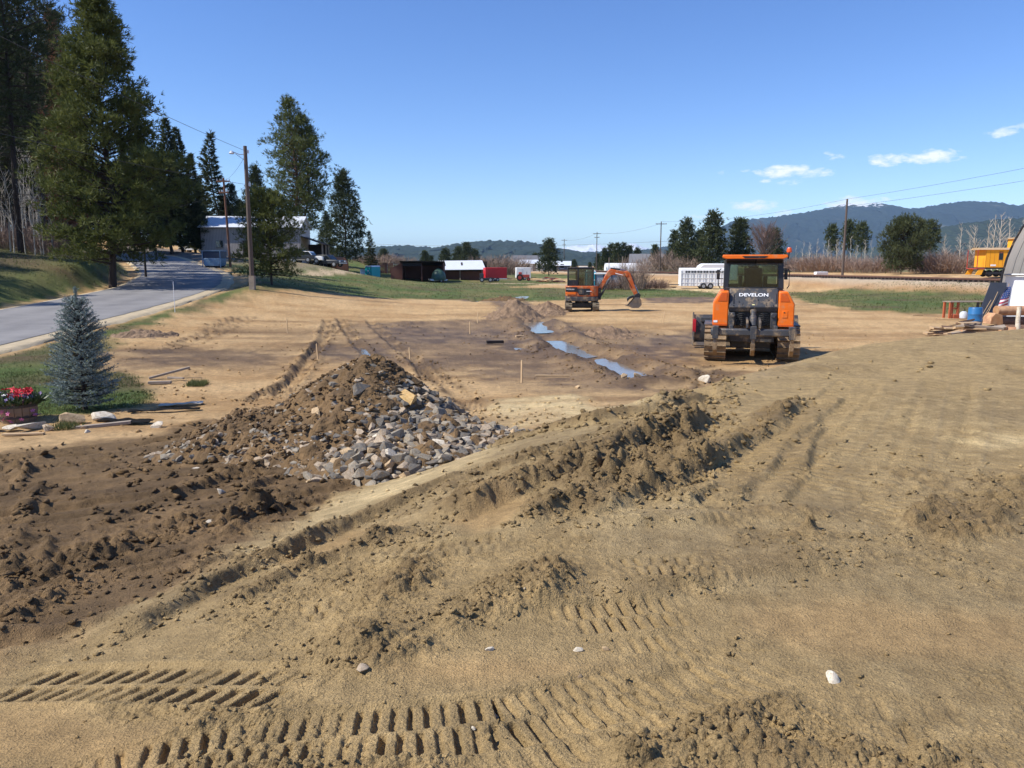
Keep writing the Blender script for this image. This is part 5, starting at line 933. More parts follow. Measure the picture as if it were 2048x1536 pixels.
def wheel(p, x, y, r, w=.22, rim='galvanised'):
    t = MB().cyl((x, y - w / 2, r), (x, y + w / 2, r), r, 16).build('wheel', 'black_rubber', p, bevel=.02); MB().cyl((x, y - w / 2 - .012, r), (x, y + w / 2 + .012, r), r * .55, 12).build('rim', rim, t); return t
def truck(loc, rz, label, body='white_paint', kind='pickup'):
    """pointing along local +x"""
    R = empty('pickup_truck' if kind == 'pickup' else 'car', loc, rz, label, 'pickup' if kind == 'pickup' else 'car'); w = .92
    low = [(-2.6, .5), (-2.6, 1.08), (2.0, 1.08), (2.5, 1.0), (2.65, .8), (2.65, .5)] if kind == 'pickup' else [(-2.3, .45), (-2.35, 1.0), (2.0, 1.0), (2.35, .85), (2.35, .45)]
    top = [(-.9, 1.08), (-.75, 1.78), (.55, 1.78), (1.15, 1.08)] if kind == 'pickup' else [(-2.2, 1.0), (-2.0, 1.70), (.5, 1.72), (1.2, 1.0)]
    part(MB().prism(low, 'y', -w, w), 'body', body, R, .06); part(MB().prism(top, 'y', -w + .1, w - .1), 'cab', body, R, .06)
    cx = sum(p[0] for p in top) / 4; win = [(cx + (p[0] - cx) * .86, 1.12 + (p[1] - 1.08) * .86) for p in top]; part(MB().prism(win, 'y', -w + .08, w - .08), 'side_window', 'dark_glass_solid', R); a, c = top[3], top[2]
    part(MB().add([(a[0] + .01, -.72, a[1] + .06), (a[0] + .01, .72, a[1] + .06), (c[0] + .05, .66, c[1] - .08), (c[0] + .05, -.66, c[1] - .08)], [(0, 1, 2, 3)]), 'windscreen', 'dark_glass_solid', R)
    for x in (-1.65, 1.65):
        for y in (-w + .1, w - .1): wheel(R, x, y, .40)
    for y in (-.68, .68): part(MB().b(2.60, 2.68 if kind == 'pickup' else 2.5, y - .18, y + .18, .72, .90), 'headlight', 'insulator', R)
    part(MB().b(2.55, 2.74, -.9, .9, .45, .62), 'bumper', 'galvanised', R); return R
mat('dark_glass_solid', S(30, 36, 42), rough=.08, var=.05)
truck(base(616, 113), math.radians(-8), 'white pickup parked beside the barn lean-to, half behind the young pine'); truck(base(600, 113), math.radians(170), 'dark grey pickup parked behind the young pine', 'dark_car'); truck(base(392, 133), math.radians(168), 'white off-road car parked at the edge of the gravel lot', 'white_paint', 'car'); truck(base(655, 113), math.radians(-20), 'dark car parked in front of the rusty arched shed', 'dark_car', 'car')
truck(base(256, 140), math.radians(10), 'white flatbed work truck at the far end of the road under the trees', 'white_paint')
b = base(277, 138); R = empty('mini_loader', b, 0, 'small yellow machine parked under the trees at the road end', 'loader'); part(MB().b(-.7, .7, -.6, .6, .5, 1.3).b(-.5, .4, -.5, .5, 1.3, 2.2), 'body', 'yellow_paint', R, .05); part(MB().b(.7, 1.4, -.7, .7, .15, .6), 'bucket', 'dark_car', R, .02)
for x in (-.45, .45):
    for y in (-.65, .65): wheel(R, x, y, .38)
R = empty('post', base(314, 96), 0, 'short black post at the edge of the asphalt road', 'post'); part(MB().cyl((0, 0, -.3), (0, 0, 1.35), .11, 10), 'post_shaft', 'dark_wood', R); part(MB().lathe([(.13, 0), (.13, .06), (.04, .12)], (0, 0, 1.35), 10), 'cap', 'dark_wood', R)

def toilet(loc, rz, m, label, wd=1.15):
    R = empty('portable_toilet', loc, rz, label, 'toilet'); part(MB().b(-wd, wd, -1.0, 1.0, .15, 2.1), 'cabin', m, R, .05); part(MB().prism([(-wd - .05, 2.1), (wd + .05, 2.1), (wd - .2, 2.32), (-wd + .2, 2.32)], 'y', -1.02, 1.02), 'roof', 'white_paint', R, .03); part(MB().b(-wd - .1, wd + .1, -1.1, 1.1, 0, .15), 'skid', 'grey_panel', R)
    d = part(MB().b(-.55, .55, -1.05, -1.0, .2, 1.98), 'door', m, R, .02); part(MB().b(.35, .45, -1.09, -1.05, 1.0, 1.15), 'latch', 'white_paint', d); part(MB().b(-.2, .2, -1.07, -1.05, 1.3, 1.55), 'sign_plate', 'white_decal', d); part(MB().b(-wd + .1, wd - .1, -1.03, -1.0, 1.85, 1.98), 'vent', 'dark_car', R); return R
toilet(base(745, 135), math.radians(-38), 'teal_plastic', 'teal portable toilet with white roof at the left edge of the grass field', .85); toilet(base(1181, 98), 0, 'cyan_plastic', 'bright cyan portable toilet half hidden behind the excavator boom', .6)
b = base(727, 136); R = empty('white_box', b, .2, 'low white bin just left of the teal toilet', 'bin'); part(MB().b(-.6, .6, -.5, .5, 0, 1.3), 'box', 'white_paint', R, .05); part(MB().b(-.65, .65, -.55, .55, 1.3, 1.38), 'lid', 'white_paint', R, .02)
# open shed, boat under tarp, white roofed shed
b = base(836, 142); R = empty('open_shed', b, math.radians(3), 'dark brown open-fronted shed with corrugated roof in the field', 'shed')
part(MB().b(-4.7, 4.8, 2.9, 3.05, -.2, 2.7), 'back_wall', 'brown_boards', R); part(MB().prism([(-3.0, -.2), (3.0, -.2), (3.0, 2.6), (-3.0, 3.3)], 'x', -2.75, -2.6), 'left_wall', 'brown_boards', R); part(MB().prism([(-3.0, -.2), (3.0, -.2), (3.0, 2.6), (-3.0, 3.3)], 'x', 4.6, 4.75), 'right_wall', 'brown_boards', R); part(MB().prism([(-4.7, -.2), (-2.75, -.2), (-2.75, 3.2), (-4.7, 2.2)], 'y', -2.6, -2.5), 'wing_wall', 'brown_boards', R)
part(MB().prism([(-2.8, 2.6), (.9, 2.6), (.9, 3.2), (-2.8, 3.2)], 'y', -3.0, -2.9), 'fascia', 'dark_wood', R); rf = part(MB().box((.95, 0, 3.08), (8.0, 6.8, .08), RX(-.117)), 'roof', 'dark_wood', R)
for k in range(22): part(MB().box((-2.9 + k * .365, -3.30, 3.50), (.16, .5, .07), RX(-.117)), 'corrugation', 'dark_wood', rf)
for x in (-2.65, .85, 4.65): part(MB().b(x - .08, x + .08, -3.0, -2.85, -.2, 3.2), 'post', 'brown_boards', R)
b = base(877, 139.5); R = empty('covered_boat', b, math.radians(25), 'boat on a trailer under a green tarp at the open shed', 'boat'); part(MB().lathe([(1.25, .4), (1.35, .8), (1.2, 1.5), (.8, 2.1), (.3, 2.45), (.02, 2.5)], (0, 0, 0), 12), 'tarp', 'green_tarp', R); part(MB().prism([(-1.6, .25), (1.3, .25), (1.6, .5), (-1.9, .6)], 'y', -.5, .5), 'hull', 'white_paint', R, .05)
for y in (-.75, .75): wheel(R, .2, y, .3)
b = base(925, 150); R = empty('white_roof_shed', b, math.radians(-6), 'low shed with bright white sloping roof beside the brown open shed', 'shed'); part(MB().b(-4.6, 4.4, 2.6, 2.7, -.2, 3.4), 'back_wall', 'dark_wood', R); part(MB().b(-4.6, -4.5, -2.6, 2.6, -.2, 2.0), 'left_wall', 'brown_boards', R); part(MB().b(-4.6, 4.4, -2.0, -1.9, -.2, 1.5), 'front_boards', 'brown_boards', R)
rf = part(MB().add([(-4.2, -3.4, 1.75), (5.0, -3.4, 1.85), (3.4, 2.9, 3.55), (-5.4, 2.9, 3.45), (-4.2, -3.4, 1.83), (5.0, -3.4, 1.93), (3.4, 2.9, 3.63), (-5.4, 2.9, 3.53)], [(3, 2, 1, 0), (4, 5, 6, 7), (0, 1, 5, 4), (1, 2, 6, 5), (2, 3, 7, 6), (3, 0, 4, 7)]), 'roof', 'roof_metal', R); part(MB().box((-.2, 0.4, 2.92), (.35, 2.2, .03), RX(.27) @ RZ(.2)), 'roof_gap', 'dark_wood', rf)
for x in (-4.3, 0, 4.2): part(MB().b(x - .08, x + .08, -2.9, -2.75, -.2, 2.0), 'post', 'grey_lumber', R)
# red trailer, black cart, white trailer, red tractor
def trailer(name, loc, rz, L, H, m, label, skirt='white_paint', cat='trailer'):
    R = empty(name, loc, rz, label, cat); part(MB().b(-L / 2, L / 2, -1.0, 1.0, .55, H), 'box', m, R, .06); part(MB().b(-L / 2, L / 2, -1.01, 1.01, .45, .60), 'chassis', skirt, R)
    for x in (-.45, .45):
        for y in (-.92, .92): wheel(R, x - .2, y, .34)
    part(MB().tube([(L / 2, 0, .5), (L / 2 + 1.2, 0, .45)], .05, 6), 'drawbar', 'dark_car', R); part(MB().b(-L / 2 + .3, -L / 2 + 1.2, -1.03, -1.0, .7, H - .2), 'side_door', m, R, .01); return R
trailer('cargo_trailer', base(990, 141), math.radians(14), 4.0, 2.5, 'red_paint', 'bright red enclosed trailer in the middle of the field')
b = base(973, 138); R = empty('utility_cart', b, 0, 'black wheeled cart in front of the red trailer', 'cart'); part(MB().b(-1.3, 1.1, -.6, .6, .5, .75).b(-1.2, -.5, -.5, .5, .75, 1.5), 'bed', 'dark_car', R, .03)
for x in (-.8, .7):
    for y in (-.6, .6): wheel(R, x, y, .42)
trailer('cargo_trailer', base(1046, 150), math.radians(5), 2.8, 2.4, 'white_paint', 'white box trailer behind the faded red tractor')
b = base(1045, 143); R = empty('tractor', b, 0, 'faded red old tractor in front of the white box trailer', 'tractor'); part(MB().b(-.5, 1.3, -.35, .35, .6, 1.15).b(-.7, -.1, -.4, .4, .9, 1.6), 'body', 'faded_red', R, .06); part(MB().cyl((.8, 0, 1.1), (.8, 0, 1.7), .04, 8), 'exhaust_pipe', 'dark_car', R)
for y in (-.6, .6): wheel(R, -.5, y, .62, .3, 'faded_red'); wheel(R, 1.1, y, .32, .2, 'faded_red')
# houses and white buildings far behind
def house(u, D, w, h, k, dp, m, rm, label, rz=0.0, name='house'):
    R = empty(name, base(u, D), rz, label, 'house'); part(MB().b(-w, w, -dp, dp, -.3, h), 'wall', m, R); part(MB().prism([(-dp - .4, h), (dp + .4, h), (0, k)], 'x', -w - .4, w + .4), 'roof', rm, R)
    for x in (-w * .5, w * .4): q = part(MB().b(x - .5, x + .5, -dp - .06, -dp, .9, 2.0), 'window', 'dark_glass_solid', R); part(MB().b(x - .6, x + .6, -dp - .12, -dp - .02, .8, .9), 'sill', 'white_paint', q)
    d = part(MB().b(-.45, .45, -dp - .05, -dp, 0, 2.1), 'door', 'grey_lumber', R); part(MB().b(.3, .38, -dp - .1, -dp - .05, 1.0, 1.1), 'handle', 'galvanised', d)
house(1050, 255, 4.2, 2.6, 4.9, 4, 'cream_wall', 'grey_roof', 'cream house with grey gable roof far behind the red tractor', .25); house(1066, 235, 3.6, 2.2, 3.4, 3, 'cream_wall', 'roof_metal', 'cream garage with white roof beside the far house', .1); house(1115, 225, 3.6, 1.6, 2.9, 3, 'grey_roof', 'roof_metal', 'low white-roofed building right of the full dark pine', -.1); house(1293, 245, 5.0, 2.6, 5.6, 4, 'cream_wall', 'grey_roof', 'grey-roofed house behind the white hoop building', -.2)
b = base(1245, 215); R = empty('hoop_building', b, math.radians(2), 'long white hoop building beyond the railway', 'hoop building'); arc = [(1.9 * math.cos(math.pi * k / 10), .7 + 1.6 * math.sin(math.pi * k / 10)) for k in range(11)]; part(MB().prism([(1.9, -.4)] + arc + [(-1.9, -.4)], 'x', -4.8, 5.2), 'cover', 'white_paint', R)
for x in (-4.8, 0, 5.2): part(MB().tube([(x, p[0] * 1.01, p[1] * 1.01) for p in arc], .05, 5), 'rib', 'galvanised', R)
trailer('camper_trailer', base(1306, 205), .05, 5.0, 2.4, 'white_paint', 'white camper trailer parked beyond the railway, left of the horse trailer')
for u, D in ((1218, 190), (1245, 188), (1246, 180), (1242, 178)): pass
# grey container row
b = base(1223, 97); R = empty('storage_container', b, math.radians(-2), 'grey panelled storage unit with white lid behind the excavator arm', 'container')
for i in range(4): part(MB().b(-2.0 + i * 1.0 + .04, -1.0 + i * 1.0 - .04, -.8, .8, .08, 1.75), 'panel', 'grey_panel', R, .02)
for i in range(5): part(MB().b(-2.06 + i * 1.0, -1.94 + i * 1.0, -.85, .85, .0, 1.78), 'frame_post', 'dark_car', R)
part(MB().b(-2.12, 2.12, -.92, .92, 1.78, 1.95), 'lid', 'white_paint', R, .03)
# horse trailer with slatted sides, and the one behind
b = base(1403, 96); R = empty('horse_trailer', b, math.radians(-3), 'white slat-sided horse trailer with two axles beyond the bulldozer', 'horse trailer'); L = 2.62; roof = [(-.95, 2.2), (-.9, 2.42), (-.6, 2.56), (.6, 2.56), (.9, 2.42), (.95, 2.2)]
part(MB().b(-L, L, -.95, .95, .35, 1.95), 'lower_body', 'white_paint', R, .02); part(MB().prism(roof, 'x', -L, L), 'roof', 'white_paint', R, .02); part(MB().b(-L + .4, L - .1, -.88, .88, 1.95, 2.2), 'vent_band', 'dark_car', R)
for k in range(15): part(MB().b(-L + .05 + k * .365, -L + .13 + k * .365, -.985, -.93, .4, 2.2), 'slat', 'white_paint' if k % 2 else 'grey_panel', R)
for z in (.75, 1.3, 1.9): part(MB().b(-L, L, -.99, -.95, z, z + .05), 'rail', 'white_paint', R)
part(MB().b(-L, -L + .55, -.955, .955, 1.95, 2.2), 'nose_panel', 'white_paint', R)
for x in (.15, 1.0):
    for y in (-.92, .92): wheel(R, x, y, .36)
part(MB().tube([(-.35, -1.0, .5), (-.25, -1.0, .82), (1.4, -1.0, .82), (1.5, -1.0, .5)], .04, 6), 'mudguard', 'white_paint', R); part(MB().tube([(-L, 0, .5), (-L - 1.3, 0, .5)], .06, 6), 'drawbar', 'dark_car', R)
b = base(1432, 108); R = empty('camper_trailer', b, 0, 'rounded white trailer behind the horse trailer', 'trailer'); part(MB().prism([(-2.6, .6), (2.8, .6), (2.8, 2.95), (-1.9, 2.95), (-2.45, 2.6), (-2.6, 2.0)], 'y', -1.0, 1.0), 'box', 'white_paint', R, .15)
for x in (-.4, .4): wheel(R, x, -.9, .36); wheel(R, x, .9, .36)
part(MB().b(-.5, .5, -1.03, -1.0, 1.6, 2.2), 'window', 'dark_glass_solid', R)

# railway
def rail_line(P, off, name, prof, m, R, dz):
    A = np.array(P); pts = []
    for a, c in zip(A[:-1], A[1:]):
        k = max(2, int(np.linalg.norm(c - a) / 4)); pts += [a + (c - a) * i / k for i in range(k)]
    pts = np.array(pts); ker = np.ones(9) / 9; q = pts.copy(); q[4:-4, 0] = np.convolve(pts[:, 0], ker, 'valid'); q[4:-4, 1] = np.convolve(pts[:, 1], ker, 'valid'); d = np.gradient(q, axis=0); d /= np.linalg.norm(d, axis=1)[:, None]
    c = q + np.stack([-d[:, 1], d[:, 0]], 1) * off; zz = hbase(c[:, 0], c[:, 1]); V = []; w, h = prof
    for i in range(len(c)):
        nx, ny = -d[i, 1], d[i, 0]
        for (s, t) in ((-w, 0), (w, 0), (w, h), (-w, h)): V.append((c[i, 0] + nx * s, c[i, 1] + ny * s, zz[i] + dz + t))
    f = [(i * 4 + k, i * 4 + (k + 1) % 4, (i + 1) * 4 + (k + 1) % 4, (i + 1) * 4 + k) for i in range(len(c) - 1) for k in range(4)]
    return link(name, np_mesh(name, V, f), m, R), q, d
R = empty('railway_track', (0, 0, 0), 0, 'railway track running along the pale gravel embankment', 'railway')
for off in (-.75, .75): o, q, d = rail_line(TRACK[1:-1], off, 'rail', (.06, .22), MATS['rail_rust'], R, .16)
sl = MB()
for i in range(0, len(q) - 1):
    if q[i][1] > 260: break
    for k in range(6):
        p = q[i] + (q[i + 1] - q[i]) * k / 6; a = math.atan2(d[i][1], d[i][0]); sl.box((p[0], p[1], gz(p[0], p[1]) + .10), (.24, 2.6, .2), RZ(a))
sl.build('sleepers', 'sleeper_wood', R, smooth=False)['kind'] = 'stuff'
# caboose
b = base(2034, 95); R = empty('caboose', (b[0] - .1, b[1], b[2]), math.radians(-7), 'weathered yellow railway caboose with cupola on the siding', 'caboose'); L = 4.2
part(MB().b(-L, L, -1.45, 1.45, 1.15, 3.25), 'body', 'yellow_boards', R, .02); part(MB().prism([(-1.6, 3.25), (1.6, 3.25), (.8, 3.5), (-.8, 3.5)], 'x', -L - .6, L + .6), 'roof', 'lumber', R); cu = part(MB().b(-.6, 2.2, -1.3, 1.3, 3.4, 4.55), 'cupola', 'yellow_boards', R, .02); part(MB().prism([(-1.45, 4.55), (1.45, 4.55), (.7, 4.72), (-.7, 4.72)], 'x', -.8, 2.4), 'cupola_roof', 'lumber', cu)
for x in (.15, 1.35): part(MB().b(x - .3, x + .3, -1.33, -1.29, 3.75, 4.4), 'cupola_window', 'dark_glass_solid', cu)
part(MB().cyl((1.4, 0, 4.7), (1.4, 0, 5.0), .14, 10), 'stove_pipe', 'dark_car', R)
for x in (-2.5, -.95, 2.8):
    w = part(MB().b(x - .22, x + .22, -1.48, -1.44, 2.05, 2.85), 'window', 'dark_glass_solid', R); part(MB().prism([(x - .24, 2.85), (x + .24, 2.85), (x + .15, 3.05), (x - .15, 3.05)], 'y', -1.48, -1.44), 'window_arch', 'rust_metal', w)
for k in range(18): part(MB().b(-L + k * .48, -L + .015 + k * .48, -1.465, -1.45, 1.2, 3.2), 'board_joint', 'rust_metal', R)
sg = part(MB().b(-.55, 2.3, -1.49, -1.46, 2.0, 2.75), 'sign_board', 'white_paint', R)
for k, (z, t) in enumerate(((2.55, .16), (2.25, .10))): part(MB().b(-.2, 2.0, -1.496, -1.49, z - t / 2, z + t / 2), 'faded_lettering', 'faded_red' if k == 0 else 'lumber', sg)
part(MB().b(-3.6, -3.0, -1.47, -1.45, 1.3, 1.5), 'decal', 'white_decal', R); part(MB().b(-L - .1, L + .1, -1.3, 1.3, .95, 1.15), 'underframe', 'dark_car', R); part(MB().b(-L - .9, -L, -1.4, 1.4, .95, 1.05), 'end_platform', 'faded_red', R)
for y in (-1.35, 1.3): part(MB().b(-L - .9, -L - .82, y, y + .06, 1.0, 3.25), 'end_post', 'faded_red', R); part(MB().prism([(-L - 1.0, .25), (-L - .3, .25), (-L - .05, .95), (-L - .6, .95)], 'y', y, y + .08), 'step', 'yellow_boards', R)
for x in (-2.6, 2.6):
    for dx in (-.75, .75): wheel(R, x + dx, -.75, .42, .14, 'dark_car'); wheel(R, x + dx, .75, .42, .14, 'dark_car')
    part(MB().b(x - 1.2, x + 1.2, -.98, -.88, .35, .62), 'truck_frame', 'dark_car', R)
# utility poles and wires
def pole(u, D, vtop, arms, m, label, r=.15, vb=530, x=None, lean=0):
    bx = base(u, D, vb); h = zpix(vtop, D) - bx[2]; R = empty('utility_pole', bx, 0, label, 'utility pole'); part(MB().tube([(0, 0, -.6), (lean * .5, 0, h * .5), (lean, 0, h)], [r, r * .85, r * .7], 10), 'shaft', m, R)
    for (dz, w) in arms:
        a = part(MB().b(lean - w, lean + w, -.16, -.05, h - dz - .07, h - dz + .07), 'crossarm', m, R)
        for s in (-.92, -.45, .45, .92): part(MB().cyl((lean + s * w, -.1, h - dz + .07), (lean + s * w, -.1, h - dz + .26), .05, 6), 'insulator', 'insulator', a)
    return R, Vector((bx[0] + lean, bx[1], bx[2] + h))
P1, t1 = pole(505, 51, 292, [], 'pole_wood', 'tall dark bare utility pole on the grass at the road edge', .16, 575, lean=-.02)
h1 = t1.z - P1.location.z
part(MB().b(-.17, .17, -.17, .17, -.2, .9), 'pale_base', 'grey_lumber', P1); ar = part(MB().tube([(0, 0, h1 - .5), (-.35, -.1, h1 - .55), (-.75, -.2, h1 - .38)], .025, 6).tube([(0, 0, h1 - .95), (-.6, -.15, h1 - .5)], .018, 6), 'lamp_arm', 'galvanised', P1); part(MB().lathe([(.04, .1), (.10, .05), (.17, -.06), (.15, -.10), (.0, -.12)], (-.82, -.22, h1 - .42), 12), 'lamp_head', 'insulator', ar)
for z in (.35, 2.4): part(MB().b(.1, .2, -.06, .06, h1 - z - .1, h1 - z + .1), 'insulator_bracket', 'insulator', P1)
P2, t2 = pole(461, 84, 356, [(.35, .7), (1.5, .5)], 'brown_pole', 'brown utility pole with short crossarms in front of the barn', .14, 530, lean=-.25)
MB().tube([P2.location + Vector((2.6, .5, 0)), t2 + Vector((0, 0, -1.6))], .012, 5).build('guy_wire', 'wire', P2); bpy.data.objects['guy_wire'].matrix_parent_inverse = P2.matrix_world.inverted() if False else Matrix.Translation(-P2.location)
PR = [pole(1128, 300, 478, [(.5, 1.1), (2.2, .6)], 'pole_wood', 'farthest utility pole with double crossarms, left of three by the railway'), pole(1193, 235, 464, [(.5, 1.2), (1.6, .8)], 'pole_wood', 'utility pole with two crossarms, middle of three by the railway'), pole(1320, 178, 443, [(.55, 1.25)], 'pole_wood', 'utility pole with single wide crossarm left of the horse trailer'), pole(1686, 122, 398, [], 'pole_wood', 'tall plain pole standing by the railway right of the bulldozer', .20)]
for u, D, v in ((1218, 190, 515), (1245, 185, 513)): R = empty('fence_post', base(u, D), 0, 'thin pale post in front of the white hoop building', 'post', 'posts by the hoop building'); part(MB().cyl((0, 0, -.3), (0, 0, zpix(v, D) - R.location.z), .09, 6), 'post_shaft', 'grey_lumber', R)
def wire(a, c, sag, label, r=.012):
    a, c = Vector(a), Vector(c); n = 24; pts = [a.lerp(c, k / n) - Vector((0, 0, sag * 4 * (k / n) * (1 - k / n))) for k in range(n + 1)]; tag(MB().tube(pts, r, 4).build('power_line', 'wire'), label, 'wire')
wire(t1 - Vector((0, 0, .3)), (-18.5, 14, 10.5), .3, 'thin wire rising from the tall roadside pole past the big pine'); wire(t1 - Vector((0, 0, 2.4)), (-24, 16, 8), .5, 'low sagging wire from the roadside pole across the big pine', .010)
wire(t1 - Vector((0, 0, .6)), t2 - Vector((0, 0, .3)), .3, 'short wire between the roadside pole and the brown pole', .01); wire(t1 - Vector((0, 0, 2.4)), t2 - Vector((0, 0, 1.5)), .3, 'lower wire between the roadside pole and the brown pole', .01); wire(t2 - Vector((0, 0, 1.5)), (-60, 100, 6.0), .8, 'sagging wire from the brown pole towards the spruces', .012)
tops = [p[1] for p in PR]; AN = ['first', 'second', 'third']
wire(tops[3], (62, 62, 13.6), .4, 'upper wire from the tall railway pole to the right edge', .016); wire(tops[3] - Vector((0, 0, 1.1)), (62, 62, 12.0), .4, 'lower wire from the tall railway pole to the right edge', .016); wire(tops[2], tops[3], 1.0, 'wire between the wide crossarm pole and the tall railway pole', .016); wire(tops[2] - Vector((0, 0, .4)), tops[1] - Vector((0, 0, .4)), .8, 'wire between the middle and the wide crossarm poles', .018); wire(tops[1] - Vector((0, 0, .4)), tops[0] - Vector((0, 0, .4)), .8, 'wire between the two farthest poles', .02)
wire((-60, 240, 9), (40, 190, 7.5), 1.5, 'long pale wire low over the sheds and white roofs', .02)
# white tub by the railway
R = empty('water_trough', base(1643, 128), .1, 'long low white trough beyond the rails left of the tall pole', 'trough'); part(MB().prism([(-.4, 0), (.4, 0), (.5, .6), (-.5, .6)], 'x', -1.0, 1.0), 'tub', 'white_paint', R, .03); part(MB().b(-1.1, 1.1, -.06, .06, .6, .66), 'rim_bar', 'white_paint', R)
# fence lengths and brush piles
def plank_pile(name, loc, n, Lr, spread, label, mats, seed, cat='scrap wood', rise=.3, w=.14, ang=None):
    rs = random.Random(seed); R = empty(name, loc, 0, label, cat)
    for i in range(n):
        L = rs.uniform(*Lr); x, y = rs.uniform(-spread, spread), rs.uniform(-spread * .6, spread * .6); z = gz(loc[0] + x, loc[1] + y) - loc[2] + .06 + rise * rs.random() * (1 - abs(x) / (spread * 1.1)); a = rs.uniform(-.6, .6) if ang is None else rs.gauss(*ang)
        part(MB().box((x, y, z), (L, rs.uniform(.6, 1.3) * w, rs.uniform(.025, .09)), RZ(a) @ RY(rs.uniform(-.18, .18)) @ RX(rs.uniform(-.5, .5))), 'board', rs.choice(mats), R)
    return R
plank_pile('timber_pile', base(1318, 99), 26, (.8, 2.0), 1.6, 'heap of pale split timber left of the horse trailer', ['lumber', 'lumber', 'grey_lumber'], 4, rise=.7, w=.22); plank_pile('timber_pile', base(1098, 128), 24, (.8, 2.4), 1.8, 'heap of broken boards and faded red scrap left of the excavator', ['lumber', 'grey_lumber', 'faded_red'], 5, rise=.9, w=.25)
for i, (u, D) in enumerate(((765, 148), (778, 149))):
    R = empty('pallet_fence', base(u, D), .1, ('reddish board fence panel just right of the teal toilet', 'second reddish board fence panel, nearer the brown shed')[i], 'fence')
    for k in range(7): part(MB().b(-.8 + k * .23, -.62 + k * .23, -.03, .03, .1, 2.0), 'board', 'brown_boards', R)
    for z in (.4, 1.6): part(MB().b(-.85, .85, .03, .08, z, z + .1), 'rail', 'grey_lumber', R)
    for x in (-.9, .85): part(MB().b(x, x + .1, -.05, .05, -.2, 2.1), 'post', 'grey_lumber', R)
# ------------------------------------------------------------------ rubble pile
def hull(seed, n=14, sq=(1, 1, 1), cut=.0):
    rs = np.random.RandomState(seed); p = unit(rs.randn(n, 3)) * (.75 + .35 * rs.rand(n, 1)) * np.array(sq); bm = bmesh.new(); vs = [bm.verts.new(q) for q in p]; r = bmesh.ops.convex_hull(bm, input=vs)
    bmesh.ops.delete(bm, geom=[v for v in bm.verts if not v.link_faces], context='VERTS'); bmesh.ops.dissolve_limit(bm, angle_limit=.18, verts=bm.verts, edges=bm.edges); me = bpy.data.meshes.new('rock'); bm.to_mesh(me); bm.free(); return me
for nm, c, c2 in (('rock_grey', S(132, 124, 111), S(162, 152, 134)), ('rock_dark', S(96, 92, 86), S(124, 119, 110)), ('rock_tan', S(172, 146, 112), S(204, 178, 140)), ('rock_buff', S(158, 142, 122), S(188, 170, 146)), ('rock_pale', S(206, 192, 166), S(228, 218, 198)), ('rock_gold', S(190, 150, 90), S(214, 182, 128))):
    mat(nm, c, rough=.85, var=.15, scale=5, c2=c2, bump=.35, bscale=14, spec=.2, dirt=S(140, 116, 84), dirt_amt=.3)
RK = [hull(s, random.choice((11, 13, 15)), (1.15, .85, random.uniform(.55, .85))) for s in range(14)]
PK = (-2.05, 11.15)
def mound_h(x, y):
    """height of the heap above the ground: cone with a low tail to the left and an apron of stone in front"""
    x, y = np.asarray(x, float), np.asarray(y, float); n = fbm(x / .8, y / .8, 611, 4); n2 = fbm(x / .2, y / .2, 621, 3)
    dx, dy = x - PK[0], y - PK[1]; a = np.hypot(dx / np.where(dx > 0, .86, 1.12), dy / np.where(dy < 0, 1.15, 1.0)); cone = 1.40 - .70 * np.sqrt(a * a + .10)
    tail = .52 - .36 * np.abs(y - 11.2 + .25 * (x + 4.5)) - .5 * np.maximum(0, -4.0 - x) - .3 * np.maximum(0, x + 2.5)
    tail2 = .42 - .42 * np.hypot((x + 3.7) / 1.3, (y - 10.5) / .8)
    ap = .40 - .34 * np.abs(x + 1.42 - .10 * (y - 8.9)) - .50 * np.maximum(0, 8.9 - y) ** 2 - .28 * np.maximum(0, y - 10.2); ap2 = .55 - .42 * np.hypot((x + 1.1) / .95, (y - 10.3) / 1.2)
    h = np.maximum.reduce([cone, tail, tail2, ap, ap2]); return h + .07 * n * (h > -.3) + .035 * n2
def mz(x, y): return float(np.maximum(hbase(x, y) - .02 + mound_h(x, y), hbase(x, y) - .3))
def build_mound():
    xs = np.arange(-6.4, .9, .035); ys = np.arange(7.0, 13.6, .04); X, Y = np.meshgrid(xs, ys); x, y = X.ravel(), Y.ravel(); h = mound_h(x, y); zb = hbase(x, y) - .02
    cl = .9 * clods(x, y, .085, 701, .8) + .8 * clods(x + .05 * fbm(x / .1, y / .1, 5, 2), y, .16, 711, .5); z = zb + np.where(h > -.12, h + cl * sst(-.1, .15, h), -.35)
    n = len(xs); i = np.arange(len(ys) - 1)[:, None] * n; j = np.arange(n - 1)[None, :]; f = np.stack([i + j, i + j + 1, i + n + j + 1, i + n + j], -1).reshape(-1, 4); keep = (h[f] > -.22).any(1)
    mat('mound_soil', S(92, 72, 46), rough=.95, var=.25, scale=2.5, c2=S(124, 98, 64), bump=1.0, bscale=16, detail=9)
    me = np_mesh('soil', np.stack([x, y, z], 1), f[keep], True); bm = bmesh.new(); bm.from_mesh(me); bmesh.ops.delete(bm, geom=[v for v in bm.verts if not v.link_faces], context='VERTS'); bm.to_mesh(me); bm.free()
    tag(link('dirt_mound', me, 'mound_soil'), 'dark brown heap of soil mixed with broken rock in front of the lower pad', 'dirt mound')
build_mound()
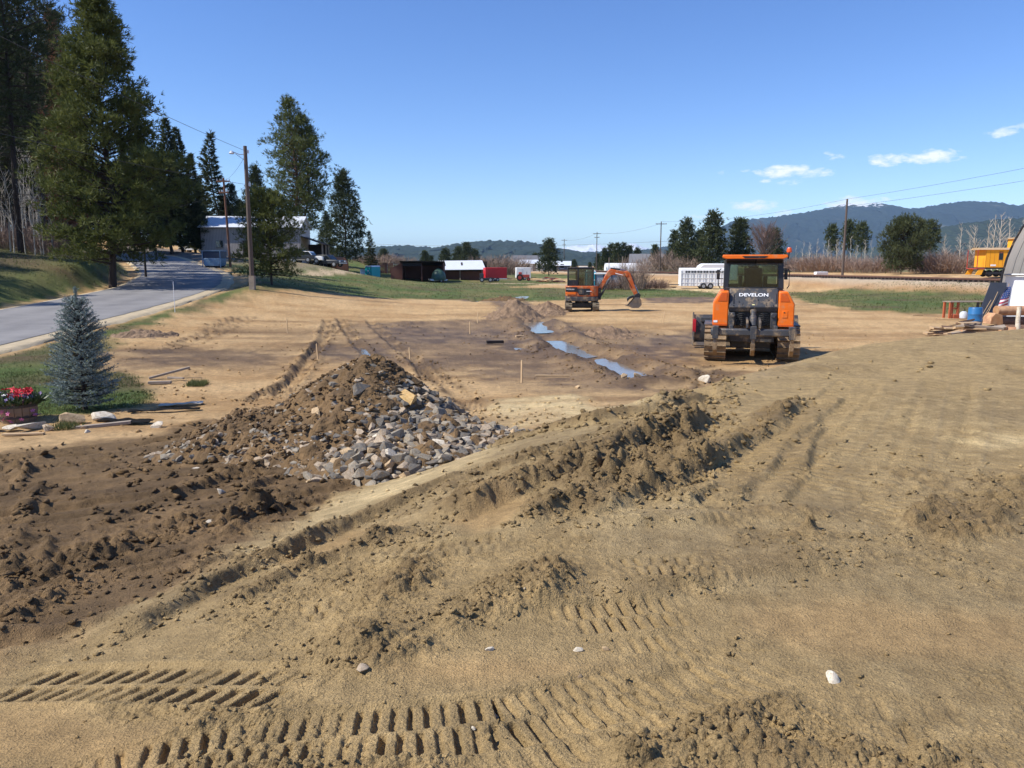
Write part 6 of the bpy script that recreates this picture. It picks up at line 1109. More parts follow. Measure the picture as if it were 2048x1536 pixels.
def put_rock(x, y, s, m, label, group=None, name='rock', sink=.35, z=None, k=None, flat=1.0):
    o = bpy.data.objects.new(name, random.choice(RK) if k is None else RK[k]); col.objects.link(o); o.data.materials.clear() if False else None
    if not o.data.materials: o.data.materials.append(MATS['rock_grey'])
    o.material_slots[0].link = 'OBJECT'; o.material_slots[0].material = MATS[m]; zz = mz(x, y) if z is None else z
    o.location = (x, y, zz + s * (.5 - sink)); o.scale = (s, s * random.uniform(.75, 1.05), s * random.uniform(.8, 1.1) * flat); o.rotation_euler = (random.gauss(0, .35), random.gauss(0, .35), random.random() * 6.283); return tag(o, label, 'rock', group)
for me in RK: me.materials.append(MATS['rock_grey'])
def stone_w(x, y):
    """how stony the heap is at a place"""
    right = sst(-.15, .55, (x - PK[0]) * .85 - (y - PK[1]) * .30 - .42); front = sst(9.9, 9.0, y) * sst(-2.25, -1.7, x); return np.maximum.reduce([right, front, .0 * x])
rs = np.random.RandomState(99); C = rs.rand(60000, 2) * np.array([6.4, 5.6]) + np.array([-5.9, 7.7]); hh = mound_h(C[:, 0], C[:, 1]); sw = stone_w(C[:, 0], C[:, 1]) * (hh > -.05)
leftb = sst(.55, .1, hh) * (C[:, 0] < -2.2) * (hh > .0) * .22 + .05 * (hh > .15); keep = rs.rand(len(C)) < np.maximum(sw, leftb) * .6; C = C[keep]; sw = sw[keep]; sz_ = (.032 + .070 * rs.rand(len(C)) ** 2.0) * (.85 + .25 * (sw > .4))
its = []
for _ in range(2600):
    x, y = random.uniform(-5.9, -.6), random.uniform(8.6, 11.6); h = float(mound_h(x, y))
    if h > .08 and random.random() > float(stone_w(np.array(x), np.array(y))) * .85: s = .012 + .05 * random.random() ** 2.5; its.append((random.randrange(14), x, y, mz(x, y) + .05 + s * .2, s))
MC_ITEMS = its
# thin out so that stones do not swallow each other
order = np.argsort(-sz_); G = {}; kept = []
for i in order:
    x, y = C[i]; s = sz_[i]; ok = True; g = (int(x / .2), int(y / .2))
    for a in (-1, 0, 1):
        for c in (-1, 0, 1):
            for j in G.get((g[0] + a, g[1] + c), ()):
                if math.hypot(C[j][0] - x, C[j][1] - y) < (sz_[j] + s) * .46: ok = False; break
            if not ok: break
        if not ok: break
    if ok: G.setdefault(g, []).append(i); kept.append(i)
vis = [i for i in kept if C[i][1] < PK[1] + .35]; vis.sort(key=lambda i: -sz_[i] / C[i][1]); big, rest = vis[:296], vis[296:]
LAB = {'rock_grey': 'angular mid-grey broken rock lying on the rubble heap', 'rock_dark': 'angular dark grey broken rock lying on the rubble heap', 'rock_tan': 'angular tan broken rock lying on the rubble heap', 'rock_buff': 'angular buff broken rock lying on the rubble heap', 'rock_pale': 'angular pale cream broken rock lying on the rubble heap'}
for i in big:
    m = random.choices(['rock_grey', 'rock_dark', 'rock_tan', 'rock_buff', 'rock_pale'], [36, 38, 6, 19, 1])[0]; x, y = C[i]; put_rock(x, y, float(sz_[i]), m, LAB[m].replace('lying on the rubble heap', 'in the stone tongue at the front of the rubble heap' if y < 9.6 and x > -2.3 else 'on the low left tail of the rubble heap' if x < -3.1 else 'on the soil side of the rubble heap' if x < -2.0 else 'high on the right flank of the rubble heap' if mound_h(x, y) > .75 else 'low on the right flank of the rubble heap'), 'broken rocks on the rubble heap')
put_rock(-1.42, 10.35, .19, 'rock_gold', 'large flat golden rock near the top of the rubble heap', k=3, sink=.2, flat=.8); put_rock(-2.05, 10.30, .17, 'rock_dark', 'large dark grey block below the top of the rubble heap', k=5, sink=.2); put_rock(-3.95, 9.55, .13, 'rock_pale', 'rounded pale stone at the left foot of the rubble heap', k=7, sink=.3); put_rock(-2.55, 9.9, .12, 'rock_tan', 'squarish tan rock half way up the soil side of the heap', k=2, sink=.25)
def merged(name, items, m, label, cat):
    """items: (mesh index, x, y, z, size) joined into one mesh"""
    V, Fc, o = [], [], 0; cache = {}
    for (k, x, y, z, s) in items:
        if k not in cache:
            me = RK[k]; v = np.zeros(len(me.vertices) * 3); me.vertices.foreach_get('co', v); cache[k] = (v.reshape(-1, 3), [tuple(p.vertices) for p in me.polygons])
        v, fs = cache[k]; a, t = random.random() * 6.283, random.gauss(0, .5); R3 = np.array(RZ(a) @ RX(t)); V.append(v @ R3.T * (s * np.array([1, .9, .85])) + np.array([x, y, z])); Fc += [tuple(q + o for q in f) for f in fs]; o += len(v)
    me = bpy.data.meshes.new(name); me.from_pydata(np.vstack(V).tolist(), [], Fc); me.update(); return link(name, me, m)
its = [[] for _ in range(3)]
for i in rest: its[random.choices([0, 1, 2], [50, 25, 25])[0]].append((random.randrange(14), C[i][0], C[i][1], mz(*C[i]) + sz_[i] * .15, sz_[i]))
for it, m, lab in zip(its, ('rock_grey', 'rock_dark', 'rock_buff'), ('smaller grey stones filling the rubble heap', 'smaller dark grey stones filling the rubble heap', 'smaller buff stones filling the rubble heap')):
    if it: tag(merged('small_rocks', it, m, lab, 'rocks'), lab, 'rocks', kind='stuff')

tag(merged('mound_clods', MC_ITEMS, 'mound_soil', '', ''), 'loose dark clods of soil covering the rubble heap', 'soil', kind='stuff')
# ------------------------------------------------------------------ loose lumps of soil
def build_clods():
    rs = np.random.RandomState(5); n = 300000; th = rs.uniform(-.66, .66, n); r = 2.2 * (36 / 2.2) ** rs.rand(n); x, y = r * np.sin(th), r * np.cos(th)
    turned = np.zeros(n); 
    for (P, h, wg, ws, lp) in RIDGES:
        kk, d, t, s = pl_near(x, y, P, 1.0); turned[kk] = np.maximum(turned[kk], lp * np.exp(-((t + ws * .6) / (wg * .55)) ** 2) * (d < .8))
    dk = sst(-.3, .3, poly_near(x, y, DARK)); tr_, tt, _ = pl(x, y, TOE); pr = .02 + .75 * turned + .11 * dk + .34 * (tt < 0) * (r < 9) * np.clip(fbm(x / 1.1, y / 1.1, 51, 4) * 2.4 + .1, 0, 1) + .30 * (tt > 0) * (1 - dk) * np.clip(fbm(x / 2.6, y / 1.4, 57, 4) * 2.6, 0, 1); sm = np.zeros(n)
    for (P, w, d0) in RUTS:
        kk, d, t, s = pl_near(x, y, P, 1.0); pr[kk] += .35 * np.exp(-((np.abs(t) - w * 1.5) / .15) ** 2)
    for P in ROUGH: pr += .40 * sst(-.1, .2, poly_near(x, y, P))
    d_, _, _ = pl(x, y, TRENCH); pr += .4 * np.exp(-((d_ - 1.1) / .7) ** 2)
    for P in SMOOTH: sm = np.maximum(sm, sst(-.15, .1, poly_near(x, y, P)))
    for (P, w, q, k, d0) in TREADS:
        kk, d, t, s = pl_near(x, y, P, .4); sm[kk] = np.maximum(sm[kk], .75 * (np.abs(t) < w))
    keep = rs.rand(n) < pr * (1 - .95 * sm) * .34; x, y, r, turned, dk = x[keep], y[keep], r[keep], turned[keep], dk[keep]; n = len(x)
    z, c, w = soil(x, y, True); s = (.0045 + .022 * rs.rand(n) ** 3.4) * (1 + .6 * turned + .5 * dk) * np.clip(r / 5, .75, 2.6); K = 6; base_ = []
    for k in range(K):
        me = hull(200 + k, 8, (1.15, .9, .65)); bm = bmesh.new(); bm.from_mesh(me); bmesh.ops.triangulate(bm, faces=bm.faces); v = np.array([q.co[:] for q in bm.verts]); bm.verts.index_update(); f = np.array([[q.index for q in p.verts] for p in bm.faces]); bm.free(); base_.append((v, f))
    V, Fc, Cc, o = [], [], [], 0; a = rs.rand(n) * 6.283; ch = rs.randint(0, K, n)
    for k in range(K):
        m = np.nonzero(ch == k)[0]; v, f = base_[k]; ca, sa = np.cos(a[m])[:, None], np.sin(a[m])[:, None]; vx = v[None, :, 0] * ca - v[None, :, 1] * sa; vy = v[None, :, 0] * sa + v[None, :, 1] * ca
        W = np.stack([x[m][:, None] + vx * s[m][:, None], y[m][:, None] + vy * s[m][:, None], z[m][:, None] + (v[None, :, 2] * .85 + .25) * s[m][:, None]], -1).reshape(-1, 3); nv = len(v)
        Fc.append((f[None] + (np.arange(len(m)) * nv)[:, None, None]).reshape(-1, 3) + o); V.append(W); Cc.append(np.repeat(c[m] * (.92 + .25 * rs.rand(len(m), 1)), nv, 0)); o += len(W)
    V, Fc, Cc = np.vstack(V), np.vstack(Fc), np.vstack(Cc); me = np_mesh('soil_clods', V, Fc, False); ca = me.attributes.new('albedo', 'FLOAT_COLOR', 'POINT'); ca.data.foreach_set('color', np.hstack([Cc, np.ones((len(Cc), 1))]).astype(np.float32).ravel()); me.attributes.new('wet', 'FLOAT', 'POINT')
    tag(link('soil_clods', me, MATS['soil']), 'loose crumbs and clods of earth scattered over the worked ground', 'soil', kind='stuff')
build_clods()
# single stones on the fill and the pad
for u, v, s, m, lab in [(1665, 1360, .044, 'rock_pale', 'smooth cream stone lying alone in the right foreground'), (990, 1411, .022, 'rock_pale', 'small white pebble beside the tread print at bottom centre'), (945, 1452, .014, 'rock_pale', 'tiny white pebble at the bottom edge of the tread print'), (980, 1300, .026, 'rock_pale', 'small round pale pebble in the middle foreground'), (1157, 1299, .024, 'rock_pale', 'small pale pebble, left of a near pair in mid foreground'), (1212, 1297, .024, 'rock_tan', 'small tan pebble, right of a near pair in mid foreground'),
                        (725, 1348, .035, 'rock_buff', 'small brown-grey stone left of centre in the foreground'), (1050, 1205, .012, 'rock_pale', 'tiny pale pebble on the crumbly ridge in mid foreground'), (1160, 1351, .014, 'rock_tan', 'tiny tan pebble below the near pebble pair'), (443, 985, .07, 'rock_pale', 'pale stone alone on the dark worked soil'), (637, 972, .08, 'rock_buff', 'rounded buff stone on dark soil below the rubble heap'), (562, 915, .11, 'rock_grey', 'long grey rock on dark soil left of the rubble heap'), (420, 1060, .04, 'rock_pale', 'small pale stone low on the dark worked soil'),
                        (1282, 757, .30, 'rock_tan', 'flat tan boulder at the near end of the trench puddle'), (1247, 765, .13, 'rock_tan', 'smaller tan rock left of the flat tan boulder'), (1408, 765, .22, 'rock_pale', 'pale rock behind the bulldozer at the edge of the fill'), (1310, 762, .14, 'rock_tan', 'small tan rock right of the flat tan boulder'), (315, 858, .13, 'rock_pale', 'white stone alone on tan dirt right of the garden stones'), (1155, 775, .10, 'rock_tan', 'small tan rock on the tan dirt beyond the fill edge')]:
    x, y = gp(u, v); put_rock(x, y, s, m, lab, name='stone', z=sz(x, y), sink=.30, flat=.75, k=(2, 5, 7, 9)[int(u) % 4]); bv = col.objects[-1].modifiers.new('round', 'BEVEL'); bv.width = .28; bv.segments = 3; bv.limit_method = 'NONE'

# ------------------------------------------------------------------ spoil heap beside the trench
def heap(cu, cv, rx, ry, h, label, seed, m):
    cx, cy = gp(cu, cv); xs = np.arange(-rx * 1.3, rx * 1.3, .06); X, Y = np.meshgrid(xs, np.arange(-ry * 1.3, ry * 1.3, .08)); x, y = X.ravel() + cx, Y.ravel() + cy; d = np.hypot(X.ravel() / rx, Y.ravel() / ry) + .25 * fbm(x / .9, y / .9, seed, 4); hh = h * (1 - d); z = hbase(x, y) + np.where(hh > -.25, hh, -.25) + (.9 * clods(x, y, .15, seed + 1, .7) + .45 * clods(x, y, .3, seed + 3, .4) + .06 * fbm(x / .3, y / .3, seed + 8, 3)) * (hh > -.1)
    n = len(xs); i = np.arange(len(X) - 1)[:, None] * n; j = np.arange(n - 1)[None, :]; f = np.stack([i + j, i + j + 1, i + n + j + 1, i + n + j], -1).reshape(-1, 4); f = f[(hh[f] > -.2).any(1)]; me = np_mesh('heap', np.stack([x, y, z], 1), f, True); bm = bmesh.new(); bm.from_mesh(me); bmesh.ops.delete(bm, geom=[v for v in bm.verts if not v.link_faces], context='VERTS'); bm.to_mesh(me); bm.free(); tag(link('spoil_heap', me, m), label, 'spoil heap')
mat('mud', S(112, 90, 68), rough=.85, var=.2, scale=2, c2=S(146, 120, 92), bump=1.0, bscale=14)
heap(1030, 636, 1.7, 2.6, .95, 'grey-brown heap of dug mud left of the trench puddle', 801, 'mud'); heap(1095, 622, 1.1, 4.0, .55, 'long low bank of mud between the trench and the excavator', 811, 'mud'); heap(1215, 672, 1.2, 1.6, .35, 'low lumpy mud bank right of the trench', 821, 'mud'); heap(285, 672, .9, .8, .22, 'small mound of dug turf and soil at the grass edge', 831, 'mud'); heap(1012, 600, 1.6, 1.2, .30, 'small brown mound splitting the long field puddle', 841, 'mound_soil')

# ------------------------------------------------------------------ garden corner: blue spruce, tub of flowers, stones
def blue_spruce():
    rs = np.random.RandomState(17); H, R = 2.34, .58; x, y = gp(150, 826); y += .35; R0 = empty('blue_spruce', (x, y, gz(x, y) - .02), 0, 'young blue-grey spruce in the garden corner beside the road', 'spruce'); tr = MB().tube([(0, 0, -.1), (.01, 0, 1.2), (0, .01, H * .97)], [.05, .03, .012], 8); P, Dd, L = [], [], []
    for i in range(190):
        t = (i + rs.rand()) / 190; z = .10 + (H - .35) * t; prof = (1 - t) ** .58 * (.72 + .28 * min(1, t / .14)) + .06; l = R * prof * (.85 + .32 * rs.rand()); az = i * 2.399 + rs.rand() * .6; el = -.10 + .85 * t + rs.randn() * .08; h = np.array([math.cos(az), math.sin(az), 0]); sd = np.array([-h[1], h[0], 0]); b0 = np.array([0, 0, z]); bp = lambda s: b0 + h * l * s * math.cos(el) + np.array([0, 0, l * s * (math.sin(el) + .22 * s)])
        tr.tube([Vector(bp(0)), Vector(bp(.55)), Vector(bp(1))], [.012, .008, .003], 4, False)
        stems = [(bp(.25 + .0), bp(1.0))]
        for k in range(max(4, int(l * 20))):
            s = .25 + .72 * rs.rand(); q = bp(s); sg = 1 if rs.rand() < .5 else -1; ln = (.10 + .16 * (1 - s) + .05) * (.7 + .6 * rs.rand()) * (.6 + .5 * prof); d = unit(h * .75 + sd * sg * .75 + np.array([0, 0, .18 + .3 * t + .12 * rs.randn()])); stems.append((q, q + d * ln))
        for (a, c) in stems:
            d = c - a; ln = np.linalg.norm(d); k = max(4, int(ln / .013)); s = rs.rand(k); P.append(a + d * s[:, None]); Dd.append(np.repeat(unit(d)[None], k, 0)); L.append(np.full(k, .034) * (.8 + .5 * rs.rand(k)))
    k = 420; s = rs.rand(k); P.append(np.stack([rs.randn(k) * .012, rs.randn(k) * .012, H - .50 + .50 * s], 1)); Dd.append(np.repeat([[0, 0, 1.0]], k, 0)); L.append(np.full(k, .045))
    P, Dd, L = np.concatenate(P), np.concatenate(Dd), np.concatenate(L); V, f = blades(P, Dd, L, np.full(len(P), .011), 2, .80, rs); link('trunk', tr.mesh('trunk'), 'dark_bark', R0); link('crown', np_mesh('crown', V, f), 'blue_spruce_needles', R0)
blue_spruce()
mat('stave', S(128, 106, 84), rough=.85, var=.25, scale=3, stretch=(1, 1, .25)); mat('hoop_iron', S(70, 62, 58), rough=.6, metal=.4, var=.2); mat('petal_red', S(205, 36, 54), rough=.6, var=.2); mat('petal_pink', S(214, 120, 160), rough=.6, var=.25); mat('petal_violet', S(150, 130, 176), rough=.6, var=.2); mat('petal_white', S(226, 222, 220), rough=.6); mat('leaf_green', (.05, .09, .03), rough=.5, var=.4, c2=(.10, .16, .06)); mat('potting_soil', S(60, 48, 40), rough=.95)
def tub(u, v, label, seed, sc_=1.0):
    rs = np.random.RandomState(seed); x, y = gp(u, v); R = empty('flower_tub', (x, y, gz(x, y)), 0, label, 'flower tub', scale=(sc_,) * 3); n = 16
    for k in range(n):
        a0, a1 = 2 * math.pi * k / n, 2 * math.pi * (k + .93) / n; V = []
        for (r, z) in ((.27, 0), (.31, .19), (.30, .36)):
            for q in (a0, a1):
                for w in (r, r - .03): V.append((w * math.cos(q), w * math.sin(q), z))
        MB().add(V, [(0, 2, 6, 4), (4, 6, 10, 8), (1, 5, 7, 3), (5, 9, 11, 7), (8, 10, 11, 9), (0, 1, 3, 2), (0, 4, 5, 1), (4, 8, 9, 5), (2, 3, 7, 6), (6, 7, 11, 10)]).build('stave', 'stave', R, smooth=False)
    for z, r in ((.08, .295), (.27, .315)): MB().lathe([(r, 0), (r, .05), (r - .008, .05), (r - .008, 0)], (0, 0, z), 24).build('hoop', 'hoop_iron', R)
    MB().cyl((0, 0, .24), (0, 0, .32), .26, 16).build('soil', 'potting_soil', R)
    k = 420; a = rs.rand(k) * 6.283; r = .36 * np.sqrt(rs.rand(k)); P = np.stack([r * np.cos(a), r * np.sin(a), .30 + .05 * rs.rand(k)], 1); d = unit(np.stack([np.cos(a) * .6, np.sin(a) * .6, np.full(k, .8)], 1)); V, f = blades(P, d, np.full(k, .16), np.full(k, .035), 2, .4, rs); link('foliage', np_mesh('foliage', V, f), 'leaf_green', R)["kind"] = 'stuff'
    for m, k, zr in (('petal_red', 26, (.44, .58)), ('petal_pink', 26, (.30, .46)), ('petal_violet', 34, (.34, .46)), ('petal_white', 26, (.36, .48)), ('petal_pink', 14, (.04, .28))):
        for _ in range(k):
            a = rs.rand() * 6.283; low = zr[0] < .1; r = .33 + .02 * rs.rand() if low else .36 * math.sqrt(rs.rand()) * (.7 if m == 'petal_red' else 1.05); z = rs.uniform(*zr); o = link('blossom', BLOS[m], None, R); q = 1.35 if m == 'petal_red' else .85; o.location = (r * math.cos(a), r * math.sin(a), z); o.rotation_euler = (rs.randn() * .6, rs.randn() * .6, rs.rand() * 6); o.scale = (q, q, q)
BLOS = {}
for m in ('petal_red', 'petal_pink', 'petal_violet', 'petal_white'):
    b = MB()
    for k in range(5):
        a = k * 1.2566; c, s = math.cos(a), math.sin(a); b.add([(0, 0, 0), (.03 * c - .016 * s, .03 * s + .016 * c, .012), (.055 * c, .055 * s, .006), (.03 * c + .016 * s, .03 * s - .016 * c, .012)], [(0, 1, 2, 3)])
    BLOS[m] = b.mesh('blossom', False); BLOS[m].materials.append(MATS[m])
tub(38, 842, 'half-barrel wooden tub of red, pink and violet flowers', 3); tub(-42, 838, 'second flower tub cut by the left picture edge', 4)
def boulder(u, v, s, m, label, k, flat=.7, sx=1.3):
    x, y = gp(u, v); o = put_rock(x, y, s, m, label, name='garden_stone', z=gz(x, y), sink=.12, k=k, flat=flat * 1.25); o.rotation_euler = (.1, .1, .3 * k); o.scale[0] *= sx; mo = o.modifiers.new('round', 'BEVEL'); mo.width = .25; mo.segments = 3; mo.limit_method = 'NONE'
for a in [(145, 848, .22, 'rock_tan', 'tan rounded garden stone in front of the blue spruce', 1, .85, 1.0), (208, 842, .20, 'rock_pale', 'whitish flat garden stone right of the tan one', 2, .55, 1.35), (62, 860, .18, 'rock_pale', 'long white garden stone below the flower tub', 4, .55, 1.7), (22, 862, .14, 'rock_pale', 'small white block in the garden edging, second from the left', 6, .9, 1.0), (-12, 862, .15, 'rock_pale', 'white garden stone cut by the left picture edge', 8, .7, 1.2), (98, 862, .12, 'rock_buff', 'dark-sided stone at the right end of the long white one', 9, .7, 1.2), (170, 858, .08, 'rock_tan', 'small tan stone tucked beside the tan garden stone', 3, .8, 1.0), (175, 866, .06, 'rock_pale', 'small pale cube of stone in front of the garden edging', 5, .9, 1.0)]: boulder(*a)
def board(u, v, L, w, t, rz, m, label, name='board', tilt=(0, 0), lift=.03):
    x, y = gp(u, v); R = MB().box((0, 0, 0), (L, w, t)).build(name, m, bevel=.004); R.location = (x, y, sz(x, y) + lift); R.rotation_euler = (tilt[0], tilt[1], rz); return tag(R, label, 'board')
board(48, 872, .62, .08, .03, .12, 'lumber', 'pale lath lying in front of the garden stones'); board(205, 855, .9, .10, .05, .28, 'grey_lumber', 'grey weathered plank below the whitish garden stone', tilt=(0, -.06)); board(340, 757, .95, .09, .05, .5, 'grey_lumber', 'grey plank on top of the scrap on the tan dirt', tilt=(0, -.22), lift=.16); board(320, 768, .5, .12, .06, .15, 'grey_lumber', 'broken board under the grey plank on tan dirt', lift=.05); board(352, 762, .45, .07, .04, -.3, 'grey_lumber', 'short stick at the right of the scrap on tan dirt', lift=.08)
board(1104, 752, .85, .06, .03, -.05, 'lumber', 'pale lath lying flat right of the near survey stake'); board(990, 688, .62, .20, .10, .2, 'dark_wood', 'dark chunk of wood on wet mud left of the small puddles', lift=.08); board(1040, 678, .35, .15, .06, .3, 'lumber', 'pale scrap of wood beyond the small puddles'); board(1240, 610, 5.0, .07, .04, .02, 'lumber', 'long pale string board on the ground behind the excavator', lift=.05)
# torn sheet of plastic by the garden edge
mat('plastic_sheet', S(196, 186, 168), spec=.1, rough=.9, var=.2, scale=4); mat('black_sheet', S(28, 27, 26), spec=.1, rough=.95, var=.2)
def sheet(u, v, L, w, rz, m, label, seed, name='plastic_sheet'):
    x, y = gp(u, v); n = 16; X, Y = np.meshgrid(np.linspace(-L / 2, L / 2, n * 2), np.linspace(-w / 2, w / 2, n)); Z = .035 * fbm(X * 4 + seed, Y * 5, seed, 4) + .05 + .05 * np.abs(fbm(X * 2, Y * 9, seed + 4, 3)); V = np.stack([X.ravel() + .06 * fbm(X.ravel() * 3, Y.ravel() * 3, seed + 9, 2), Y.ravel() * (1 + .5 * fbm(X.ravel() * 3, X.ravel() * 0, seed + 7, 2)), Z.ravel()], 1); i = np.arange(n - 1)[:, None] * 2 * n; j = np.arange(2 * n - 1)[None, :]; f = np.stack([i + j, i + j + 1, i + 2 * n + j + 1, i + 2 * n + j], -1).reshape(-1, 4); o = link(name, np_mesh(name, V, f, True), m); o.location = (x, y, sz(x, y)); o.rotation_euler = (0, 0, rz); so = o.modifiers.new('t', 'SOLIDIFY'); so.thickness = .004; return tag(o, label, 'plastic sheet')
sheet(360, 812, .8, .22, .25, 'plastic_sheet', 'crumpled pale plastic sheet right of the garden corner', 3); sheet(250, 848, 1.0, .25, -.25, 'black_sheet', 'black landscape fabric trailing from the garden edge', 8); sheet(330, 825, 1.2, .14, .3, 'black_sheet', 'torn dark fabric strip beyond the garden edge', 12)
# survey stakes and marker
for u, v, h, lab in [(1043, 765, .52, 'pale wooden survey stake in front of the wet mud, nearest of all'), (820, 715, .35, 'wooden survey stake behind the top of the rubble heap'), (940, 668, .50, 'wooden survey stake left of the mud heap, nearer of two'), (955, 646, .50, 'wooden survey stake left of the mud heap, farther of two'), (1326, 645, .55, 'leaning wooden stake between the excavator and the bulldozer'), (1391, 655, .55, 'wooden stake just left of the bulldozer blade'), (575, 665, .55, 'wooden stake left of the wheel ruts'), (636, 720, .45, 'wooden stake beside the left wheel rut')]:
    x, y = gp(u, v); o = MB().b(-.022, .022, -.012, .012, -.2, h).prism([(-.022, h), (.022, h), (0, h + .03)], 'y', -.012, .012).build('survey_stake', 'lumber'); o.location = (x, y, sz(x, y)); o.rotation_euler = (random.gauss(0, .05), .12 if 'leaning' in lab else random.gauss(0, .04), -.75); tag(o, lab, 'stake', 'survey stakes')
x, y = gp(350, 626); R = empty('marker_rod', (x, y, gz(x, y)), 0, 'thin white marker rod standing at the grass edge by the road', 'marker'); MB().tube([(0, 0, -.2), (.01, 0, 1.5)], .014, 8).build('rod', 'white_paint', R); MB().tube([(.0, 0, 1.38), (.01, 0, 1.46)], .017, 8).build('reflective_band', 'grey_panel', R)

# ------------------------------------------------------------------ right side: tent, flag, tarp sheet, barrel, wood
mat('tent_fabric', S(196, 190, 180), rough=.7, var=.08, scale=1.0, trans=.5); mat('tent_white', S(228, 230, 232), rough=.6, var=.05, scale=1.5, bump=.3, bscale=3); mat('black_tarp', S(52, 56, 64), rough=.55, var=.12, scale=2, bump=.3, bscale=4); mat('steel_orange', S(176, 92, 58), rough=.6, var=.2); mat('barrel_blue', S(46, 108, 160), rough=.4, var=.12, scale=3); mat('log_bark', S(118, 92, 74), rough=.95, var=.3, scale=4, bump=.8, bscale=12); mat('log_end', S(196, 156, 112), rough=.85, var=.2, scale=6, c2=S(164, 116, 76)); mat('split_wood', S(176, 124, 92), rough=.85, var=.25, scale=4, c2=S(214, 172, 128))
TD_ = 41.0; x0 = xpix(2003, 560, TD_); b = (x0, TD_, gz(x0, TD_)); R = empty('hoop_tent', b, math.radians(-40), 'large grey hoop tent cut by the right picture edge', 'tent'); W = 4.6; A0 = [(W - W * math.cos(math.pi * k / 22), 1.5 + 6.0 * math.sin(math.pi * k / 22)) for k in range(23)]; A0 = [(0, -.3)] + A0 + [(2 * W, -.3)]
n = len(A0); Ln = 12.0; V = [(p[0], q, p[1]) for q in (0, 3, 6, 9, Ln) for p in A0]; part(MB().add(V, [(r * n + i, r * n + i + 1, (r + 1) * n + i + 1, (r + 1) * n + i) for r in range(4) for i in range(n - 1)]), 'cover', 'tent_fabric', R)
for q in (-.02, 3, 6, 9, Ln): part(MB().tube([(p[0] - .03, q, p[1]) for p in A0], .06, 6), 'rib', 'galvanised' if q > 0 else 'black_paint', R)
for i in (6, 12, 18): part(MB().tube([(A0[i][0], 0, A0[i][1] - .1), (A0[i][0], Ln, A0[i][1] - .1)], .035, 6), 'purlin', 'galvanised', R)
part(MB().b(.10, 8.2, .5, .56, -.3, 2.25), 'white_end_wall', 'tent_white', R); part(MB().tube([(.0, .35, 2.32), (8.2, .35, 2.32)], .06, 6), 'end_beam', 'galvanised', R); part(MB().b(.12, 8.2, .0, .5, -.2, .55), 'grey_skirt', 'grey_panel', R)
ga = [(1.9 + 1.2 * math.cos(math.pi * k / 10), 2.3 + 1.25 * math.sin(math.pi * k / 10)) for k in range(11)]; part(MB().prism(ga, 'y', 4.0, 4.1), 'rear_opening', 'tent_white', R)
b = base(1975, 38.5, 610); R = empty('tarp_sheet', b, math.radians(-6), 'dark grey tarp sheet leaning against the tent side', 'tarp'); V = [(-.72, -.5, .0), (.72, -.5, .0), (1.05, .5, 1.95), (.30, .5, 1.95)]; part(MB().add(V + [(p[0], p[1] + .05, p[2]) for p in V], [(0, 1, 2, 3), (7, 6, 5, 4), (0, 4, 5, 1), (1, 5, 6, 2), (2, 6, 7, 3), (3, 7, 4, 0)]), 'sheet', 'black_tarp', R)
for k, (a, c) in enumerate((((-.62, -.54, .05), (.12, -.05, 1.1)), ((-.50, -.54, .05), (.30, -.02, 1.15)), ((-.34, -.54, .05), (.50, .15, 1.5)))): part(MB().tube([a, c], .012, 5), 'pale_batten', 'lumber', R)
b = base(2006, 36.5, 600); R = empty('flag', (b[0], b[1], b[2]), 0, 'small American flag on a short staff tilted against the tent', 'flag'); part(MB().tube([(.0, 0, .35), (.22, 0, 1.95)], .014, 6), 'staff', 'lumber', R)
st = {}
for k, cc in (('flag_red', S(186, 66, 84)), ('flag_white', S(232, 226, 226)), ('flag_blue', S(44, 66, 116))): mat(k, cc, rough=.8, var=.08)
def flag_pt(a, c): # a along the hoist-to-fly drop, c across
    top = Vector((.20, 0, 1.80)); left = Vector((-.36, 0, .62)); right = Vector((.26, 0, .82)); p0 = top + Vector((-.10, 0, -.02)); return (p0.lerp(left, a).lerp((top + Vector((.06, 0, 0))).lerp(right, a), c)) + Vector((0, .05 * math.sin(a * 5 + c * 4) - .04, 0))
for k in range(13):
    v, f = [], []
    a0, a1 = k / 13, (k + 1) / 13
    for i in range(7): v += [flag_pt(a0, i / 6), flag_pt(a1, i / 6)]
    f = [(2 * i, 2 * i + 1, 2 * i + 3, 2 * i + 2) for i in range(6)]
    part(MB().add(v, f), 'stripe', 'flag_red' if k % 2 == 0 else 'flag_white', R)
v = []
for j in range(5):
    for i in range(5): v.append(flag_pt(.50 * j / 4, i / 4) + Vector((0, -.012, 0)))
ct = part(MB().add(v, [(j * 5 + i, j * 5 + i + 1, j * 5 + i + 6, j * 5 + i + 5) for j in range(4) for i in range(4)]), 'canton', 'flag_blue', R)
for j in range(5):
    for i in range(4):
        p = flag_pt(.06 + .095 * j, (i + .5 + .25 * (j % 2)) / 4.6) + Vector((0, -.02, 0)); q = MB(); pts = []
        for k in range(10): a = math.pi / 2 + k * math.pi / 5; rr = .020 if k % 2 == 0 else .009; pts.append((p.x + rr * math.cos(a), p.y, p.z + rr * math.sin(a)))
        part(q.add(pts, [tuple(range(10))]), 'star', 'flag_white', ct)
b = base(1950, 35.5, 634); R = empty('barrel', b, 0, 'blue plastic barrel standing behind the scrap lumber', 'barrel'); part(MB().lathe([(.26, 0), (.29, .05), (.30, .28), (.31, .30), (.30, .33), (.30, .56), (.31, .58), (.30, .61), (.29, .84), (.27, .88), (.25, .88), (.25, .84), (.0, .84)], (0, 0, 0), 24), 'drum', 'barrel_blue', R); part(MB().cyl((.1, 0, .84), (.1, 0, .87), .04, 10), 'bung', 'black_rubber', R)
b = base(1922, 41.5, 620); R = empty('steel_bench', b, math.radians(4), 'rusty orange steel frame bench in the grass left of the tarp', 'bench')
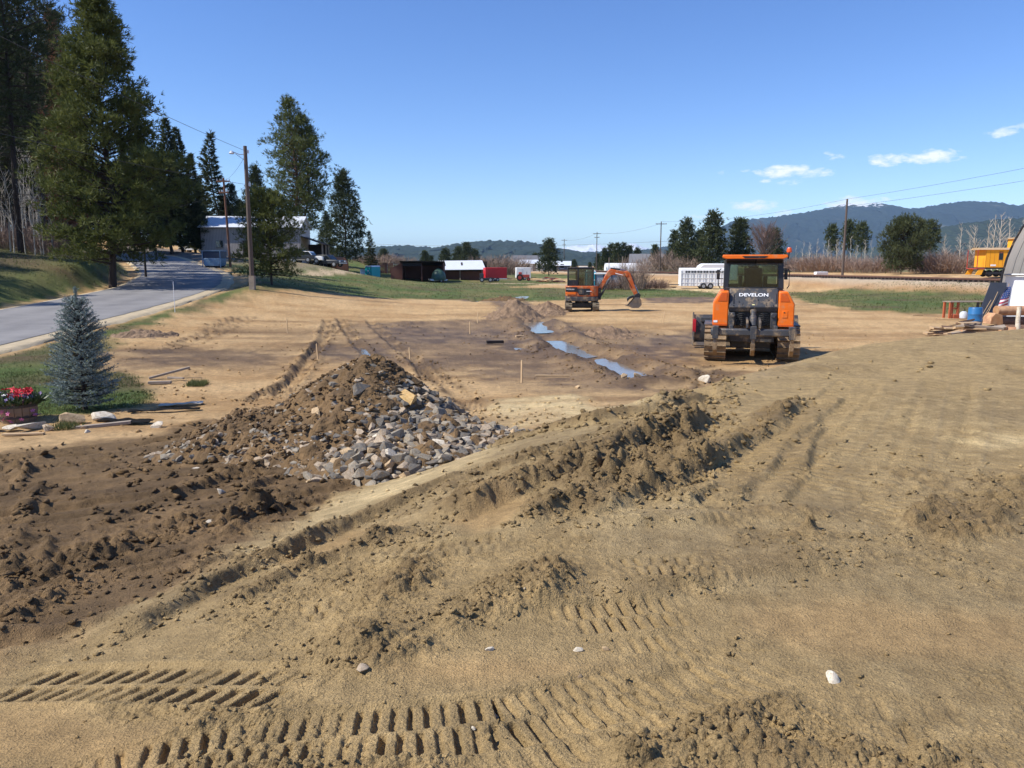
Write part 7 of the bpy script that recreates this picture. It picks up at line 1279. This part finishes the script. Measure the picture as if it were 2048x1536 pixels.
part(MB().b(-.85, 1.1, -.35, .35, .86, .91), 'top', 'grey_lumber', R)
for x in (-.78, -.35): part(MB().b(x - .05, x + .05, -.3, -.2, -.1, .86).b(x - .05, x + .05, .2, .3, -.1, .86), 'leg', 'steel_orange', R)
for x in (.75, 1.0): part(MB().b(x - .05, x + .05, -.3, -.2, -.1, .86), 'leg', 'dark_car', R)
part(MB().b(-.8, -.3, -.28, -.22, .5, .58), 'brace', 'steel_orange', R); part(MB().b(-.62, -.22, -.32, .1, -.05, .22), 'base_block', 'steel_orange', R, .03)
b = base(1928, 40.6, 622); R = empty('gas_bottle', b, 0, 'pale round gas bottle under the steel bench', 'gas bottle'); part(MB().lathe([(.10, 0), (.19, .06), (.20, .28), (.15, .38), (.06, .42)], (0, 0, 0), 16), 'bottle', 'car_silver', R); part(MB().cyl((0, 0, .42), (0, 0, .50), .03, 8), 'valve', 'dark_car', R)
def log_stack():
    for k, (u, D, z, L, r, rz, ml, lab) in enumerate([(2030, 31.5, .95, 2.6, .20, .05, 'split_wood', 'thick peeled log on top of the log stack at right'), (2040, 31.6, .50, 2.6, .20, .02, 'log_bark', 'bark-covered log in the middle of the log stack'), (2035, 31.2, .18, 2.6, .22, -.03, 'log_bark', 'lowest bark-covered log of the stack'), (2050, 32.2, .25, 2.6, .22, .0, 'log_bark', 'bark-covered log at the back of the stack')]):
        x = xpix(u, 640, D); g = gz(x, D); R = empty('log', (x + .45, D, g + z), rz, lab, 'log'); n = 14; part(MB().cyl((-L / 2, 0, 0), (L / 2, 0, 0), r, n, r * .92), 'bark', ml, R); part(MB().cyl((-L / 2 - .012, 0, 0), (-L / 2, 0, 0), r * .93, n), 'cut_end', 'log_end', R)
log_stack()
x = xpix(2038, 640, 30.4); R = empty('stump_post', (x, 30.4, gz(x, 30.4)), 0, 'pale peeled post standing against the log stack', 'post'); part(MB().tube([(.02, 0, -.1), (-.03, .02, .6), (.0, .05, 1.15)], [.10, .085, .08], 10), 'post_shaft', 'rock_pale', R); part(MB().cyl((.0, .05, 1.15), (.0, .05, 1.165), .075, 10), 'cut_end', 'log_end', R)
for k, (u, D, s, lab) in enumerate([(1985, 31, .26, 'upright split log round at the left end of the stack'), (1982, 30.2, .2, 'split firewood chunk in front of the stack'), (2002, 30.3, .22, 'pale-faced firewood chunk at the foot of the stack'), (2020, 30.2, .2, 'reddish firewood chunk low in the stack')]):
    x = xpix(u, 650, D); R = empty('firewood', (x, D, gz(x, D) + (.45 if k == 0 else .05)), .4 * k, lab, 'firewood'); part(MB().prism([(-s, 0), (s, 0), (s * .8, s * 1.4), (-s * .3, s * 1.7), (-s * .9, s)], 'y', -s, s), 'wedge', 'split_wood', R, .01); part(MB().prism([(-s * .92, .01), (s * .92, .01), (s * .74, s * 1.3), (-s * .3, s * 1.6), (-s * .84, s * .9)], 'y', -s - .006, -s), 'cut_face', 'log_end', R)
b = base(1938, 30.5, 660); plank_pile('lumber_pile', (b[0], b[1], b[2] + .05), 32, (.8, 2.0), .95, 'heap of loose weathered boards in front of the blue barrel', ['lumber', 'grey_lumber', 'split_wood', 'log_bark'], 9, rise=.75, w=.19, ang=(.22, .3))
for u, v, L, rz, lab in [(1905, 640, 1.6, -.3, 'pale pole lying in the grass behind the lumber heap'), (1600, 606, 1.3, .05, 'white lath lying right of the bulldozer cab'), (1612, 611, 1.8, .12, 'pale crooked stick lying right of the bulldozer'), (1835, 632, .6, .1, 'small pale wood scrap on the dirt right of the bulldozer')]: board(u, v, L, .09, .05, rz, 'lumber', lab, 'wood_scrap')

# ------------------------------------------------------------------ grass blades
def grass(n, region, hgt, wdt, m, label, seed, box):
    rs = np.random.RandomState(seed); x = rs.uniform(box[0], box[1], n); y = rs.uniform(box[2], box[3], n); d = poly_in(x, y, region) + .8 * fbm(x / 1.3, y / 1.3, 77, 5, .65); dr, _, _ = pl(x, y, RP); k = (d > .0) & (dr > ROAD_W + 1.3) & (fbm(x / .9, y / .9, 909, 3) > -.25); x, y = x[k], y[k]; z = soil(x, y); N_ = len(x); P = np.stack([x, y, z - .01], 1); V, f = blades(P, np.repeat([[0, 0, 1.0]], N_, 0), np.full(N_, hgt), np.full(N_, wdt), 2, .45, rs); tag(link('grass', np_mesh('grass', V, f), m), label, 'grass', kind='stuff')
leaf_mat('grass_blades', (.085, .115, .030), (.190, .200, .075), .25, 1.5)
grass(26000, GRASS[0], .07, .010, 'grass_blades', 'short green grass between the road and the tan dirt', 1, (-17, -4.5, 9, 56)); grass(16000, GRASS[0], .075, .011, 'grass_blades', 'lawn grass around the blue spruce', 11, (-12.5, -4.5, 10.5, 19)); grass(14000, GRASS[1], .16, .03, 'grass_blades', 'field grass beyond the graded pad', 2, (-30, 24, 50, 130)); grass(16000, GRASS[3], .20, .03, 'grass_blades', 'long grass on the shaded bank left of the road', 3, (-60, -22, 15, 70)); grass(12000, GRASS[2], .16, .03, 'grass_blades', 'grass strip below the railway embankment', 4, (20, 60, 40, 92))
for u, v, w in ((400, 768, .25), (128, 858, .22), (110, 842, .3), (395, 772, .2)):
    cx, cy = gp(u, v); grass(220, [(cx - w, cy - w), (cx + w, cy - w), (cx + w, cy + w), (cx - w, cy + w)], .12, .012, 'grass_blades', 'small tuft of green grass on the dirt' if u > 300 else 'grass tuft among the garden stones', int(u), (cx - w, cx + w, cy - w, cy + w))
# ------------------------------------------------------------------ the air
hz = bpy.data.materials.new('haze'); hz.use_nodes = True; n, l = hz.node_tree.nodes, hz.node_tree.links; n.clear()
ho = N(n, 'ShaderNodeOutputMaterial'); pv = N(n, 'ShaderNodeVolumePrincipled', ins={'Density': 0.000045, 'Anisotropy': 0.0}); pv.inputs['Color'].default_value = (.46, .70, 1.0, 1); l.new(pv.outputs[0], ho.inputs['Volume'])
o = MB().b(-26000, 26000, -26000, 26000, -8, 760).build('haze', hz, smooth=False); tag(o, 'thin blue air between the yard and the mountains', 'haze', kind='stuff')
